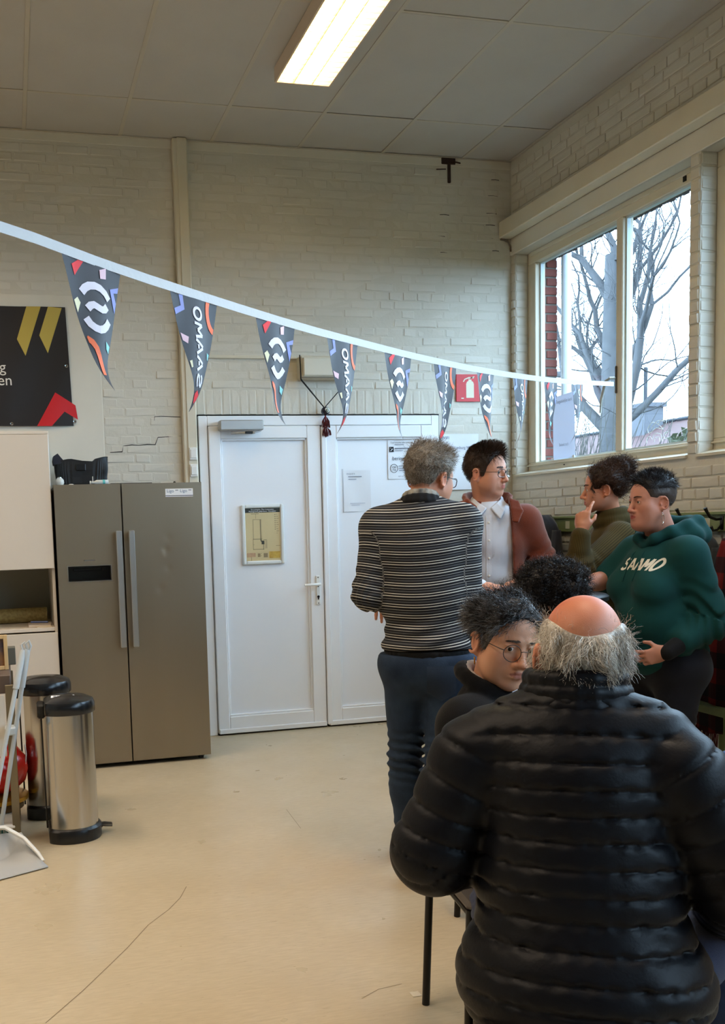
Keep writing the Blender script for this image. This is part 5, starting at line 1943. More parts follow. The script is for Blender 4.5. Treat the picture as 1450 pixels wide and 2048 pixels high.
def hand_shape(curl=(20, 25, 30, 35), thumb=(0.75, 0.55, .25), spread=6, hook=0.0, mirror=1):
    """right hand in its own frame: x towards the thumb (for mirror = 1), y to the finger tips, z out of the back of the hand"""
    h = Shape()
    m = mirror
    h.ell((0, .040, 0), (.040, .050, .0135))
    h.cap((0, -.03, 0), (0, .02, 0), .0215, .024, k=.02)
    base = ((.028, .082), (.0095, .088), (-.010, .084), (-.028, .074))
    lens = ((.042, .025, .019), (.047, .029, .020), (.043, .027, .019), (.033, .020, .017))
    for i, ((bx, by), ln) in enumerate(zip(base, lens)):
        a = math.radians((1.3 - i) * spread)
        p = A3(m * bx, by, 0.002)
        h.cap((m * bx * .6, .03, 0), p, .0105, .0098, k=.012)
        c = curl[i] if hasattr(curl, '__len__') else curl
        ang = 0.0
        for j, l in enumerate(ln):
            ang += math.radians(c * (1.0, 1.1, .7)[j]) + hook * (j > 0)
            d = A3(m * math.sin(a) * math.cos(ang), math.cos(a) * math.cos(ang), -math.sin(ang))
            q = p + d * l
            h.cap(p, q, (.0092, .0083, .0076)[j], (.0083, .0076, .0066)[j], k=.004)
            p = q
    t = np.array((m * thumb[0], thumb[1], -thumb[2]))
    t = t / np.linalg.norm(t)
    p0, p1 = A3(m * .020, .012, -.004), A3(m * .034, .034, -.008)
    h.cap(p0, p1, .0155, .0125, k=.014)
    p2 = p1 + t * .034
    h.cap(p1, p2, .0118, .0098, k=.006)
    t2 = t + A3(-m * .35, .5, -.05)
    t2 = t2 / np.linalg.norm(t2)
    h.cap(p2, p2 + t2 * .026, .0096, .0078, k=.004)
    return h


def to_local(P, R, t, s=1.0):
    return (P - t) @ R / s


def skin_tint(P, heads, base, lips=(168, 82, 78), flush=(218, 132, 108), extra=None):
    """skin colours: lips, flushed nose, ears and cheeks"""
    c = np.repeat(L3(base)[None], len(P), 0)
    w = waves(P, 5, 60, 3)[:, None]
    c = c * (1 + 0.06 * w)
    for R, t, s in heads:
        q = to_local(P, R, t, s)
        near = np.linalg.norm(q, axis=1) < .16
        fl = np.exp(-(((q - A3(0, .104, -.037)) / A3(.02, .02, .016)) ** 2).sum(1)) * .5
        for sg in (-1, 1):
            fl += np.exp(-(((q - A3(sg * .042, .065, -.035)) / A3(.022, .025, .02)) ** 2).sum(1)) * .4
            fl += np.exp(-(((q - A3(sg * .08, -.01, -.012)) / A3(.02, .025, .035)) ** 2).sum(1)) * .6
        fl = (np.clip(fl * .6, 0, .5) * near)[:, None]
        c = c * (1 - fl) + L3(flush) * fl
        lx = np.abs(q[:, 0]) / .0225
        zz = (q[:, 2] + .0662)
        lp = (lx < 1) & (q[:, 1] > .078) & (zz < .0082 * (1 - lx ** 2) + .0005) & (zz > -.0105 * (1 - lx ** 2)) & near
        lw = (lp * .75)[:, None]
        c = c * (1 - lw) + L3(lips) * lw
        for sg in (-1, 1):
            e = np.exp(-(((q - A3(sg * .031, .08, -.008)) / A3(.016, .02, .006)) ** 2).sum(1))[:, None] * .3
            c = c * (1 - e) + c * .72 * e
        if extra:
            c = extra(q, c, near)
    return c


def strands(roots, normals, flow, length, n_seg=5, lift=0.5, lift_end=0.1, curl=0.0, turns=2.0, width=0.0006, jitter=0.25, rs=None, grav=0.0, keep=None):
    """tapered flat hairs; flow gives the combing direction at each root"""
    r = rs or np.random.default_rng(3)
    N = len(roots)
    ln = length * (0.75 + 0.5 * r.random(N)) if np.isscalar(length) else length * (0.8 + 0.4 * r.random(N))
    fl = flow + r.normal(0, jitter, (N, 3))
    fl /= np.linalg.norm(fl, axis=1)[:, None] + 1e-9
    pts = [roots - normals * 0.002]
    ph = r.random(N) * 6.28
    side = np.cross(fl, normals)
    side /= np.linalg.norm(side, axis=1)[:, None] + 1e-9
    for k in range(n_seg):
        u = (k + 1) / n_seg
        lf = lift * (1 - u) + lift_end * u
        d = normals * lf + fl * (1 - abs(lf)) + A3(0, 0, -grav) * u
        d /= np.linalg.norm(d, axis=1)[:, None] + 1e-9
        pts.append(pts[-1] + d * (ln / n_seg)[:, None])
    pts = np.stack(pts, 1)
    if curl:
        for k in range(1, n_seg + 1):
            u = k / n_seg
            a = ph + turns * 6.28 * u
            pts[:, k] += curl * u ** .5 * (side * np.cos(a)[:, None] + normals * np.sin(a)[:, None])
    if keep is not None:
        for k in range(1, n_seg + 1):
            pts[:, k] = keep(pts[:, k])
    S = n_seg + 1
    T = np.gradient(pts, axis=1)
    T /= np.linalg.norm(T, axis=2)[..., None] + 1e-9
    ref = np.repeat(normals[:, None], S, 1)
    U = np.cross(T, ref)
    U /= np.linalg.norm(U, axis=2)[..., None] + 1e-9
    W = np.cross(T, U)
    wd = 1.35 * width * np.linspace(1, .3, S)[None, :, None]
    an = r.random(N)[:, None, None] * 3.14
    X = U * np.cos(an) + W * np.sin(an)
    V = np.stack([pts - wd * X, pts + wd * X], 2).reshape(-1, 3)
    base = (np.arange(N)[:, None] * S + np.arange(S - 1)[None]).reshape(-1) * 2
    F = np.stack([base, base + 1, base + 3, base + 2], 1)
    return V, F, np.repeat(np.arange(N), S * 2)


M_SKIN = attr_mat('skin', 0.5, sss=0.12, spec=0.35, bump=0.12, bscale=420)
M_HAIR = attr_mat('hair', 0.45, spec=0.3)


def sheet(S, rows, r, k=.006):
    """a flap of cloth spanned between rows of points"""
    rows = [[np.array(p, float) for p in row] for row in rows]
    for A, B in zip(rows, rows[1:]):
        for i in range(len(A) - 1):
            n = 7
            for j in range(n + 1):
                u = j / n
                S.cap(A[i] * (1 - u) + A[i + 1] * u, B[i] * (1 - u) + B[i + 1] * u, r, r, k=k)
M_EYEW = mat('eye_white_ball', (222, 214, 206), 0.15)
M_FRAME_D = mat('dark_spectacle_frame', (34, 26, 24), 0.3)


def sample(V, F, mask, n, r):
    """points and normals spread over the faces whose corners are all in the mask"""
    f = F[mask[F].all(1)]
    a, b, c = V[f[:, 0]], V[f[:, 1]], V[f[:, 2]]
    nn = np.cross(b - a, V[f[:, 3]] - a)
    ar = np.linalg.norm(nn, axis=1)
    nn /= ar[:, None] + 1e-12
    i = r.choice(len(f), n, p=ar / ar.sum())
    u, v = r.random(n)[:, None], r.random(n)[:, None]
    return a[i] * (1 - u) * (1 - v) + b[i] * u * (1 - v) + c[i] * u * v + V[f[i, 3]] * (1 - u) * v, nn[i]


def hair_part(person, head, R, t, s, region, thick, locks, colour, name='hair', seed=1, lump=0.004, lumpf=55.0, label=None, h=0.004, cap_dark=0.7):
    """scalp volume cut to a hairline, with strands growing from it.
    region(q) < 0 where hair grows; locks: list of dicts for strands()"""
    r = np.random.default_rng(seed)

    def f(P):
        d = head(P)
        th = thick(P) if callable(thick) else thick
        rg = region(P)
        g = d - (th + lump * waves(P, seed, lumpf, 4)) * np.clip(.25 - rg / .022, .12, 1)
        return -smin(-g, -rg, .008)
    V, F = surface(f, (-.15, -.2, -.16), (.15, .16, .22), h)
    c0 = np.array([colour(V[i:i + 1], r)[0] for i in range(0, 1)])
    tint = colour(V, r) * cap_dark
    VV, FF, TT = [V], [F], [tint]
    off = len(V)
    for q in locks:
        q = dict(q)
        n = q.pop('n')
        where = q.pop('where', None)
        mask = np.ones(len(V), bool) if where is None else where(V)
        P, N = sample(V, F, mask, n, r)
        if 'curl' not in q and 'n_seg' not in q:
            q['n_seg'] = 3
        fl = q.pop('flow')
        fl = fl(P, N) if callable(fl) else np.repeat(np.array(fl, float)[None], n, 0)
        ln = q.pop('length')
        ln = ln(P) if callable(ln) else ln
        v2, f2, own = strands(P, N, fl, ln, rs=r, **q)
        col = colour(P, r)
        VV.append(v2); FF.append(f2 + off); TT.append(col[own])
        off += len(v2)
    V, F, T = np.concatenate(VV), np.concatenate(FF), np.concatenate(TT)
    me = np_mesh(name, V @ R.T * s + t, F, M_HAIR, T)
    return put_mesh(name, me, person, label=label)


def brows(person, R, t, s, colour, thickm=1.0, arch=0.003):
    r = np.random.default_rng(8)
    mb = MB()
    for sg in (-1, 1):
        for k in range(90):
            u = k / 89
            x = sg * (.013 + .036 * u)
            y = .0955 - .021 * u ** 2 - .004 * u
            z = .0225 + arch * math.sin(u * 2.4) - .002 * u + r.normal(0, .0013 * thickm)
            p = A3(x, y, z)
            q = p + A3(sg * .006, -.0015 - .003 * u, .002 * (1 - 1.6 * u)) * (1 + .3 * r.random())
            p, q = R @ p * s + t, R @ q * s + t
            mb.tube([p, (p + q) / 2 + R @ A3(0, .0008, 0), q], [.0006 * thickm, .0007 * thickm, .0002], n=3)
    return mb.build('eyebrows', mat('brow_%d_%d_%d' % colour, colour, 0.6), person, fix=False)


def eyes(person, R, t, s, iris=(70, 52, 38), look=(0, 0)):
    mi = mat('iris_%d_%d_%d' % iris, iris, 0.1)
    for sg in (-1, 1):
        c = A3(sg * .031, .0733, .0005)
        b = MB()
        Rm = Matrix([list(row) for row in R])
        prof = [(.0126 * math.sin(a), -.0126 * math.cos(a)) for a in np.linspace(0.05, PI - .05, 14)]
        w = R @ c * s + t
        e = b.lathe([(q * s, z * s) for q, z in prof], w, 20, Rm).build('eye', M_EYEW, person, smooth='all')
        g = A3(math.sin(math.radians(look[0])), 1, math.sin(math.radians(look[1])))
        g /= np.linalg.norm(g)
        d = Vector(R @ g)
        q = d.to_track_quat('Z', 'Y').to_matrix()
        MB().lathe([(.0058 * s, .0112 * s), (.0056 * s, .0119 * s), (.003 * s, .0127 * s), (.0008 * s, .0129 * s)], w, 16, q).build('iris', mi, e, smooth='all')
        MB().lathe([(.0024 * s, .01255 * s), (.0022 * s, .0130 * s), (.0006 * s, .01315 * s)], w, 12, q).build('pupil', M_GAP, e, smooth='all')


def spectacles(person, R, t, s, round_=True, m=None, w=.022, hgt=.019, thick=.0013, name='glasses', drop=0.0):
    m = m or M_FRAME_D
    W = lambda p: Vector(R @ np.array(p, float) * s + t)
    g = thing_part = MB()
    y0 = .1035
    for sg in (-1, 1):
        cx = sg * .0335
        pts = []
        for k in range(25):
            a = 2 * PI * k / 24
            c_, s_ = math.cos(a), math.sin(a)
            if not round_:
                c_, s_ = math.copysign(abs(c_) ** .6, c_), math.copysign(abs(s_) ** .6, s_)
            x = cx + w * c_
            pts.append(W((x, y0 - .35 * max(0, abs(x) - .03), -.004 + hgt * s_ - drop)))
        g.tube(pts, thick * s, n=6, cap=False)
        g.tube([W((sg * (.0335 + w), y0 - .008, .002 - drop)), W((sg * .064, y0 - .016, .003 - drop)), W((sg * .077, .06, .003)), W((sg * .081, .0, .003)), W((sg * .080, -.018, -.004)), W((sg * .078, -.028, -.02))], thick * 1.05 * s, n=6)
    g.tube([W((-.0335 + w, y0, .001 - drop)), W((-.006, y0 + .004, .004 - drop)), W((.006, y0 + .004, .004 - drop)), W((.0335 - w, y0, .001 - drop))], thick * s, n=6)
    o = g.build(name, m, person, smooth='all')
    for sg in (-1, 1):
        cx = sg * .0335
        q = MB()
        pts = []
        for k in range(24):
            a = 2 * PI * k / 24
            c_, s_ = math.cos(a), math.sin(a)
            if not round_:
                c_, s_ = math.copysign(abs(c_) ** .6, c_), math.copysign(abs(s_) ** .6, s_)
            x = cx + w * .98 * c_
            pts.append(W((x, y0 - .35 * max(0, abs(x) - .03), -.004 + hgt * .98 * s_ - drop)))
        q.add(pts, [tuple(range(24))])
        q.build('lens', M_LENS, o, fix=False)
    return o


def bounds(S, pad=0.03):
    lo = np.min([c - R for *_, c, R in S.ops], 0) - pad
    hi = np.max([c + R for *_, c, R in S.ops], 0) + pad
    return lo, hi


def arm_coord(P, a, b, c):
    """distance along the arm a-b-c and away from it"""
    out, far = np.zeros(len(P)), np.full(len(P), 9.0)
    base = 0.0
    for p, q in ((a, b), (b, c)):
        ab = q - p
        L = np.linalg.norm(ab)
        tt = ((P - p) @ ab) / L
        dd = np.linalg.norm(P - p - np.clip(tt, 0, L)[:, None] * ab / L, axis=1)
        use = dd < far
        out = np.where(use, base + np.clip(tt, -.1, L + .1), out)
        far = np.minimum(far, dd)
        base += L
    return out, far


def person(label, loc):
    return thing('person', label, 'person', loc, 'people gathered in the room')


def dress(pers, name, S, h, m, after=None, lo=None, hi=None, tint=None, extra=None, clip=None):
    """skin a garment: after(P, d) may add folds, clip(P) > 0 is cut away"""
    def f(P):
        d = S(P)
        if after is not None:
            near = np.abs(d) < .08
            d2 = d.copy()
            d2[near] = after(P[near], d[near])
            d = d2
        if clip is not None:
            d = -smin(-d, -clip(P), .006)
        return d
    b0, b1 = bounds(S)
    V, F = surface(f, lo if lo is not None else b0, hi if hi is not None else b1, h)
    me = np_mesh(name, V, F, m, tint(V) if tint else None, {k: fn(V) for k, fn in (extra or {}).items()})
    return put_mesh(name, me, pers), f


def torso(S, P, N, R, chest=(.17, .125), waist=(.155, .12), hip=(.17, .13), sh=.155, k=.05, lean=None):
    """pelvis to neck; P pelvis centre, N neck base; R columns right, forward, up"""
    ax = N - P
    L = np.linalg.norm(ax)
    up = ax / L
    r = R[:, 0] - up * (R[:, 0] @ up)
    r /= np.linalg.norm(r)
    Q = np.stack([r, np.cross(up, r), up], 1)
    S.ell(P + ax * .70, (chest[0], chest[1], L * .32), Q, k=k)
    S.ell(P + ax * .38, (waist[0], waist[1], L * .30), Q, k=k)
    S.ell(P + ax * .05, (hip[0], hip[1], L * .24), Q, k=k)
    S.cap(P + ax * .86 - r * sh, P + ax * .86 + r * sh, .066, .066, k=k)
    S.cap(P + ax * .965, P + ax * .88 - r * sh * .9, .062, .054, k=k)
    S.cap(P + ax * .965, P + ax * .88 + r * sh * .9, .062, .054, k=k)
    return Q


def legs(pers, hips, knees, ankles, r=(.088, .062, .046), m=None, seat=None, h=.009, name='trousers', seed=2, folds=.004, top=None):
    S = Shape()
    S.cap(hips[0], hips[1], r[0] * 1.18, k=.04)
    if seat is not None:
        S.ell(seat[0], seat[1], seat[2] if len(seat) > 2 else None, k=.05)
    for hp, kn, an in zip(hips, knees, ankles):
        S.cap(hp, kn, r[0], r[1], k=.035)
        S.cap(kn, an, r[1], r[2], k=.02)
        kn, an = np.array(kn, float), np.array(an, float)
        S.ell(kn + (an - kn) * .3, (r[1] * .98, r[1] * 1.02, .13), None, k=.03)

    def after(P, d):
        g = d + folds * .6 * waves(P, seed, 16, 4)
        for kn, an in zip(knees, ankles):
            for c, w in ((kn, .10), (an, .08)):
                q = P - np.array(c, float)
                fall = np.exp(-(q[:, 2] / w) ** 2) * (np.linalg.norm(q[:, :2], axis=1) < .13)
                g += folds * fall * np.sin(q[:, 2] * 150 + 3 * np.sin(q[:, 0] * 22 + q[:, 1] * 17))
        return g
    return dress(pers, name, S, h, m, after, clip=(lambda P: P[:, 2] - top) if top else None)


def shoe(pers, heel, toe, m, sole, hgt=.085):
    heel, toe = np.array(heel, float), np.array(toe, float)
    S = Shape()
    d = toe - heel
    S.cap(heel + A3(0, 0, .042), heel + d * .55 + A3(0, 0, .045), .040, .044, k=.02)
    S.cap(heel + d * .5 + A3(0, 0, .04), toe + A3(0, 0, .03), .044, .034, k=.03)
    S.cap(heel + A3(0, 0, .05) + d * .08, heel + A3(0, 0, hgt + .05) + d * .05, .040, .046, k=.03)
    o, _ = dress(pers, 'shoe', S, .007, m, clip=lambda P: .014 - P[:, 2])
    mb = MB()
    e = d / np.linalg.norm(d)
    n = A3(-e[1], e[0], 0)
    pts = []
    for k in range(20):
        a = 2 * PI * k / 20
        u, w = math.cos(a), math.sin(a)
        c = heel + d * .5
        pts.append(c + e * u * (np.linalg.norm(d) / 2 + .036) + n * w * (.041 + .006 * u))
    mb.v = [tuple(p + A3(0, 0, .001)) for p in pts] + [tuple(p + A3(0, 0, .020)) for p in pts]
    mb.f = [tuple(range(20))[::-1], tuple(range(20, 40))] + [(k, (k + 1) % 20, 20 + (k + 1) % 20, 20 + k) for k in range(20)]
    mb.build('sole', sole, o)


def skin_body(pers, S, heads, base, h=.0032, lo=None, hi=None, **kw):
    b0, b1 = bounds(S, .012)
    V, F = surface(S, b0 if lo is None else lo, b1 if hi is None else hi, h)
    me = np_mesh('body', V, F, M_SKIN, skin_tint(V, heads, base, **kw))
    return put_mesh('body', me, pers)


def project(f, p, d, n=60):
    """march from points p along d to the surface of f"""
    p = np.array(p, float)
    d = np.array(d, float)
    d = d / np.linalg.norm(d)
    d = np.repeat(d[None], len(p), 0)
    for _ in range(n):
        p = p + d * np.clip(f(p), -.01, .02)[:, None] * .8
    return p


def laid(pers, name, f, polys, origin, u, v, d, m, lift=.0012, cell=.012):
    """flat print or patch (convex pieces in u, v) laid onto the surface of f, seen along d"""
    mb = MB()
    origin, u, v, d = (np.array(q, float) for q in (origin, u, v, d))
    vs, fs = [], []
    for poly in polys:
        area = sum(p[0] * q[1] - q[0] * p[1] for p, q in zip(poly, poly[1:] + poly[:1]))
        if area < 0:
            poly = poly[::-1]
        y0, y1 = min(p[1] for p in poly), max(p[1] for p in poly)
        s = math.floor(y0 / cell)
        while s * cell < y1:
            q = clip_half(clip_half(poly, 0, 1, -s * cell), 0, -1, (s + 1) * cell)
            if len(q) > 2:
                x0, x1 = min(p[0] for p in q), max(p[0] for p in q)
                k = math.floor(x0 / cell)
                while k * cell < x1:
                    w = clip_half(clip_half(q, 1, 0, -k * cell), -1, 0, (k + 1) * cell)
                    if len(w) > 2:
                        fs.append(tuple(range(len(vs), len(vs) + len(w))))
                        vs += w
                    k += 1
            s += 1
    P = origin + np.array([p[0] for p in vs])[:, None] * u + np.array([p[1] for p in vs])[:, None] * v
    Q = project(f, P, d) - d / np.linalg.norm(d) * lift
    mb.v = [tuple(q) for q in Q]
    mb.f = fs
    o = mb.build(name, m, pers, fix=False)
    return o


def cloth(name, col, rough=.85, bump=.25, bscale=500, sheen=.04, var=.15, vscale=12, col2=None):
    return mat(name, col, rough, bump=bump, bscale=bscale, sheen=sheen, var=var, vscale=vscale, col2=col2, spec=.25)


def ramp_mat(name, attr, period, stops, rough=.85, sheen=.04, wob=.0):
    m = bpy.data.materials.new(name)
    m.use_nodes = True
    N, L = m.node_tree.nodes, m.node_tree.links
    p = N['Principled BSDF']
    p.inputs['Roughness'].default_value = rough
    p.inputs['Sheen Weight'].default_value = sheen
    p.inputs['Specular IOR Level'].default_value = .2
    a = N.new('ShaderNodeAttribute')
    a.attribute_name = attr
    src = a.outputs['Fac']
    mu = N.new('ShaderNodeMath'); mu.operation = 'MULTIPLY'; mu.inputs[1].default_value = 1 / period
    L.new(src, mu.inputs[0])
    fr_ = N.new('ShaderNodeMath'); fr_.operation = 'FRACT'
    L.new(mu.outputs[0], fr_.inputs[0])
    rp = N.new('ShaderNodeValToRGB')
    rp.color_ramp.interpolation = 'CONSTANT'
    e = rp.color_ramp.elements
    for i, (pos, c) in enumerate(stops):
        q = e[i] if i < 2 else e.new(pos)
        q.position, q.color = pos, lin(c)
    L.new(fr_.outputs[0], rp.inputs['Fac'])
    L.new(rp.outputs['Color'], p.inputs['Base Color'])
    tc = N.new('ShaderNodeTexCoord')
    nb = N.new('ShaderNodeTexNoise')
    nb.inputs['Scale'].default_value = 380
    L.new(tc.outputs['Object'], nb.inputs['Vector'])
    bp = N.new('ShaderNodeBump')
    bp.inputs['Strength'].default_value = .3
    bp.inputs['Distance'].default_value = .002
    L.new(nb.outputs['Fac'], bp.inputs['Height'])
    L.new(bp.outputs['Normal'], p.inputs['Normal'])
    return m


M_JEANS = cloth('blue_denim', (22, 38, 60), .8, .4, 260, .02, .35, 9, col2=(44, 62, 84))
M_DKJEANS = cloth('dark_denim', (20, 24, 36), .85, .25, 600, .1, .3, 5)
M_BLACKWOOL = cloth('black_wool', (9, 10, 14), .95, .3, 350, .05, .2, 8)


def mixcol(a, b, seed_var=.2):
    A, B = L3(a), L3(b)

    def fn(P, r):
        w = np.clip(.5 + .45 * waves(P, 31, 60, 3) + r.normal(0, .25, len(P)), 0, 1)[:, None]
        return (A * (1 - w) + B * w) * (1 + r.normal(0, seed_var * .5, (len(P), 1)))
    return fn


def hairline(yf0, yf1, low, top=None):
    """hair region: front line runs from yf0 at eye level to yf1 on the crown; low = (y list, z list) lower edge"""
    def fn(q):
        front = q[:, 1] - (yf0 + (yf1 - yf0) * np.clip(q[:, 2] / .1, -.4, 1.1))
        lo = np.interp(q[:, 1], low[0], low[1]) - q[:, 2]
        d = np.maximum(front, lo)
        return np.maximum(d, top(q)) if top else d
    return fn


LOW = ([-.10, -.06, -.042, -.028, .006, .012, .05], [-.080, -.068, -.03, .016, .018, -.025, -.02])


def ring(S, c, R, rx, ry, rad, k=.01, tilt=0.0, n=18, a0=0, a1=2 * PI, rise=0.0, rad2=None):
    pts, rs = [], []
    for i in range(n + 1):
        a = a0 + (a1 - a0) * i / n
        p = A3(rx * math.sin(a), ry * math.cos(a), -tilt * math.cos(a) + rise)
        pts.append(R @ p + np.array(c, float))
        rs.append(rad if rad2 is None else rad + (rad2 - rad) * (.5 - .5 * math.cos(a)))
    S.chain(pts, rs, k=k)


# ------------------------------------------------------------ man in the striped jumper, seen from behind
pp = person('man in a dark striped jumper and jeans standing with his back turned', (1.56, 3.57, 0))
R1 = axes(25)
P1, N1 = A3(1.585, 3.575, .90), A3(1.572, 3.60, 1.485)
H1R, H1 = axes(66, 10, 2), A3(1.632, 3.63, 1.598)
body = Shape().sub(head_shape(True, nose=1.0), H1R, H1, k=.02, rad=.17)
body.cap(H1 + H1R @ A3(0, -.020, -.055), N1 + A3(0, 0, .0), .054, .060, k=.03)
torso(body, P1, N1 - A3(0, 0, .10), R1, (.09, .06), (.06, .05), (.05, .05), .14)
eL, wL = A3(1.372, 3.66, 1.145), A3(1.53, 3.88, 1.09)
eR, wR = A3(1.742, 3.53, 1.035), A3(1.935, 3.83, 1.105)
ax1 = N1 - P1
sL, sR = P1 + ax1 * .86 - R1[:, 0] * .165, P1 + ax1 * .86 + R1[:, 0] * .165
for a_, b_, c_ in ((sL, eL, wL), (sR, eR, wR)):
    body.chain([a_, b_, c_], [.045, .036, .026])
hand = hand_shape((25, 30, 34, 38))
hr = np.stack([A3(-.35, .9, .1), A3(.87, .45, 0), A3(0, 0, 1)], 1)
body.sub(hand_shape((25, 30, 34, 38)), axes(60, 5), wR + A3(.01, .02, 0), .98, k=.01, c=(0, .06, 0), rad=.15)
body.sub(hand_shape((25, 30, 34, 38), mirror=-1), axes(20, 15), wL + A3(.0, .01, 0), .98, k=.01, c=(0, .06, 0), rad=.15)
skin_body(pp, body, [(H1R, H1, 1)], (196, 138, 110), h=.0042)
S = Shape()
torso(S, P1, N1 + A3(0, 0, .01), R1, (.188, .135), (.178, .135), (.178, .14), .168)
for a_, b_, c_ in ((sL, eL, wL), (sR, eR, wR)):
    S.chain([a_, b_, c_], [.070, .058, .044], k=.04)


def fold1(P, d):
    g = d + .0045 * waves(P, 12, 13, 4)
    for a_, b_, c_ in ((sL, eL, wL), (sR, eR, wR)):
        t_, far = arm_coord(P, a_, b_, c_)
        L_ = np.linalg.norm(b_ - a_)
        g += .005 * np.exp(-((t_ - L_) / .09) ** 2) * (far < .08) * np.sin(t_ * 120 + 12 * waves(P, 3, 8, 2))
    low = np.exp(-((P[:, 2] - .97) / .07) ** 2)
    g += .006 * low * np.sin(P[:, 2] * 95 + 3 * np.sin(P[:, 0] * 14) + 2 * P[:, 1])
    return g


def stripe1(P):
    s = P[:, 2] + .012 * np.sin(P[:, 0] * 9 + 1) + .004 * waves(P, 4, 9, 3)
    for a_, b_, c_ in ((sL, eL, wL), (sR, eR, wR)):
        t_, far = arm_coord(P, a_, b_, c_)
        ts_ = np.linalg.norm(P - (P1 + ax1 * .6), axis=1)
        on = (far < .078) & (((P - (P1 + ax1 * .6)) @ R1[:, 0]) * (1 if a_ is sR else -1) > .150)
        s = np.where(on, 1.47 - t_ * .98 + .003 * waves(P, 6, 12, 3), s)
    return s


M_STRIPE = ramp_mat('striped_knit', 'stripe', .041, [(0, (196, 194, 188)), (.085, (22, 24, 30)), (.24, (196, 194, 188)), (.315, (22, 24, 30)), (.46, (74, 76, 80)), (.60, (22, 24, 30)), (.74, (150, 150, 148)), (.79, (22, 24, 30))])
_, f1 = dress(pp, 'jumper', S, .0065, M_STRIPE, fold1, extra={'stripe': stripe1}, clip=lambda P: np.minimum(.918 - P[:, 2] + .01 * np.sin(P[:, 0] * 9), .2))
hb = Shape()
torso(hb, P1, N1, R1, (.18, .125), (.172, .128), (.17, .134), .15)
dress(pp, 'hem_band', hb, .007, cloth('black_rib_knit', (16, 17, 20)), lambda P, d: d + .002 * np.sin(np.arctan2(P[:, 1] - P1[1], P[:, 0] - P1[0]) * 90), clip=lambda P: np.maximum(P[:, 2] - .925, .872 - P[:, 2]))
cl1 = Shape()
ring(cl1, N1 + A3(.004, .004, .006), R1, .076, .072, .014, tilt=.018)
ring(cl1, N1 + A3(.004, .004, .022), R1, .070, .066, .011, tilt=.018)
dress(pp, 'jumper_collar', cl1, .005, cloth('black_rib_knit', (0, 0, 0)))
cl2 = Shape()
ring(cl2, N1 + A3(.006, .006, .034), R1, .064, .061, .0085, tilt=.016)
ring(cl2, N1 + A3(.008, .008, .045), R1, .061, .058, .0075, tilt=.016)
dress(pp, 'shirt_collar', cl2, .004, mat('plaid_shirt_collar', (176, 172, 160), .8, col2=(60, 62, 66), vscale=28))
hips = [A3(1.51, 3.61, .86), A3(1.66, 3.54, .86)]
kn = [A3(1.525, 3.67, .47), A3(1.615, 3.52, .47)]
an = [A3(1.55, 3.715, .09), A3(1.535, 3.47, .09)]
_, ft = legs(pp, hips, kn, an, (.096, .068, .056), M_JEANS, seat=((1.585, 3.55, .85), (.150, .115, .13), R1), name='jeans', top=.905, folds=.0075)
laid(pp, 'back_pocket', ft, [[(-.06, .07), (.06, .07), (.062, -.04), (0, -.075), (-.062, -.04)]], (1.66, 3.2, .80), R1[:, 0], (0, 0, 1), R1[:, 1], cloth('worn_denim', (42, 58, 80), .8, .3, 600, .1, .3, 9), lift=.003)
laid(pp, 'back_pocket', ft, [[(-.055, .07), (.055, .07), (.057, -.04), (0, -.075), (-.057, -.04)]], (1.47, 3.2, .80), R1[:, 0], (0, 0, 1), R1[:, 1], MATS['worn_denim'], lift=.003)
q = project(ft, [A3(1.645, 3.2, .885)], R1[:, 1])[0]
MB().box(-.034, -.006, -.055, .034, .006, .03, b=.004, M=Matrix.Translation(q) @ Matrix.Rotation(-math.radians(25), 4, 'Z') @ Matrix.Rotation(-.22, 4, 'Y')).build('phone', mat('dark_phone_case', (26, 30, 38), .35), pp)
M_BROWNSHOE = mat('brown_leather', (62, 40, 34), .5, var=.25, vscale=20)
M_SOLE = mat('dark_rubber', (26, 24, 24), .7)
for (hx, hy), a_ in (((1.545, 3.70), 30), ((1.53, 3.455), 35)):
    shoe(pp, (hx, hy, 0), A3(hx, hy, 0) + fwd(a_) * .185, M_BROWNSHOE, M_SOLE, .10)


def flow1(P, N):
    top = np.clip((P[:, 2] - .02) / .08, 0, 1)[:, None]
    return A3(.15, -.5, -.8) * (1 - top) + A3(.2, .35, .25) * top + .25 * np.stack([waves(P, 2, 30, 2), waves(P, 3, 30, 2), waves(P, 4, 30, 2)], 1)


hs1 = head_shape(True, ear=False)
hair_part(pp, hs1, H1R, H1, 1.0, hairline(.028, .070, LOW), lambda P: .006 + .012 * np.clip((P[:, 2] - .01) / .08, 0, 1),
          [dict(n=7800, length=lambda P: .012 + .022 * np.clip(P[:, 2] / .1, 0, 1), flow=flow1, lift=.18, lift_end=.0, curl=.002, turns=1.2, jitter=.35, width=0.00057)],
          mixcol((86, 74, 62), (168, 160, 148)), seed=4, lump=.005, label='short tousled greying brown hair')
spectacles(pp, H1R, H1, 1.0, round_=False, w=.024, hgt=.018, thick=.0016)
eyes(pp, H1R, H1, 1.0)

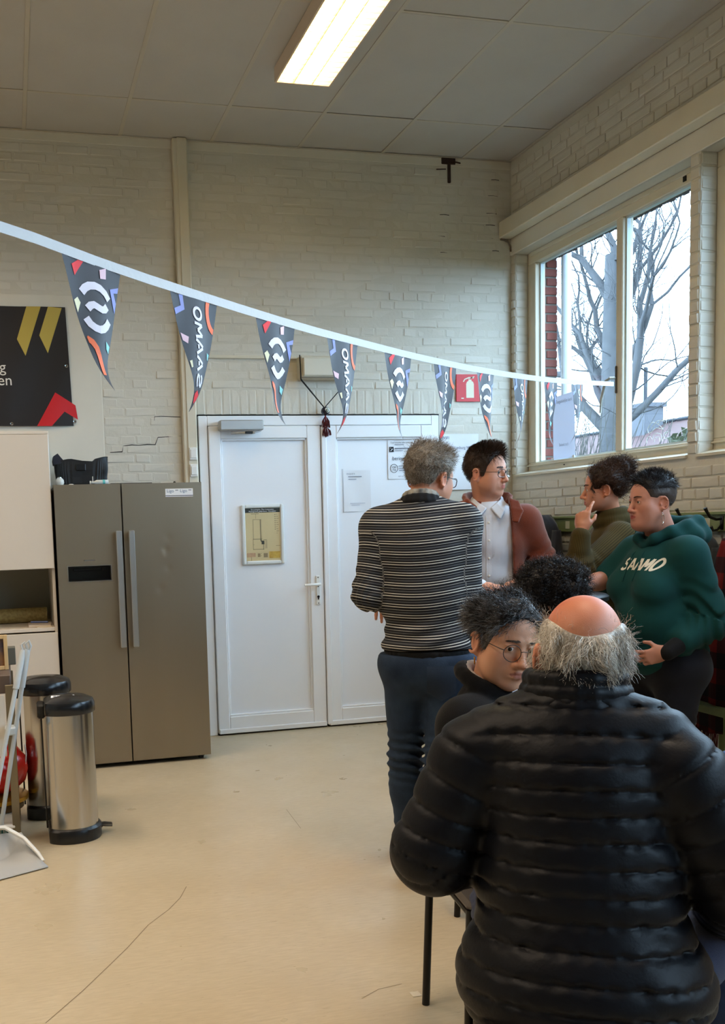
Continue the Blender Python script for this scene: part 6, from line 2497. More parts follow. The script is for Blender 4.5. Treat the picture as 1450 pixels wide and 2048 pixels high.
# ------------------------------------------------------------ man in the rust jacket behind the high table
pp = person('man with upswept dark hair, glasses and open rust brown jacket behind the high table', (2.25, 4.36, 0))
R2 = axes(203)
P2, N2 = A3(2.262, 4.37, .93), A3(2.245, 4.335, 1.495)
H2R, H2 = axes(146, 4, 3), A3(2.232, 4.315, 1.652)
body = Shape().sub(head_shape(True, smile=1.0, jaw=1.06), H2R, H2, 1.0, k=.02, rad=.17)
body.cap(H2 + H2R @ A3(0, -.018, -.055), N2, .056, .062, k=.03)
torso(body, P2, N2 - A3(0, 0, .10), R2, (.09, .06), (.06, .05), (.05, .05), .14)
ax2 = N2 - P2
sL, sR = P2 + ax2 * .86 - R2[:, 0] * .175, P2 + ax2 * .86 + R2[:, 0] * .175
eL, wL = A3(2.525, 4.27, 1.19), A3(2.275, 4.03, 1.128)
eR, wR = A3(2.00, 4.34, 1.17), A3(2.065, 4.05, 1.122)
for a_, b_, c_ in ((sL, eL, wL), (sR, eR, wR)):
    body.chain([a_, b_, c_], [.045, .036, .026])
body.sub(hand_shape((8, 14, 16, 20), spread=4, mirror=1), axes(101, 6, 8), wR + A3(.015, -.005, -.004), .98, k=.012, c=(0, .06, 0), rad=.15)
body.sub(hand_shape((22, 26, 28, 30), spread=5, mirror=-1), axes(-86, 14, -4), wL + A3(-.01, -.012, .012), .98, k=.012, c=(0, .06, 0), rad=.15)


def stubble(q, c, near):
    w = np.exp(-((q[:, 2] + .085) / .03) ** 2) * (q[:, 1] > .0) * near * .16
    return c * (1 - w[:, None]) + L3((96, 74, 66)) * w[:, None]


skin_body(pp, body, [(H2R, H2, 1)], (203, 146, 120), h=.0040, extra=stubble)
S = Shape()
torso(S, P2, N2 - A3(0, 0, .015), R2, (.165, .112), (.152, .112), (.155, .118), .15)
_, f2 = dress(pp, 'shirt', S, .007, cloth('pale_blue_shirt', (206, 212, 222), .7, .1, 400, .1, .05), lambda P, d: d + .004 * waves(P, 21, 16, 4) + .003 * np.sin(60 * (P @ A3(.5, .2, .8)) + 3 * waves(P, 2, 9, 2)) * np.exp(-((P[:, 2] - 1.2) / .12) ** 2), clip=lambda P: .86 - P[:, 2])
c2 = Shape()
Q2 = R2
cq = lambda x, y, z: N2 + Q2 @ A3(x, y, z)
for s in (-1, 1):
    sheet(c2, [[cq(s * .066, -.030, .040), cq(s * .064, .030, .026), cq(s * .040, .072, .002), cq(s * .014, .086, -.018)],
               [cq(s * .080, -.030, .012), cq(s * .084, .040, .000), cq(s * .070, .088, -.030), cq(s * .052, .104, -.066)]], .0045, k=.004)
ring(c2, N2 + A3(0, 0, .026), R2, .066, .060, .010, n=14, a0=PI * .5, a1=PI * 1.5)
dress(pp, 'shirt_collar', c2, .0038, MATS['pale_blue_shirt'])
laid(pp, 'placket', f2, [[(-.013, -.5), (.013, -.5), (.013, .0), (-.013, .0)]], N2 + Q2 @ A3(0, .35, -.05), Q2[:, 0], (0, 0, 1), -Q2[:, 1], cloth('shirt_placket', (214, 219, 228), .7, .1, 400, .1, .05), lift=.0025)
for k in range(5):
    q = project(f2, [N2 + Q2 @ A3(0, .35, -.085 - .085 * k)], -Q2[:, 1])[0] + Q2[:, 1] * .0035
    MB().lathe([(.0052, 0), (.0056, .002), (.003, .0028)], q, 12, Matrix([list(r_) for r_ in Q2]) @ Matrix.Rotation(-PI / 2, 3, 'X')).build('button', M_WHITE, pp)
M_RUST = cloth('rust_corduroy', (112, 48, 22), .85, .3, 300, .3, .2, 10)
S = Shape()
torso(S, P2, N2 - A3(0, 0, .01), R2, (.195, .142), (.185, .140), (.188, .145), .178)
for a_, b_, c_ in ((sL, eL, wL + (wL - eL) * -.16), (sR, eR, wR + (wR - eR) * -.12)):
    S.chain([a_, b_, c_], [.074, .062, .048], k=.04)
cp2 = lambda x, y, z: N2 + Q2 @ A3(x, y, z)
rows = []
for yy, up_, out in ((0, .0, .0), (1, .036, .006), (2, .070, .018)):
    row = []
    for a in np.linspace(-2.6, 2.6, 13):
        b_ = PI - a
        w_ = abs(a) / 2.6
        row.append(cp2((.088 + out + .022 * w_ ** 3) * math.sin(a), -(.076 + out) * math.cos(a) + .028 * w_ ** 3 * (1 + yy * .4), -.012 + up_ * (1 - .55 * w_ ** 3) - .030 * w_ ** 3))
    rows.append(row)
sheet(S, rows, .0085)
for s in (-1, 1):          # wings of the collar, folded out over the chest
    sheet(S, [[cp2(s * .094, .075, .022), cp2(s * .088, .105, -.020), cp2(s * .084, .128, -.075)], [cp2(s * .135, .085, .010), cp2(s * .150, .115, -.035), cp2(s * .128, .140, -.085)]], .008)
jl, jr, je = sL, sR, (eL, eR)


def fold2(P, d):
    g = d + .004 * waves(P, 33, 13, 4)
    for a_, b_, c_ in ((jl, eL, wL), (jr, eR, wR)):
        t_, far = arm_coord(P, a_, b_, c_)
        L_ = np.linalg.norm(b_ - a_)
        g += .007 * np.exp(-((t_ - L_ - .02) / .10) ** 2) * (far < .09) * np.sin(t_ * 105 + 10 * waves(P, 3, 7, 2))
    return g


def open2(P):
    q = (P - N2) @ Q2
    w = np.interp(q[:, 2], [-.62, -.30, -.10, .0, .09], [.112, .098, .086, .078, .072])
    return np.minimum(q[:, 1] - .02, w * .82 - np.abs(q[:, 0] + .034))


dress(pp, 'jacket', S, .0062, M_RUST, fold2, clip=lambda P: np.maximum(open2(P), .80 - P[:, 2]))
for k in range(3):
    q = N2 + Q2 @ A3(.108, .13, -.16 - .12 * k)
    MB().lathe([(.009, 0), (.010, .003), (.006, .005)], q, 14, Matrix([list(r_) for r_ in Q2]) @ Matrix.Rotation(-PI / 2, 3, 'X')).build('button', mat('dark_horn_button', (52, 30, 24), .3), pp)
cf = Shape()
cf.cap(wR - (wR - eR) * .10, wR - (wR - eR) * .02, .034, .033)
cf.cap(wL - (wL - eL) * .12, wL - (wL - eL) * .06, .034, .033)
dress(pp, 'shirt_cuff', cf, .005, MATS['pale_blue_shirt'])
legs(pp, [P2 + R2[:, 0] * .09 + A3(0, 0, -.05), P2 - R2[:, 0] * .09 + A3(0, 0, -.05)], [A3(2.17, 4.40, .50), A3(2.36, 4.34, .50)], [A3(2.17, 4.44, .09), A3(2.37, 4.38, .09)], (.092, .066, .054), cloth('charcoal_trousers', (30, 31, 38)), name='trousers', h=.011)
for x, y in ((2.17, 4.46), (2.37, 4.40)):
    shoe(pp, (x, y, 0), A3(x, y, 0) + fwd(200) * .19, M_BROWNSHOE, M_SOLE)


def flow2(P, N):
    top = np.clip((P[:, 2] - .05) / .05, 0, 1)[:, None]
    return A3(0, -.25, -.95) * (1 - top) + A3(0, .55, .8) * top + .2 * np.stack([waves(P, 2, 40, 2), waves(P, 3, 40, 2), np.zeros(len(P))], 1)


hair_part(pp, hs1, H2R, H2, 1.0, hairline(.036, .076, LOW), lambda P: .004 + .010 * np.clip((P[:, 2] - .06) / .05, 0, 1),
          [dict(n=3900, length=.012, flow=flow2, lift=.35, where=lambda V: V[:, 2] < .08),
           dict(n=4500, length=lambda P: .014 + .026 * np.clip((P[:, 1] + .06) / .12, 0, 1), flow=flow2, lift=.35, lift_end=.2, jitter=.2, where=lambda V: V[:, 2] > .06, width=0.00068)],
          mixcol((36, 26, 22), (66, 48, 38)), seed=6, lump=.004, label='dark brown hair swept up in front')
brows(pp, H2R, H2, 1.0, (44, 30, 26), 1.3)
eyes(pp, H2R, H2, 1.0, (60, 66, 70), look=(6, -4))
spectacles(pp, H2R, H2, 1.0, round_=False, w=.025, hgt=.019, thick=.0014)

# ------------------------------------------------------------ woman in the olive jumper by the window wall
pp = person('woman with curly dark hair and olive jumper resting her chin on her hand', (3.02, 4.45, 0))
R3 = axes(-72)
P3, N3 = A3(3.045, 4.455, .90), A3(3.01, 4.445, 1.385)
H3R, H3 = axes(-60, 2, 0), A3(2.945, 4.43, 1.560)
s3 = .97
body = Shape().sub(head_shape(False, jaw=.94, smile=.6, nose=1.08), H3R, H3, s3, k=.02, rad=.17)
body.cap(H3 + H3R @ A3(0, -.022, -.055), N3, .046, .052, k=.03)
torso(body, P3, N3 - A3(0, 0, .10), R3, (.09, .06), (.06, .05), (.05, .05), .12)
ax3 = N3 - P3
sL, sR = P3 + ax3 * .86 - R3[:, 0] * .150, P3 + ax3 * .86 + R3[:, 0] * .150
eL, wL = A3(2.645, 4.20, 1.135), A3(2.685, 4.215, 1.352)
eR, wR = A3(2.80, 4.56, 1.12), A3(2.60, 4.34, 1.11)
for a_, b_, c_ in ((sL, eL, wL), (sR, eR, wR)):
    body.chain([a_, b_, c_], [.042, .034, .024])
d_ = A3(.22, .20, .95); d_ /= np.linalg.norm(d_)
z_ = A3(-.75, -.62, .28); z_ -= d_ * (z_ @ d_); z_ /= np.linalg.norm(z_)
hR = np.stack([np.cross(d_, z_), d_, z_], 1)
body.sub(hand_shape((16, 48, 62, 68), thumb=(.5, .75, .45), spread=5, mirror=1), hR, wL + A3(0, 0, .01), .95, k=.012, c=(0, .06, 0), rad=.15)
body.sub(hand_shape((20, 24, 26, 30), mirror=1), axes(-110, 8), wR, .92, k=.012, c=(0, .06, 0), rad=.15)
skin_body(pp, body, [(H3R, H3, s3)], (196, 136, 108), h=.0040, lips=(160, 78, 74))
S = Shape()
torso(S, P3, N3 - A3(0, 0, .015), R3, (.168, .15), (.165, .145), (.175, .15), .150)
for s in (-1, 1):
    S.ell(P3 + ax3 * .62 + R3 @ A3(s * .075, .115, 0), (.075, .06, .075), R3, k=.04)
for a_, b_, c_ in ((sL, eL, wL - (wL - eL) * .12), (sR, eR, wR - (wR - eR) * .1)):
    S.chain([a_, b_, c_], [.072, .066, .048], k=.045)
ring(S, N3 + A3(0, 0, .015), R3, .072, .068, .026, k=.02, tilt=.01)
ring(S, N3 + A3(-.004, 0, .052), R3, .064, .060, .020, k=.015, tilt=.01)
a3L, a3R = (sL, eL, wL), (sR, eR, wR)


def fold3(P, d):
    g = d + .006 * waves(P, 43, 11, 4)
    for a_, b_, c_ in (a3L, a3R):
        t_, far = arm_coord(P, a_, b_, c_)
        L_ = np.linalg.norm(b_ - a_)
        g += .007 * np.exp(-((t_ - L_) / .10) ** 2) * (far < .09) * np.sin(t_ * 90 + 9 * waves(P, 3, 7, 2))
    return g


def rib3(P):
    q = (P - P3) @ R3
    s = np.arctan2(q[:, 0], q[:, 1]) * .16
    for a_, b_, c_ in (a3L, a3R):
        t_, far = arm_coord(P, a_, b_, c_)
        for p0, p1, lo_, hi_ in ((a_, b_, -1, np.linalg.norm(b_ - a_)), (b_, c_, np.linalg.norm(b_ - a_), 9)):
            ab = (p1 - p0) / np.linalg.norm(p1 - p0)
            w = P - p0
            u = np.cross(ab, A3(.3, .5, .8)); u /= np.linalg.norm(u)
            v = np.cross(ab, u)
            s = np.where((far < .085) & (t_ >= lo_) & (t_ < hi_), np.arctan2(w @ u, w @ v) * .06, s)
    return s


dress(pp, 'jumper', S, .0065, ramp_mat('olive_rib_knit', 'rib', .0095, [(0, (66, 56, 24)), (.3, (78, 66, 32)), (.72, (48, 41, 19))], .9, .04), fold3, extra={'rib': rib3}, clip=lambda P: .80 - P[:, 2])
br = MB()
cc = wL - (wL - eL) * .02
pts = [cc + .031 * (hR[:, 0] * math.cos(a) + hR[:, 2] * .85 * math.sin(a)) + A3(0, 0, -.004 * math.cos(a)) for a in np.linspace(0, 2 * PI, 25)]
br.tube(pts, .0022, n=6, cap=False).build('bracelet', mat('silver', (214, 208, 200), .2, 1.0), pp, smooth='all')
legs(pp, [P3 + R3[:, 0] * .08 + A3(0, 0, -.05), P3 - R3[:, 0] * .08 + A3(0, 0, -.05)], [A3(3.02, 4.53, .48), A3(2.97, 4.36, .48)], [A3(3.05, 4.55, .09), A3(3.03, 4.37, .09)], (.09, .064, .05), M_DKJEANS, name='trousers', h=.011)
for y in (4.55, 4.37):
    shoe(pp, (3.06, y, 0), A3(3.06, y, 0) + fwd(-75) * .165, mat('black_leather', (20, 19, 20), .4), M_SOLE)


def flow3(P, N):
    return A3(0, -.8, .45) + .5 * np.stack([waves(P, 2, 26, 2), waves(P, 3, 26, 2), waves(P, 4, 26, 2)], 1)


hsf = head_shape(False, ear=False, jaw=.94)
CH3 = mixcol((36, 24, 20), (84, 58, 44))
hair_part(pp, hsf, H3R, H3, s3, hairline(.048, .082, ([-.10, -.06, -.042, -.028, .008, .02, .06], [-.062, -.05, -.02, .012, .018, .0, .0])), lambda P: .010 + .008 * np.clip((P[:, 2] - .02) / .08, 0, 1),
          [dict(n=4200, length=.040, flow=flow3, lift=.3, lift_end=0, curl=.0045, turns=1.8, jitter=.5, n_seg=9, width=0.00073)],
          CH3, seed=9, lump=.006, lumpf=70, label='dark curly hair tied up', h=.0045)
bun = Shape().ell((.0, -.088, .105), (.052, .050, .042)).ell((.01, -.12, .09), (.035, .035, .035), k=.02)
hair_part(pp, bun, H3R, H3, s3, lambda q: -np.ones(len(q)), .004,
          [dict(n=1950, length=.04, flow=lambda P, N: np.stack([waves(P, 2, 40, 2), waves(P, 3, 40, 2), waves(P, 4, 40, 2)], 1), lift=.5, lift_end=.3, curl=.007, turns=2.2, jitter=.7, n_seg=9, width=0.00073)],
          CH3, name='bun', seed=10, lump=.008, lumpf=80, h=.005)
for j_, (cx_, cy_, cz_) in enumerate(((.066, .058, .045), (.072, .045, .03), (.075, .030, .02), (-.066, .058, .045))):
    lk = Shape()
    pts = [A3(cx_ * .97, cy_ - .002, cz_ + .012)]
    for k in range(11):
        a = k * 1.25 + j_
        pts.append(A3(cx_ + math.copysign(.004, cx_) + .0075 * math.cos(a), cy_ + .0075 * math.sin(a) - .0006 * k, cz_ - .0092 * k))
    lk.chain(pts, [.0030] * 6 + [.0026, .0022, .0018, .0014, .001, .001], k=.001)
    hair_part(pp, lk, H3R, H3, s3, lambda q: -np.ones(len(q)), .0, [dict(n=260, length=.016, flow=(0, .1, -1), lift=.25, curl=.003, jitter=.5, width=0.00042)], CH3, name='loose_curl', seed=12 + j_, lump=.0006, h=.0024)
brows(pp, H3R, H3, s3, (40, 26, 22), 1.1, .005)
eyes(pp, H3R, H3, s3, (58, 40, 30), look=(0, 2))

# ------------------------------------------------------------ woman in the teal hooded sweater
pp = person('woman with cropped dark hair in a teal hooded sweater, one hand in its pocket', (2.92, 3.93, 0))
R4 = axes(-96)
P4, N4 = A3(2.94, 3.93, .76), A3(2.915, 3.925, 1.325)
H4R, H4 = axes(-88, 3, -2), A3(2.838, 3.90, 1.487)
s4 = 1.0
body = Shape().sub(head_shape(False, jaw=1.06, nose=1.0, cheek=1.05), H4R, H4, s4, k=.02, rad=.17)
body.ell(H4 + H4R @ A3(0, .035, -.105) * s4, (.05, .045, .03), H4R, k=.04)
body.cap(H4 + H4R @ A3(0, -.018, -.055) * s4, N4, .060, .068, k=.03)
torso(body, P4, N4 - A3(0, 0, .10), R4, (.09, .06), (.06, .05), (.05, .05), .13)
ax4 = N4 - P4
sL, sR = P4 + ax4 * .86 - R4[:, 0] * .170, P4 + ax4 * .86 + R4[:, 0] * .160
eL, wL = A3(3.035, 3.735, .935), A3(2.80, 3.715, .815)
eR, wR = A3(2.80, 4.17, 1.115), A3(2.60, 4.055, 1.108)
for a_, b_, c_ in ((sL, eL, wL), (sR, eR, wR)):
    body.chain([a_, b_, c_], [.05, .044, .031])
body.cap(eR, eR + (wR - eR) * .5, .048, .042)
fd = A3(-.80, .50, -.28); fd /= np.linalg.norm(fd)
zz_ = A3(.1, -1, .1); zz_ -= fd * (zz_ @ fd); zz_ /= np.linalg.norm(zz_)
body.sub(hand_shape((30, 34, 36, 38), mirror=1), np.stack([np.cross(fd, zz_), fd, zz_], 1), wL + fd * .01, .95, k=.012, c=(0, .06, 0), rad=.15)
body.sub(hand_shape((24, 30, 34, 36), mirror=1), axes(-118, 10), wR - A3(0, 0, .004), .95, k=.012, c=(0, .06, 0), rad=.15)
skin_body(pp, body, [(H4R, H4, s4)], (193, 136, 116), h=.0040, lips=(150, 52, 58))
M_TEAL = cloth('teal_sweat_cloth', (12, 66, 66), .9, .15, 420, .04, .12, 8)
S = Shape()
torso(S, P4, N4 - A3(0, 0, .015), R4, (.185, .172), (.192, .192), (.198, .192), .165)
for s in (-1, 1):
    S.ell(P4 + ax4 * .58 + R4 @ A3(s * .085, .135, 0), (.09, .085, .09), R4, k=.05)
S.ell(P4 + ax4 * .30 + R4 @ A3(0, .085, 0), (.16, .14, .14), R4, k=.06)
for a_, b_, c_ in ((sL, eL, wL - (wL - eL) * .38), (sR, eR, eR + (wR - eR) * .12)):
    S.chain([a_, b_, c_], [.080, .074, .056], k=.045)
a4L = (sL, eL, wL)
hd4 = N4 + A3(.02, 0, -.01)


def fold4(P, d):
    g = d + .005 * waves(P, 53, 11, 4)
    t_, far = arm_coord(P, *a4L)
    L_ = np.linalg.norm(eL_4 - sL_4)
    g += .010 * np.exp(-((t_ - L_ + .03) / .13) ** 2) * (far < .10) * np.sin(t_ * 85 + 8 * waves(P, 3, 6, 2))
    low = np.exp(-((P[:, 2] - .74) / .07) ** 2)
    g += .006 * low * np.sin(P[:, 2] * 80 + 4 * np.sin(P[:, 0] * 9 + P[:, 1] * 8))
    return g


sL_4, eL_4 = sL, eL
_, f4 = dress(pp, 'sweater', S, .0065, M_TEAL, fold4, clip=lambda P: .665 - P[:, 2] + .012 * np.sin(P[:, 0] * 8))
hb = Shape()
torso(hb, P4, N4, R4, (.18, .16), (.185, .185), (.19, .185), .15)
hb.ell(P4 + ax4 * .1 + R4 @ A3(0, .07, 0), (.15, .13, .14), R4, k=.06)
dress(pp, 'hem_band', hb, .008, M_TEAL, lambda P, d: d + .0025 * np.sin(np.arctan2(P[:, 1] - P4[1], P[:, 0] - P4[0]) * 80), clip=lambda P: np.maximum(P[:, 2] - .675, .62 - P[:, 2]))
hd = Shape()
hp = lambda x, y, z: N4 + R4 @ A3(x, y, z)
for s in (-1, 1):
    hd.chain([hp(0, .095, -.045), hp(s * .05, .085, -.012), hp(s * .092, .03, .02), hp(s * .105, -.05, .042), hp(s * .085, -.125, .055), hp(0, -.165, .05)], [.018, .022, .026, .030, .034, .036], k=.02)
    hd.chain([hp(s * .115, .0, -.015), hp(s * .125, -.07, .0), hp(s * .09, -.14, .0), hp(0, -.175, -.015)], [.028, .036, .042, .045], k=.03)
hd.ell(hp(0, -.12, .03), (.075, .045, .022), R4, k=.02, cut=True)
dress(pp, 'hood', hd, .006, M_TEAL, lambda P, d: d + .004 * waves(P, 57, 24, 4))
M_HOODIN = mat('eyelet_brass', (190, 170, 140), .3, .8)
q = hp(-.085, -.135, .085)
MB().lathe([(.004, 0), (.008, .002), (.004, .004)], q, 12).build('eyelet', M_HOODIN, pp, smooth=True)
cs = Shape().cap(wL - (wL - eL) * .48, wL - (wL - eL) * .36, .050, .047)
dress(pp, 'cuff', cs, .006, M_TEAL)
wb = Shape().cap(wL - (wL - eL) * .22, wL + (wL - eL) * .02, .040, .036)
dress(pp, 'wristband', wb, .005, cloth('black_elastic', (14, 15, 18)))
wt = [[(p[0] + p[1] * .28, p[1]) for p in poly] for poly in word_strokes('SAAMO', .052, .041, .034, .0105)]
cw = P4 + ax4 * .70 + R4 @ A3(-.035, .45, .045)
laid(pp, 'word_print', f4, wt, cw, R4[:, 0] * -1, (0, 0, 1), -R4[:, 1], mat('cream_print', (222, 220, 206), .6), lift=.0016, cell=.01)
pk = [[(-.12, -.10), (.12, -.10), (.08, .08), (-.08, .08)]]
laid(pp, 'front_pocket', f4, pk, P4 + ax4 * .12 + R4 @ A3(0, .5, 0), R4[:, 0], (0, 0, 1), -R4[:, 1], M_TEAL, lift=.006)
for s in (-1, 1):
    p0 = project(f4, [hp(s * .03, .3, -.08), hp(s * .033, .3, -.14), hp(s * .03, .3, -.20)], -R4[:, 1])
    MB().tube([hp(s * .025, .10, -.05)] + [q_ + R4[:, 1] * .004 for q_ in p0], .003, n=6).build('drawstring', M_TEAL, pp)
for sg in (-1,):
    e = H4 + H4R @ A3(-.080, -.004, -.048) * s4
    m = MB()
    m.tube([e, e + A3(0, -.004, -.012)], .0012, n=5)
    ring_ = [e + A3(.006 * math.sin(a), -.005, -.030 + .018 * math.cos(a)) for a in np.linspace(0, 2 * PI, 17)]
    m.tube(ring_, .0016, n=5, cap=False)
    m.tube([e + A3(.002, -.005, -.048), e + A3(-.004, -.004, -.062)], [.0025, .0012], n=5)
    m.build('earring', mat('silver', (0, 0, 0)), pp, smooth='all')
legs(pp, [P4 + R4[:, 0] * .095 + A3(0, 0, -.03), P4 - R4[:, 0] * .095 + A3(0, 0, -.03)], [A3(2.93, 4.03, .42), A3(2.92, 3.82, .42)], [A3(2.98, 4.04, .09), A3(2.97, 3.81, .09)], (.115, .078, .058), M_DKJEANS, seat=((3.0, 3.93, .70), (.15, .17, .14)), name='jeans', h=.009)
for y in (4.04, 3.81):
    shoe(pp, (2.99, y, 0), A3(2.99, y, 0) + fwd(-92) * .165, MATS['black_leather'], M_SOLE)


def flow4(P, N):
    top = np.clip((P[:, 2] - .055) / .04, 0, 1)[:, None]
    return A3(0, -.6, -.8) * (1 - top) + A3(.1, .25, .35) * top + .3 * np.stack([waves(P, 2, 35, 2), waves(P, 3, 35, 2), waves(P, 4, 35, 2)], 1)


LOW4 = ([-.10, -.06, -.045, -.028, .006, .016, .05], [-.075, -.066, -.03, .016, .020, .012, .02])
hsf4 = head_shape(False, ear=False, jaw=1.1)
hair_part(pp, hsf4, H4R, H4, s4, hairline(.040, .078, LOW4), lambda P: .0042 + .010 * np.clip((P[:, 2] - .055) / .035, 0, 1),
          [dict(n=4500, length=.007, flow=flow4, lift=.3, where=lambda V: V[:, 2] < .07, width=0.00042),
           dict(n=4500, length=.026, flow=flow4, lift=.25, lift_end=.05, where=lambda V: V[:, 2] > .06, jitter=.3, width=0.00062)],
          lambda P, r: np.where((P[:, 2] > .055)[:, None], L3((32, 30, 34)), L3((74, 64, 60))) * (1 + r.normal(0, .18, (len(P), 1))), seed=14, lump=.0012, label='cropped dark hair with shaved sides', h=.003)
brows(pp, H4R, H4, s4, (70, 54, 48), .9)
eyes(pp, H4R, H4, s4, (80, 72, 60), look=(0, 0))

# ------------------------------------------------------------ person with black curls, seated beyond
pp = person('seated person with a round mop of black curls, face hidden', (1.78, 2.98, 0))
R5 = axes(80)
P5, N5 = A3(1.72, 2.98, .49), A3(1.74, 2.98, .97)
H5R, H5 = axes(98, 14, 0), A3(1.782, 2.955, 1.136)
body = Shape().sub(head_shape(True), H5R, H5, .97, k=.02, rad=.17)
body.cap(H5 + H5R @ A3(0, -.02, -.055), N5, .05, .055, k=.03)
torso(body, P5, N5 - A3(0, 0, .10), R5, (.09, .06), (.06, .05), (.05, .05), .13)
skin_body(pp, body, [(H5R, H5, .97)], (170, 112, 86), h=.004)
S = Shape()
torso(S, P5, N5, R5, (.185, .135), (.175, .135), (.18, .14), .165)
ax5 = N5 - P5
for s in (-1, 1):
    S.chain([P5 + ax5 * .86 + R5[:, 0] * s * .165, P5 + ax5 * .4 + R5 @ A3(s * .22, .03, 0), P5 + ax5 * .25 + R5 @ A3(s * .14, .26, .05)], [.07, .058, .045], k=.04)
dress(pp, 'jacket', S, .009, cloth('black_cotton', (17, 18, 22)), lambda P, d: d + .005 * waves(P, 63, 13, 4))
legs(pp, [P5 + R5[:, 0] * s * .09 for s in (-1, 1)], [P5 + R5 @ A3(s * .11, .42, -.02) for s in (-1, 1)], [P5 + R5 @ A3(s * .11, .42, -.40) for s in (-1, 1)], (.09, .066, .054), M_DKJEANS, h=.011)
for s in (-1, 1):
    c_ = P5 + R5 @ A3(s * .11, .41, 0)
    shoe(pp, (c_[0], c_[1], 0), A3(c_[0], c_[1], 0) + fwd(80) * .19, MATS['black_leather'], M_SOLE)
nz5 = lambda P, N: np.stack([waves(P, 2, 50, 2), waves(P, 3, 50, 2), waves(P, 4, 50, 2)], 1)
hair_part(pp, hs1, H5R, H5, .97, hairline(.045, .085, ([-.12, -.06, .0, .03, .06], [-.085, -.06, -.03, .0, .02])), lambda P: .024 + .004 * np.sin(P[:, 1] * 30),
          [dict(n=6300, length=.036, flow=nz5, lift=.6, lift_end=.3, curl=.0065, turns=2.4, jitter=.8, n_seg=9, width=0.00078)],
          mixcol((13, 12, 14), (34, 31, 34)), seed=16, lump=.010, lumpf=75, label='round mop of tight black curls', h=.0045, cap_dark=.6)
stool(1.72, 2.98, .2, 'black stool under the person with black curls')

# ------------------------------------------------------------ woman with round glasses, seated
pp = person('seated woman with round glasses, short greying hair and black coat looking over her shoulder', (1.25, 2.42, 0))
R6 = axes(140)
P6, N6 = A3(1.285, 2.43, .50), A3(1.240, 2.385, .965)
H6R, H6 = axes(178, 8, -9), A3(1.262, 2.345, 1.100)
s6 = .985
body = Shape().sub(head_shape(False, jaw=1.02, nose=1.0, smile=-1.0), H6R, H6, s6, k=.02, rad=.17)
body.cap(H6 + H6R @ A3(0, -.020, -.055), N6, .050, .056, k=.03)
torso(body, P6, N6 - A3(0, 0, .10), R6, (.09, .06), (.06, .05), (.05, .05), .12)
skin_body(pp, body, [(H6R, H6, s6)], (206, 152, 122), h=.0029, lips=(162, 92, 84))
S = Shape()
torso(S, P6, N6 - A3(0, 0, .01), R6, (.185, .14), (.185, .15), (.195, .16), .165)
ax6 = N6 - P6
sR, sL = P6 + ax6 * .86 + R6[:, 0] * .165, P6 + ax6 * .86 - R6[:, 0] * .165
S.chain([sR, P6 + ax6 * .36 + R6 @ A3(.235, .03, 0), P6 + ax6 * .22 + R6 @ A3(.13, .27, .03)], [.074, .064, .050], k=.04)
S.chain([sL, P6 + ax6 * .36 + R6 @ A3(-.235, .03, 0), P6 + ax6 * .22 + R6 @ A3(-.13, .27, .03)], [.074, .064, .050], k=.04)
ring(S, N6 + A3(0, 0, .028), R6, .078, .076, .013, k=.02, tilt=.030)
S.ell(P6 + R6 @ A3(0, .0, -.04), (.21, .20, .09), R6, k=.05)
Q6 = R6
dress(pp, 'coat', S, .007, M_BLACKWOOL, lambda P, d: d + .006 * waves(P, 73, 12, 4), clip=lambda P: np.minimum(((P - N6) @ Q6)[:, 1] - .03, .030 + .25 * np.clip(((P - N6) @ Q6)[:, 2] + .06, -.08, .1) - np.abs(((P - N6) @ Q6)[:, 0] + .01)))
sc6 = Shape()
ring(sc6, N6 + A3(0, 0, .028), R6, .062, .060, .012, k=.012, tilt=.035)
ring(sc6, N6 + A3(0, 0, .010), R6, .066, .068, .013, k=.012, tilt=.045)
sc6.chain([N6 + Q6 @ A3(-.03, .085, -.03), N6 + Q6 @ A3(-.035, .105, -.09), N6 + Q6 @ A3(-.03, .12, -.16)], [.022, .024, .022], k=.02)
dress(pp, 'scarf', sc6, .0045, mat('grey_white_scarf', (96, 100, 112), .85, col2=(206, 200, 196), vscale=24, bump=.2, bscale=200), lambda P, d: d + .004 * waves(P, 77, 40, 3))
legs(pp, [P6 + R6[:, 0] * s * .09 for s in (-1, 1)], [P6 + R6 @ A3(s * .11, .40, -.0) for s in (-1, 1)], [P6 + R6 @ A3(s * .11, .40, -.40) for s in (-1, 1)], (.092, .068, .056), M_DKJEANS, h=.011)
for s in (-1, 1):
    c_ = P6 + R6 @ A3(s * .11, .39, 0)
    shoe(pp, (c_[0], c_[1], 0), A3(c_[0], c_[1], 0) + fwd(140) * .17, MATS['black_leather'], M_SOLE)


def flow6(P, N):
    top = np.clip((P[:, 2] - .02) / .07, 0, 1)[:, None]
    return A3(-.1, -.55, -.8) * (1 - top) + A3(.75, .35, .05) * top + .45 * np.stack([waves(P, 2, 28, 2), waves(P, 3, 28, 2), waves(P, 4, 28, 2)], 1)


hsf6 = head_shape(False, ear=False, jaw=1.02)


def col6(P, r):
    g = np.clip(.45 + .5 * waves(P, 35, 70, 3) + r.normal(0, .3, len(P)) + 2.2 * (.03 - P[:, 2]) * (P[:, 1] > -.03), 0, 1)[:, None]
    return L3((36, 38, 42)) * (1 - g) + L3((132, 132, 134)) * g


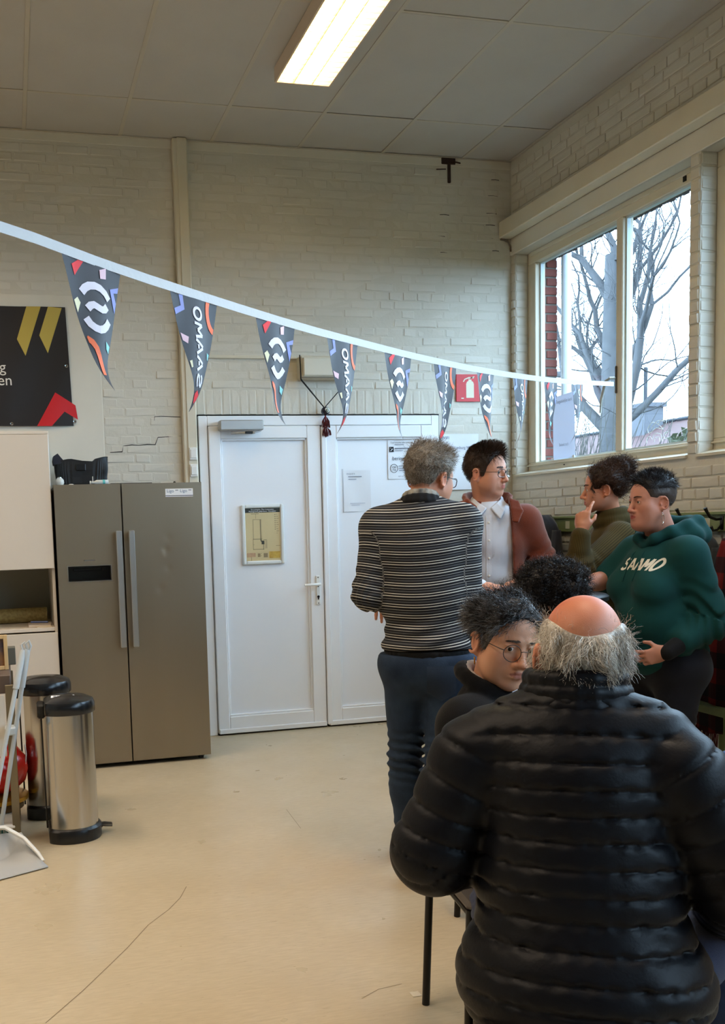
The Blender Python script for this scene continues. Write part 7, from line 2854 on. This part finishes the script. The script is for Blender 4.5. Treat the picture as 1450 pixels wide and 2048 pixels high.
hair_part(pp, hsf6, H6R, H6, s6, hairline(.040, .080, LOW), lambda P: .005 + .011 * np.clip((P[:, 2] - .0) / .08, 0, 1),
          [dict(n=3900, length=.016, flow=flow6, lift=.3, where=lambda V: V[:, 2] < .05, width=0.00047),
           dict(n=6300, length=.042, flow=flow6, lift=.10, lift_end=-.04, curl=.003, turns=1.3, where=lambda V: V[:, 2] > .03, jitter=.28, n_seg=7, width=0.00057)],
          col6, seed=18, lump=.006, lumpf=60, label='short wavy dark hair going grey', h=.0034)
brows(pp, H6R, H6, s6, (66, 54, 48), 1.0, -.001)
eyes(pp, H6R, H6, s6, (56, 42, 34), look=(14, -6))
spectacles(pp, H6R, H6, s6, round_=True, w=.0235, hgt=.0225, thick=.0011, drop=.004)
e = H6 + H6R @ A3(.079, -.004, -.048)
MB().tube([e + A3(.004 * math.sin(a) * .6, -.002 + .003 * math.sin(a), -.010 + .010 * math.cos(a)) for a in np.linspace(0, 2 * PI, 15)], .0014, n=5, cap=False).build('earring', mat('gold', (212, 168, 84), .25, 1.0), pp, smooth='all')
stool(1.285, 2.35, math.radians(-8), 'black stool under the woman with round glasses')

# ------------------------------------------------------------ balding man in the quilted jacket, nearest
pp = person('balding grey haired man in a dark quilted jacket seated with his back turned', (1.06, 1.68, 0))
A7 = 31
R7 = axes(A7)
P7, N7 = A3(1.035, 1.62, .50), A3(1.062, 1.70, 1.062)
H7R, H7 = axes(30, 15, 2), A3(1.100, 1.725, 1.150)
s7 = 1.0


def bald(q, c, near):
    w = (np.clip((q[:, 2] - .04) / .05, 0, 1) * near)[:, None]
    v = np.clip(.5 + .6 * waves(q, 9, 40, 3), 0, 1)[:, None]
    return c * (1 - w) + (L3((206, 128, 96)) * (1 - v) + L3((196, 104, 76)) * v) * w


body = Shape().sub(head_shape(True), H7R, H7, s7, k=.02, rad=.17)
body.cap(H7 + H7R @ A3(0, -.022, -.055), N7, .058, .064, k=.03)
torso(body, P7, N7 - A3(0, 0, .10), R7, (.09, .06), (.06, .05), (.05, .05), .14)
ax7 = N7 - P7
up7 = ax7 / np.linalg.norm(ax7)
sL, sR = A3(.885, 1.775, .945), A3(1.205, 1.560, .935)
eL, wL = A3(.806, 1.795, .755), A3(1.04, 1.98, .66)
eR, wR = A3(1.290, 1.500, .735), A3(1.47, 1.76, .545)
for a_, b_, c_ in ((sL, eL, wL), (sR, eR, wR)):
    body.chain([a_, b_, c_], [.05, .04, .03])
body.sub(hand_shape((30, 34, 36, 40), mirror=1), axes(20, 30), wL, .98, k=.012, c=(0, .06, 0), rad=.15)
body.sub(hand_shape((30, 34, 36, 40), mirror=-1), axes(8, 22), wR, .98, k=.012, c=(0, .06, 0), rad=.15)
skin_body(pp, body, [(H7R, H7, s7)], (206, 140, 112), h=.0036, extra=bald)
S7t, S7l, S7r = Shape(), Shape(), Shape()
torso(S7t, P7, N7 + A3(0, 0, .0), R7, (.188, .145), (.196, .155), (.212, .170), .150, k=.06)
S7t.ell(P7 + R7 @ A3(0, .0, .03), (.232, .185, .15), R7, k=.07)
S7l.chain([sL, eL, wL], [.084, .080, .054], k=.03)
S7r.chain([sR, eR, wR], [.084, .082, .054], k=.03)
PITCH = .0475


def puff(t):
    """profile of one quilted channel: full between seams, pinched at them"""
    u = np.abs((t / PITCH) % 1.0 - .5) * 2
    return np.clip(1 - u ** 4, 0, 1) ** .6


def seam_t(P):
    q = (P - P7) @ R7
    t = q[:, 2] + .016 * (q[:, 0] / .2) ** 2 + .012 * q[:, 0] + .002 * waves(P, 83, 7, 3)
    return t


def jacket7(P):
    dt = S7t(P)
    near = dt < .1
    wr = np.zeros(len(P))
    if near.any():
        X = P[near]
        q = (X - P7) @ R7
        crease = .0022 * waves(X, 84, 14, 4) + .0014 * np.sin(q[:, 0] * 130 + 25 * q[:, 2] + 3 * waves(X, 85, 14, 3)) * (np.abs((seam_t(X) / PITCH) % 1 - .5) > .28)
        side = .004 * np.exp(-((q[:, 0] - .16) / .05) ** 2) * np.sin(q[:, 2] * 60 + q[:, 0] * 40) * (q[:, 2] < .4)
        dt = dt.copy()
        dt[near] += -.010 * puff(seam_t(X)) + .005 + crease + side
    out = dt
    for S_, (a_, b_, c_) in ((S7l, (sL7, eL7, wL7)), (S7r, (sR7, eR7, wR7))):
        ds = S_(P)
        nr = ds < .1
        if nr.any():
            X = P[nr]
            t_, far = arm_coord(X, a_, b_, c_)
            ds = ds.copy()
            ds[nr] += -.010 * puff(t_ * .80 + .01 * np.sin(X[:, 2] * 20) + .01) + .005 + .0022 * waves(X, 86, 14, 4)
        out = smin(out, ds, .022)
    return out


sL7, eL7, wL7, sR7, eR7, wR7 = sL, eL, wL, sR, eR, wR
M_PUFF = mat('dark_quilted_nylon', (8, 11, 19), .48, bump=.12, bscale=160, var=.12, vscale=14, spec=.22)
lo, hi = A3(.56, 1.28, .36), A3(1.62, 2.12, 1.16)
V, F = surface(lambda P: -smin(-jacket7(P), P[:, 2] - (.462 + .035 * np.sin((P[:, 0] - .9) * 5)), .02), lo, hi, .0048)
jo = put_mesh('jacket', np_mesh('jacket', V, F, M_PUFF), pp)
sm_ = jo.modifiers.new('soften', 'SMOOTH')
sm_.factor, sm_.iterations = .5, 3
ck = Shape()
for k in range(3):
    ring(ck, N7 + A3(.012, .008, -.004 + .026 * k), R7, .098 - .006 * k, .088 - .006 * k, .0185, k=.003, tilt=.008)
dress(pp, 'jacket_collar', ck, .0042, M_PUFF, lambda P, d: d + .0015 * waves(P, 87, 20, 4) + .0004 * np.sin(np.arctan2(P[:, 1] - N7[1], P[:, 0] - N7[0]) * 60 + 90 * P[:, 2]))
legs(pp, [P7 + R7[:, 0] * s * .10 + A3(0, 0, .02) for s in (-1, 1)], [P7 + R7 @ A3(-.17, .44, .0), P7 + R7 @ A3(.30, .42, -.02)], [P7 + R7 @ A3(-.17, .46, -.40), P7 + R7 @ A3(.30, .44, -.40)], (.10, .075, .06), cloth('indigo_denim', (30, 44, 76), .8, .3, 600, .1, .3, 6), h=.010, name='jeans')
for x in (-.17, .30):
    c_ = P7 + R7 @ A3(x, .44, 0)
    shoe(pp, (c_[0], c_[1], 0), A3(c_[0], c_[1], 0) + fwd(A7) * .2, MATS['black_leather'], M_SOLE)


def flow7(P, N):
    out = np.stack([np.sign(P[:, 0]) * np.clip(np.abs(P[:, 0]) / .07, 0, 1), -.2 + 0 * P[:, 0], -.55 + 0 * P[:, 0]], 1)
    return out * A3(.22, 1, 1.2) + .75 * np.stack([waves(P, 2, 45, 2), waves(P, 3, 45, 2), .6 * waves(P, 4, 45, 2)], 1)


def bald_top(q):
    e = np.interp(q[:, 1], [-.13, -.09, -.04, .03], [.012, .026, .040, .030])
    return q[:, 2] - e - .006 - .022 * np.clip(np.abs(q[:, 0]) / .07, 0, 1.1) ** 2 - .008 * waves(q, 71, 35, 3)


def col7(P, r):
    g = np.clip(.5 + .4 * waves(P, 36, 60, 3) + r.normal(0, .3, len(P)), 0, 1)[:, None]
    return L3((150, 140, 128)) * (1 - g) + L3((238, 232, 222)) * g


hair_part(pp, hs1, H7R, H7, s7, hairline(.03, .03, ([-.10, -.06, -.045, -.028, .008, .03], [-.105, -.095, -.06, .012, .012, -.02]), bald_top), lambda P: .005 + .005 * np.exp(-((P[:, 2] + .01) / .04) ** 2),
          [dict(n=7800, length=.040, flow=flow7, lift=.08, lift_end=-.06, curl=.0045, turns=1.0, jitter=.16, n_seg=7, width=0.00047, grav=.3),
           dict(n=300, length=.034, flow=flow7, lift=.4, lift_end=.3, curl=.008, turns=1.0, jitter=.6, n_seg=8, width=0.00031),
           dict(n=160, length=.03, flow=lambda P, N: A3(0, .2, 1) + 0 * P, lift=.5, lift_end=.6, curl=.004, jitter=.5, where=lambda V: V[:, 2] > .02, width=0.00031)],
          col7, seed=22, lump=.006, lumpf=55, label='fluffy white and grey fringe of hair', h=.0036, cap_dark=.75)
stool(1.03, 1.62, -math.radians(A7), 'black stool under the man in the quilted jacket', .2)

# ------------------------------------------------------------ neighbour at the edge of the picture
pp = person('seated neighbour in a blue denim shirt, only a sleeve showing at the picture edge', (2.05, 2.25, 0))
R8 = axes(-40)
P8, N8 = A3(2.12, 2.24, .50), A3(2.10, 2.26, 1.0)
H8R, H8 = axes(-30, 6), A3(2.09, 2.29, 1.15)
body = Shape().sub(head_shape(True), H8R, H8, 1.0, k=.02, rad=.17)
body.cap(H8 + H8R @ A3(0, -.02, -.055), N8, .05, .055, k=.03)
torso(body, P8, N8 - A3(0, 0, .10), R8, (.09, .06), (.06, .05), (.05, .05), .13)
ax8 = N8 - P8
sL, sR = P8 + ax8 * .86 - R8[:, 0] * .165, P8 + ax8 * .86 + R8[:, 0] * .165
eL, wL = A3(1.915, 2.17, .69), A3(1.93, 2.40, .60)
eR, wR = A3(2.22, 2.47, .68), A3(2.02, 2.55, .60)
for a_, b_, c_ in ((sL, eL, wL), (sR, eR, wR)):
    body.chain([a_, b_, c_], [.045, .036, .026])
skin_body(pp, body, [(H8R, H8, 1)], (196, 138, 110), h=.005)
S = Shape()
torso(S, P8, N8 - A3(0, 0, .02), R8, (.18, .13), (.175, .13), (.18, .14), .165)
for a_, b_, c_ in ((sL, eL, wL), (sR, eR, wR)):
    S.chain([a_, b_, c_], [.07, .060, .044], k=.04)
dress(pp, 'shirt', S, .009, cloth('blue_denim_shirt', (58, 88, 134), .8, .25, 500, .1, .2, 8), lambda P, d: d + .005 * waves(P, 93, 13, 4))
legs(pp, [P8 + R8[:, 0] * s * .09 for s in (-1, 1)], [P8 + R8 @ A3(s * .11, .42, -.0) for s in (-1, 1)], [P8 + R8 @ A3(s * .11, .42, -.40) for s in (-1, 1)], (.09, .066, .054), M_DKJEANS, h=.012)
for s in (-1, 1):
    c_ = P8 + R8 @ A3(s * .11, .41, 0)
    shoe(pp, (c_[0], c_[1], 0), A3(c_[0], c_[1], 0) + fwd(-40) * .19, MATS['black_leather'], M_SOLE)
hair_part(pp, hs1, H8R, H8, 1.0, hairline(.03, .075, LOW), .01, [dict(n=900, length=.03, flow=(0, -.6, -.6), lift=.4)], mixcol((60, 48, 40), (90, 76, 64)), seed=30, h=.006)
stool(2.12, 2.24, .4, 'black stool at the picture edge under the person in denim')
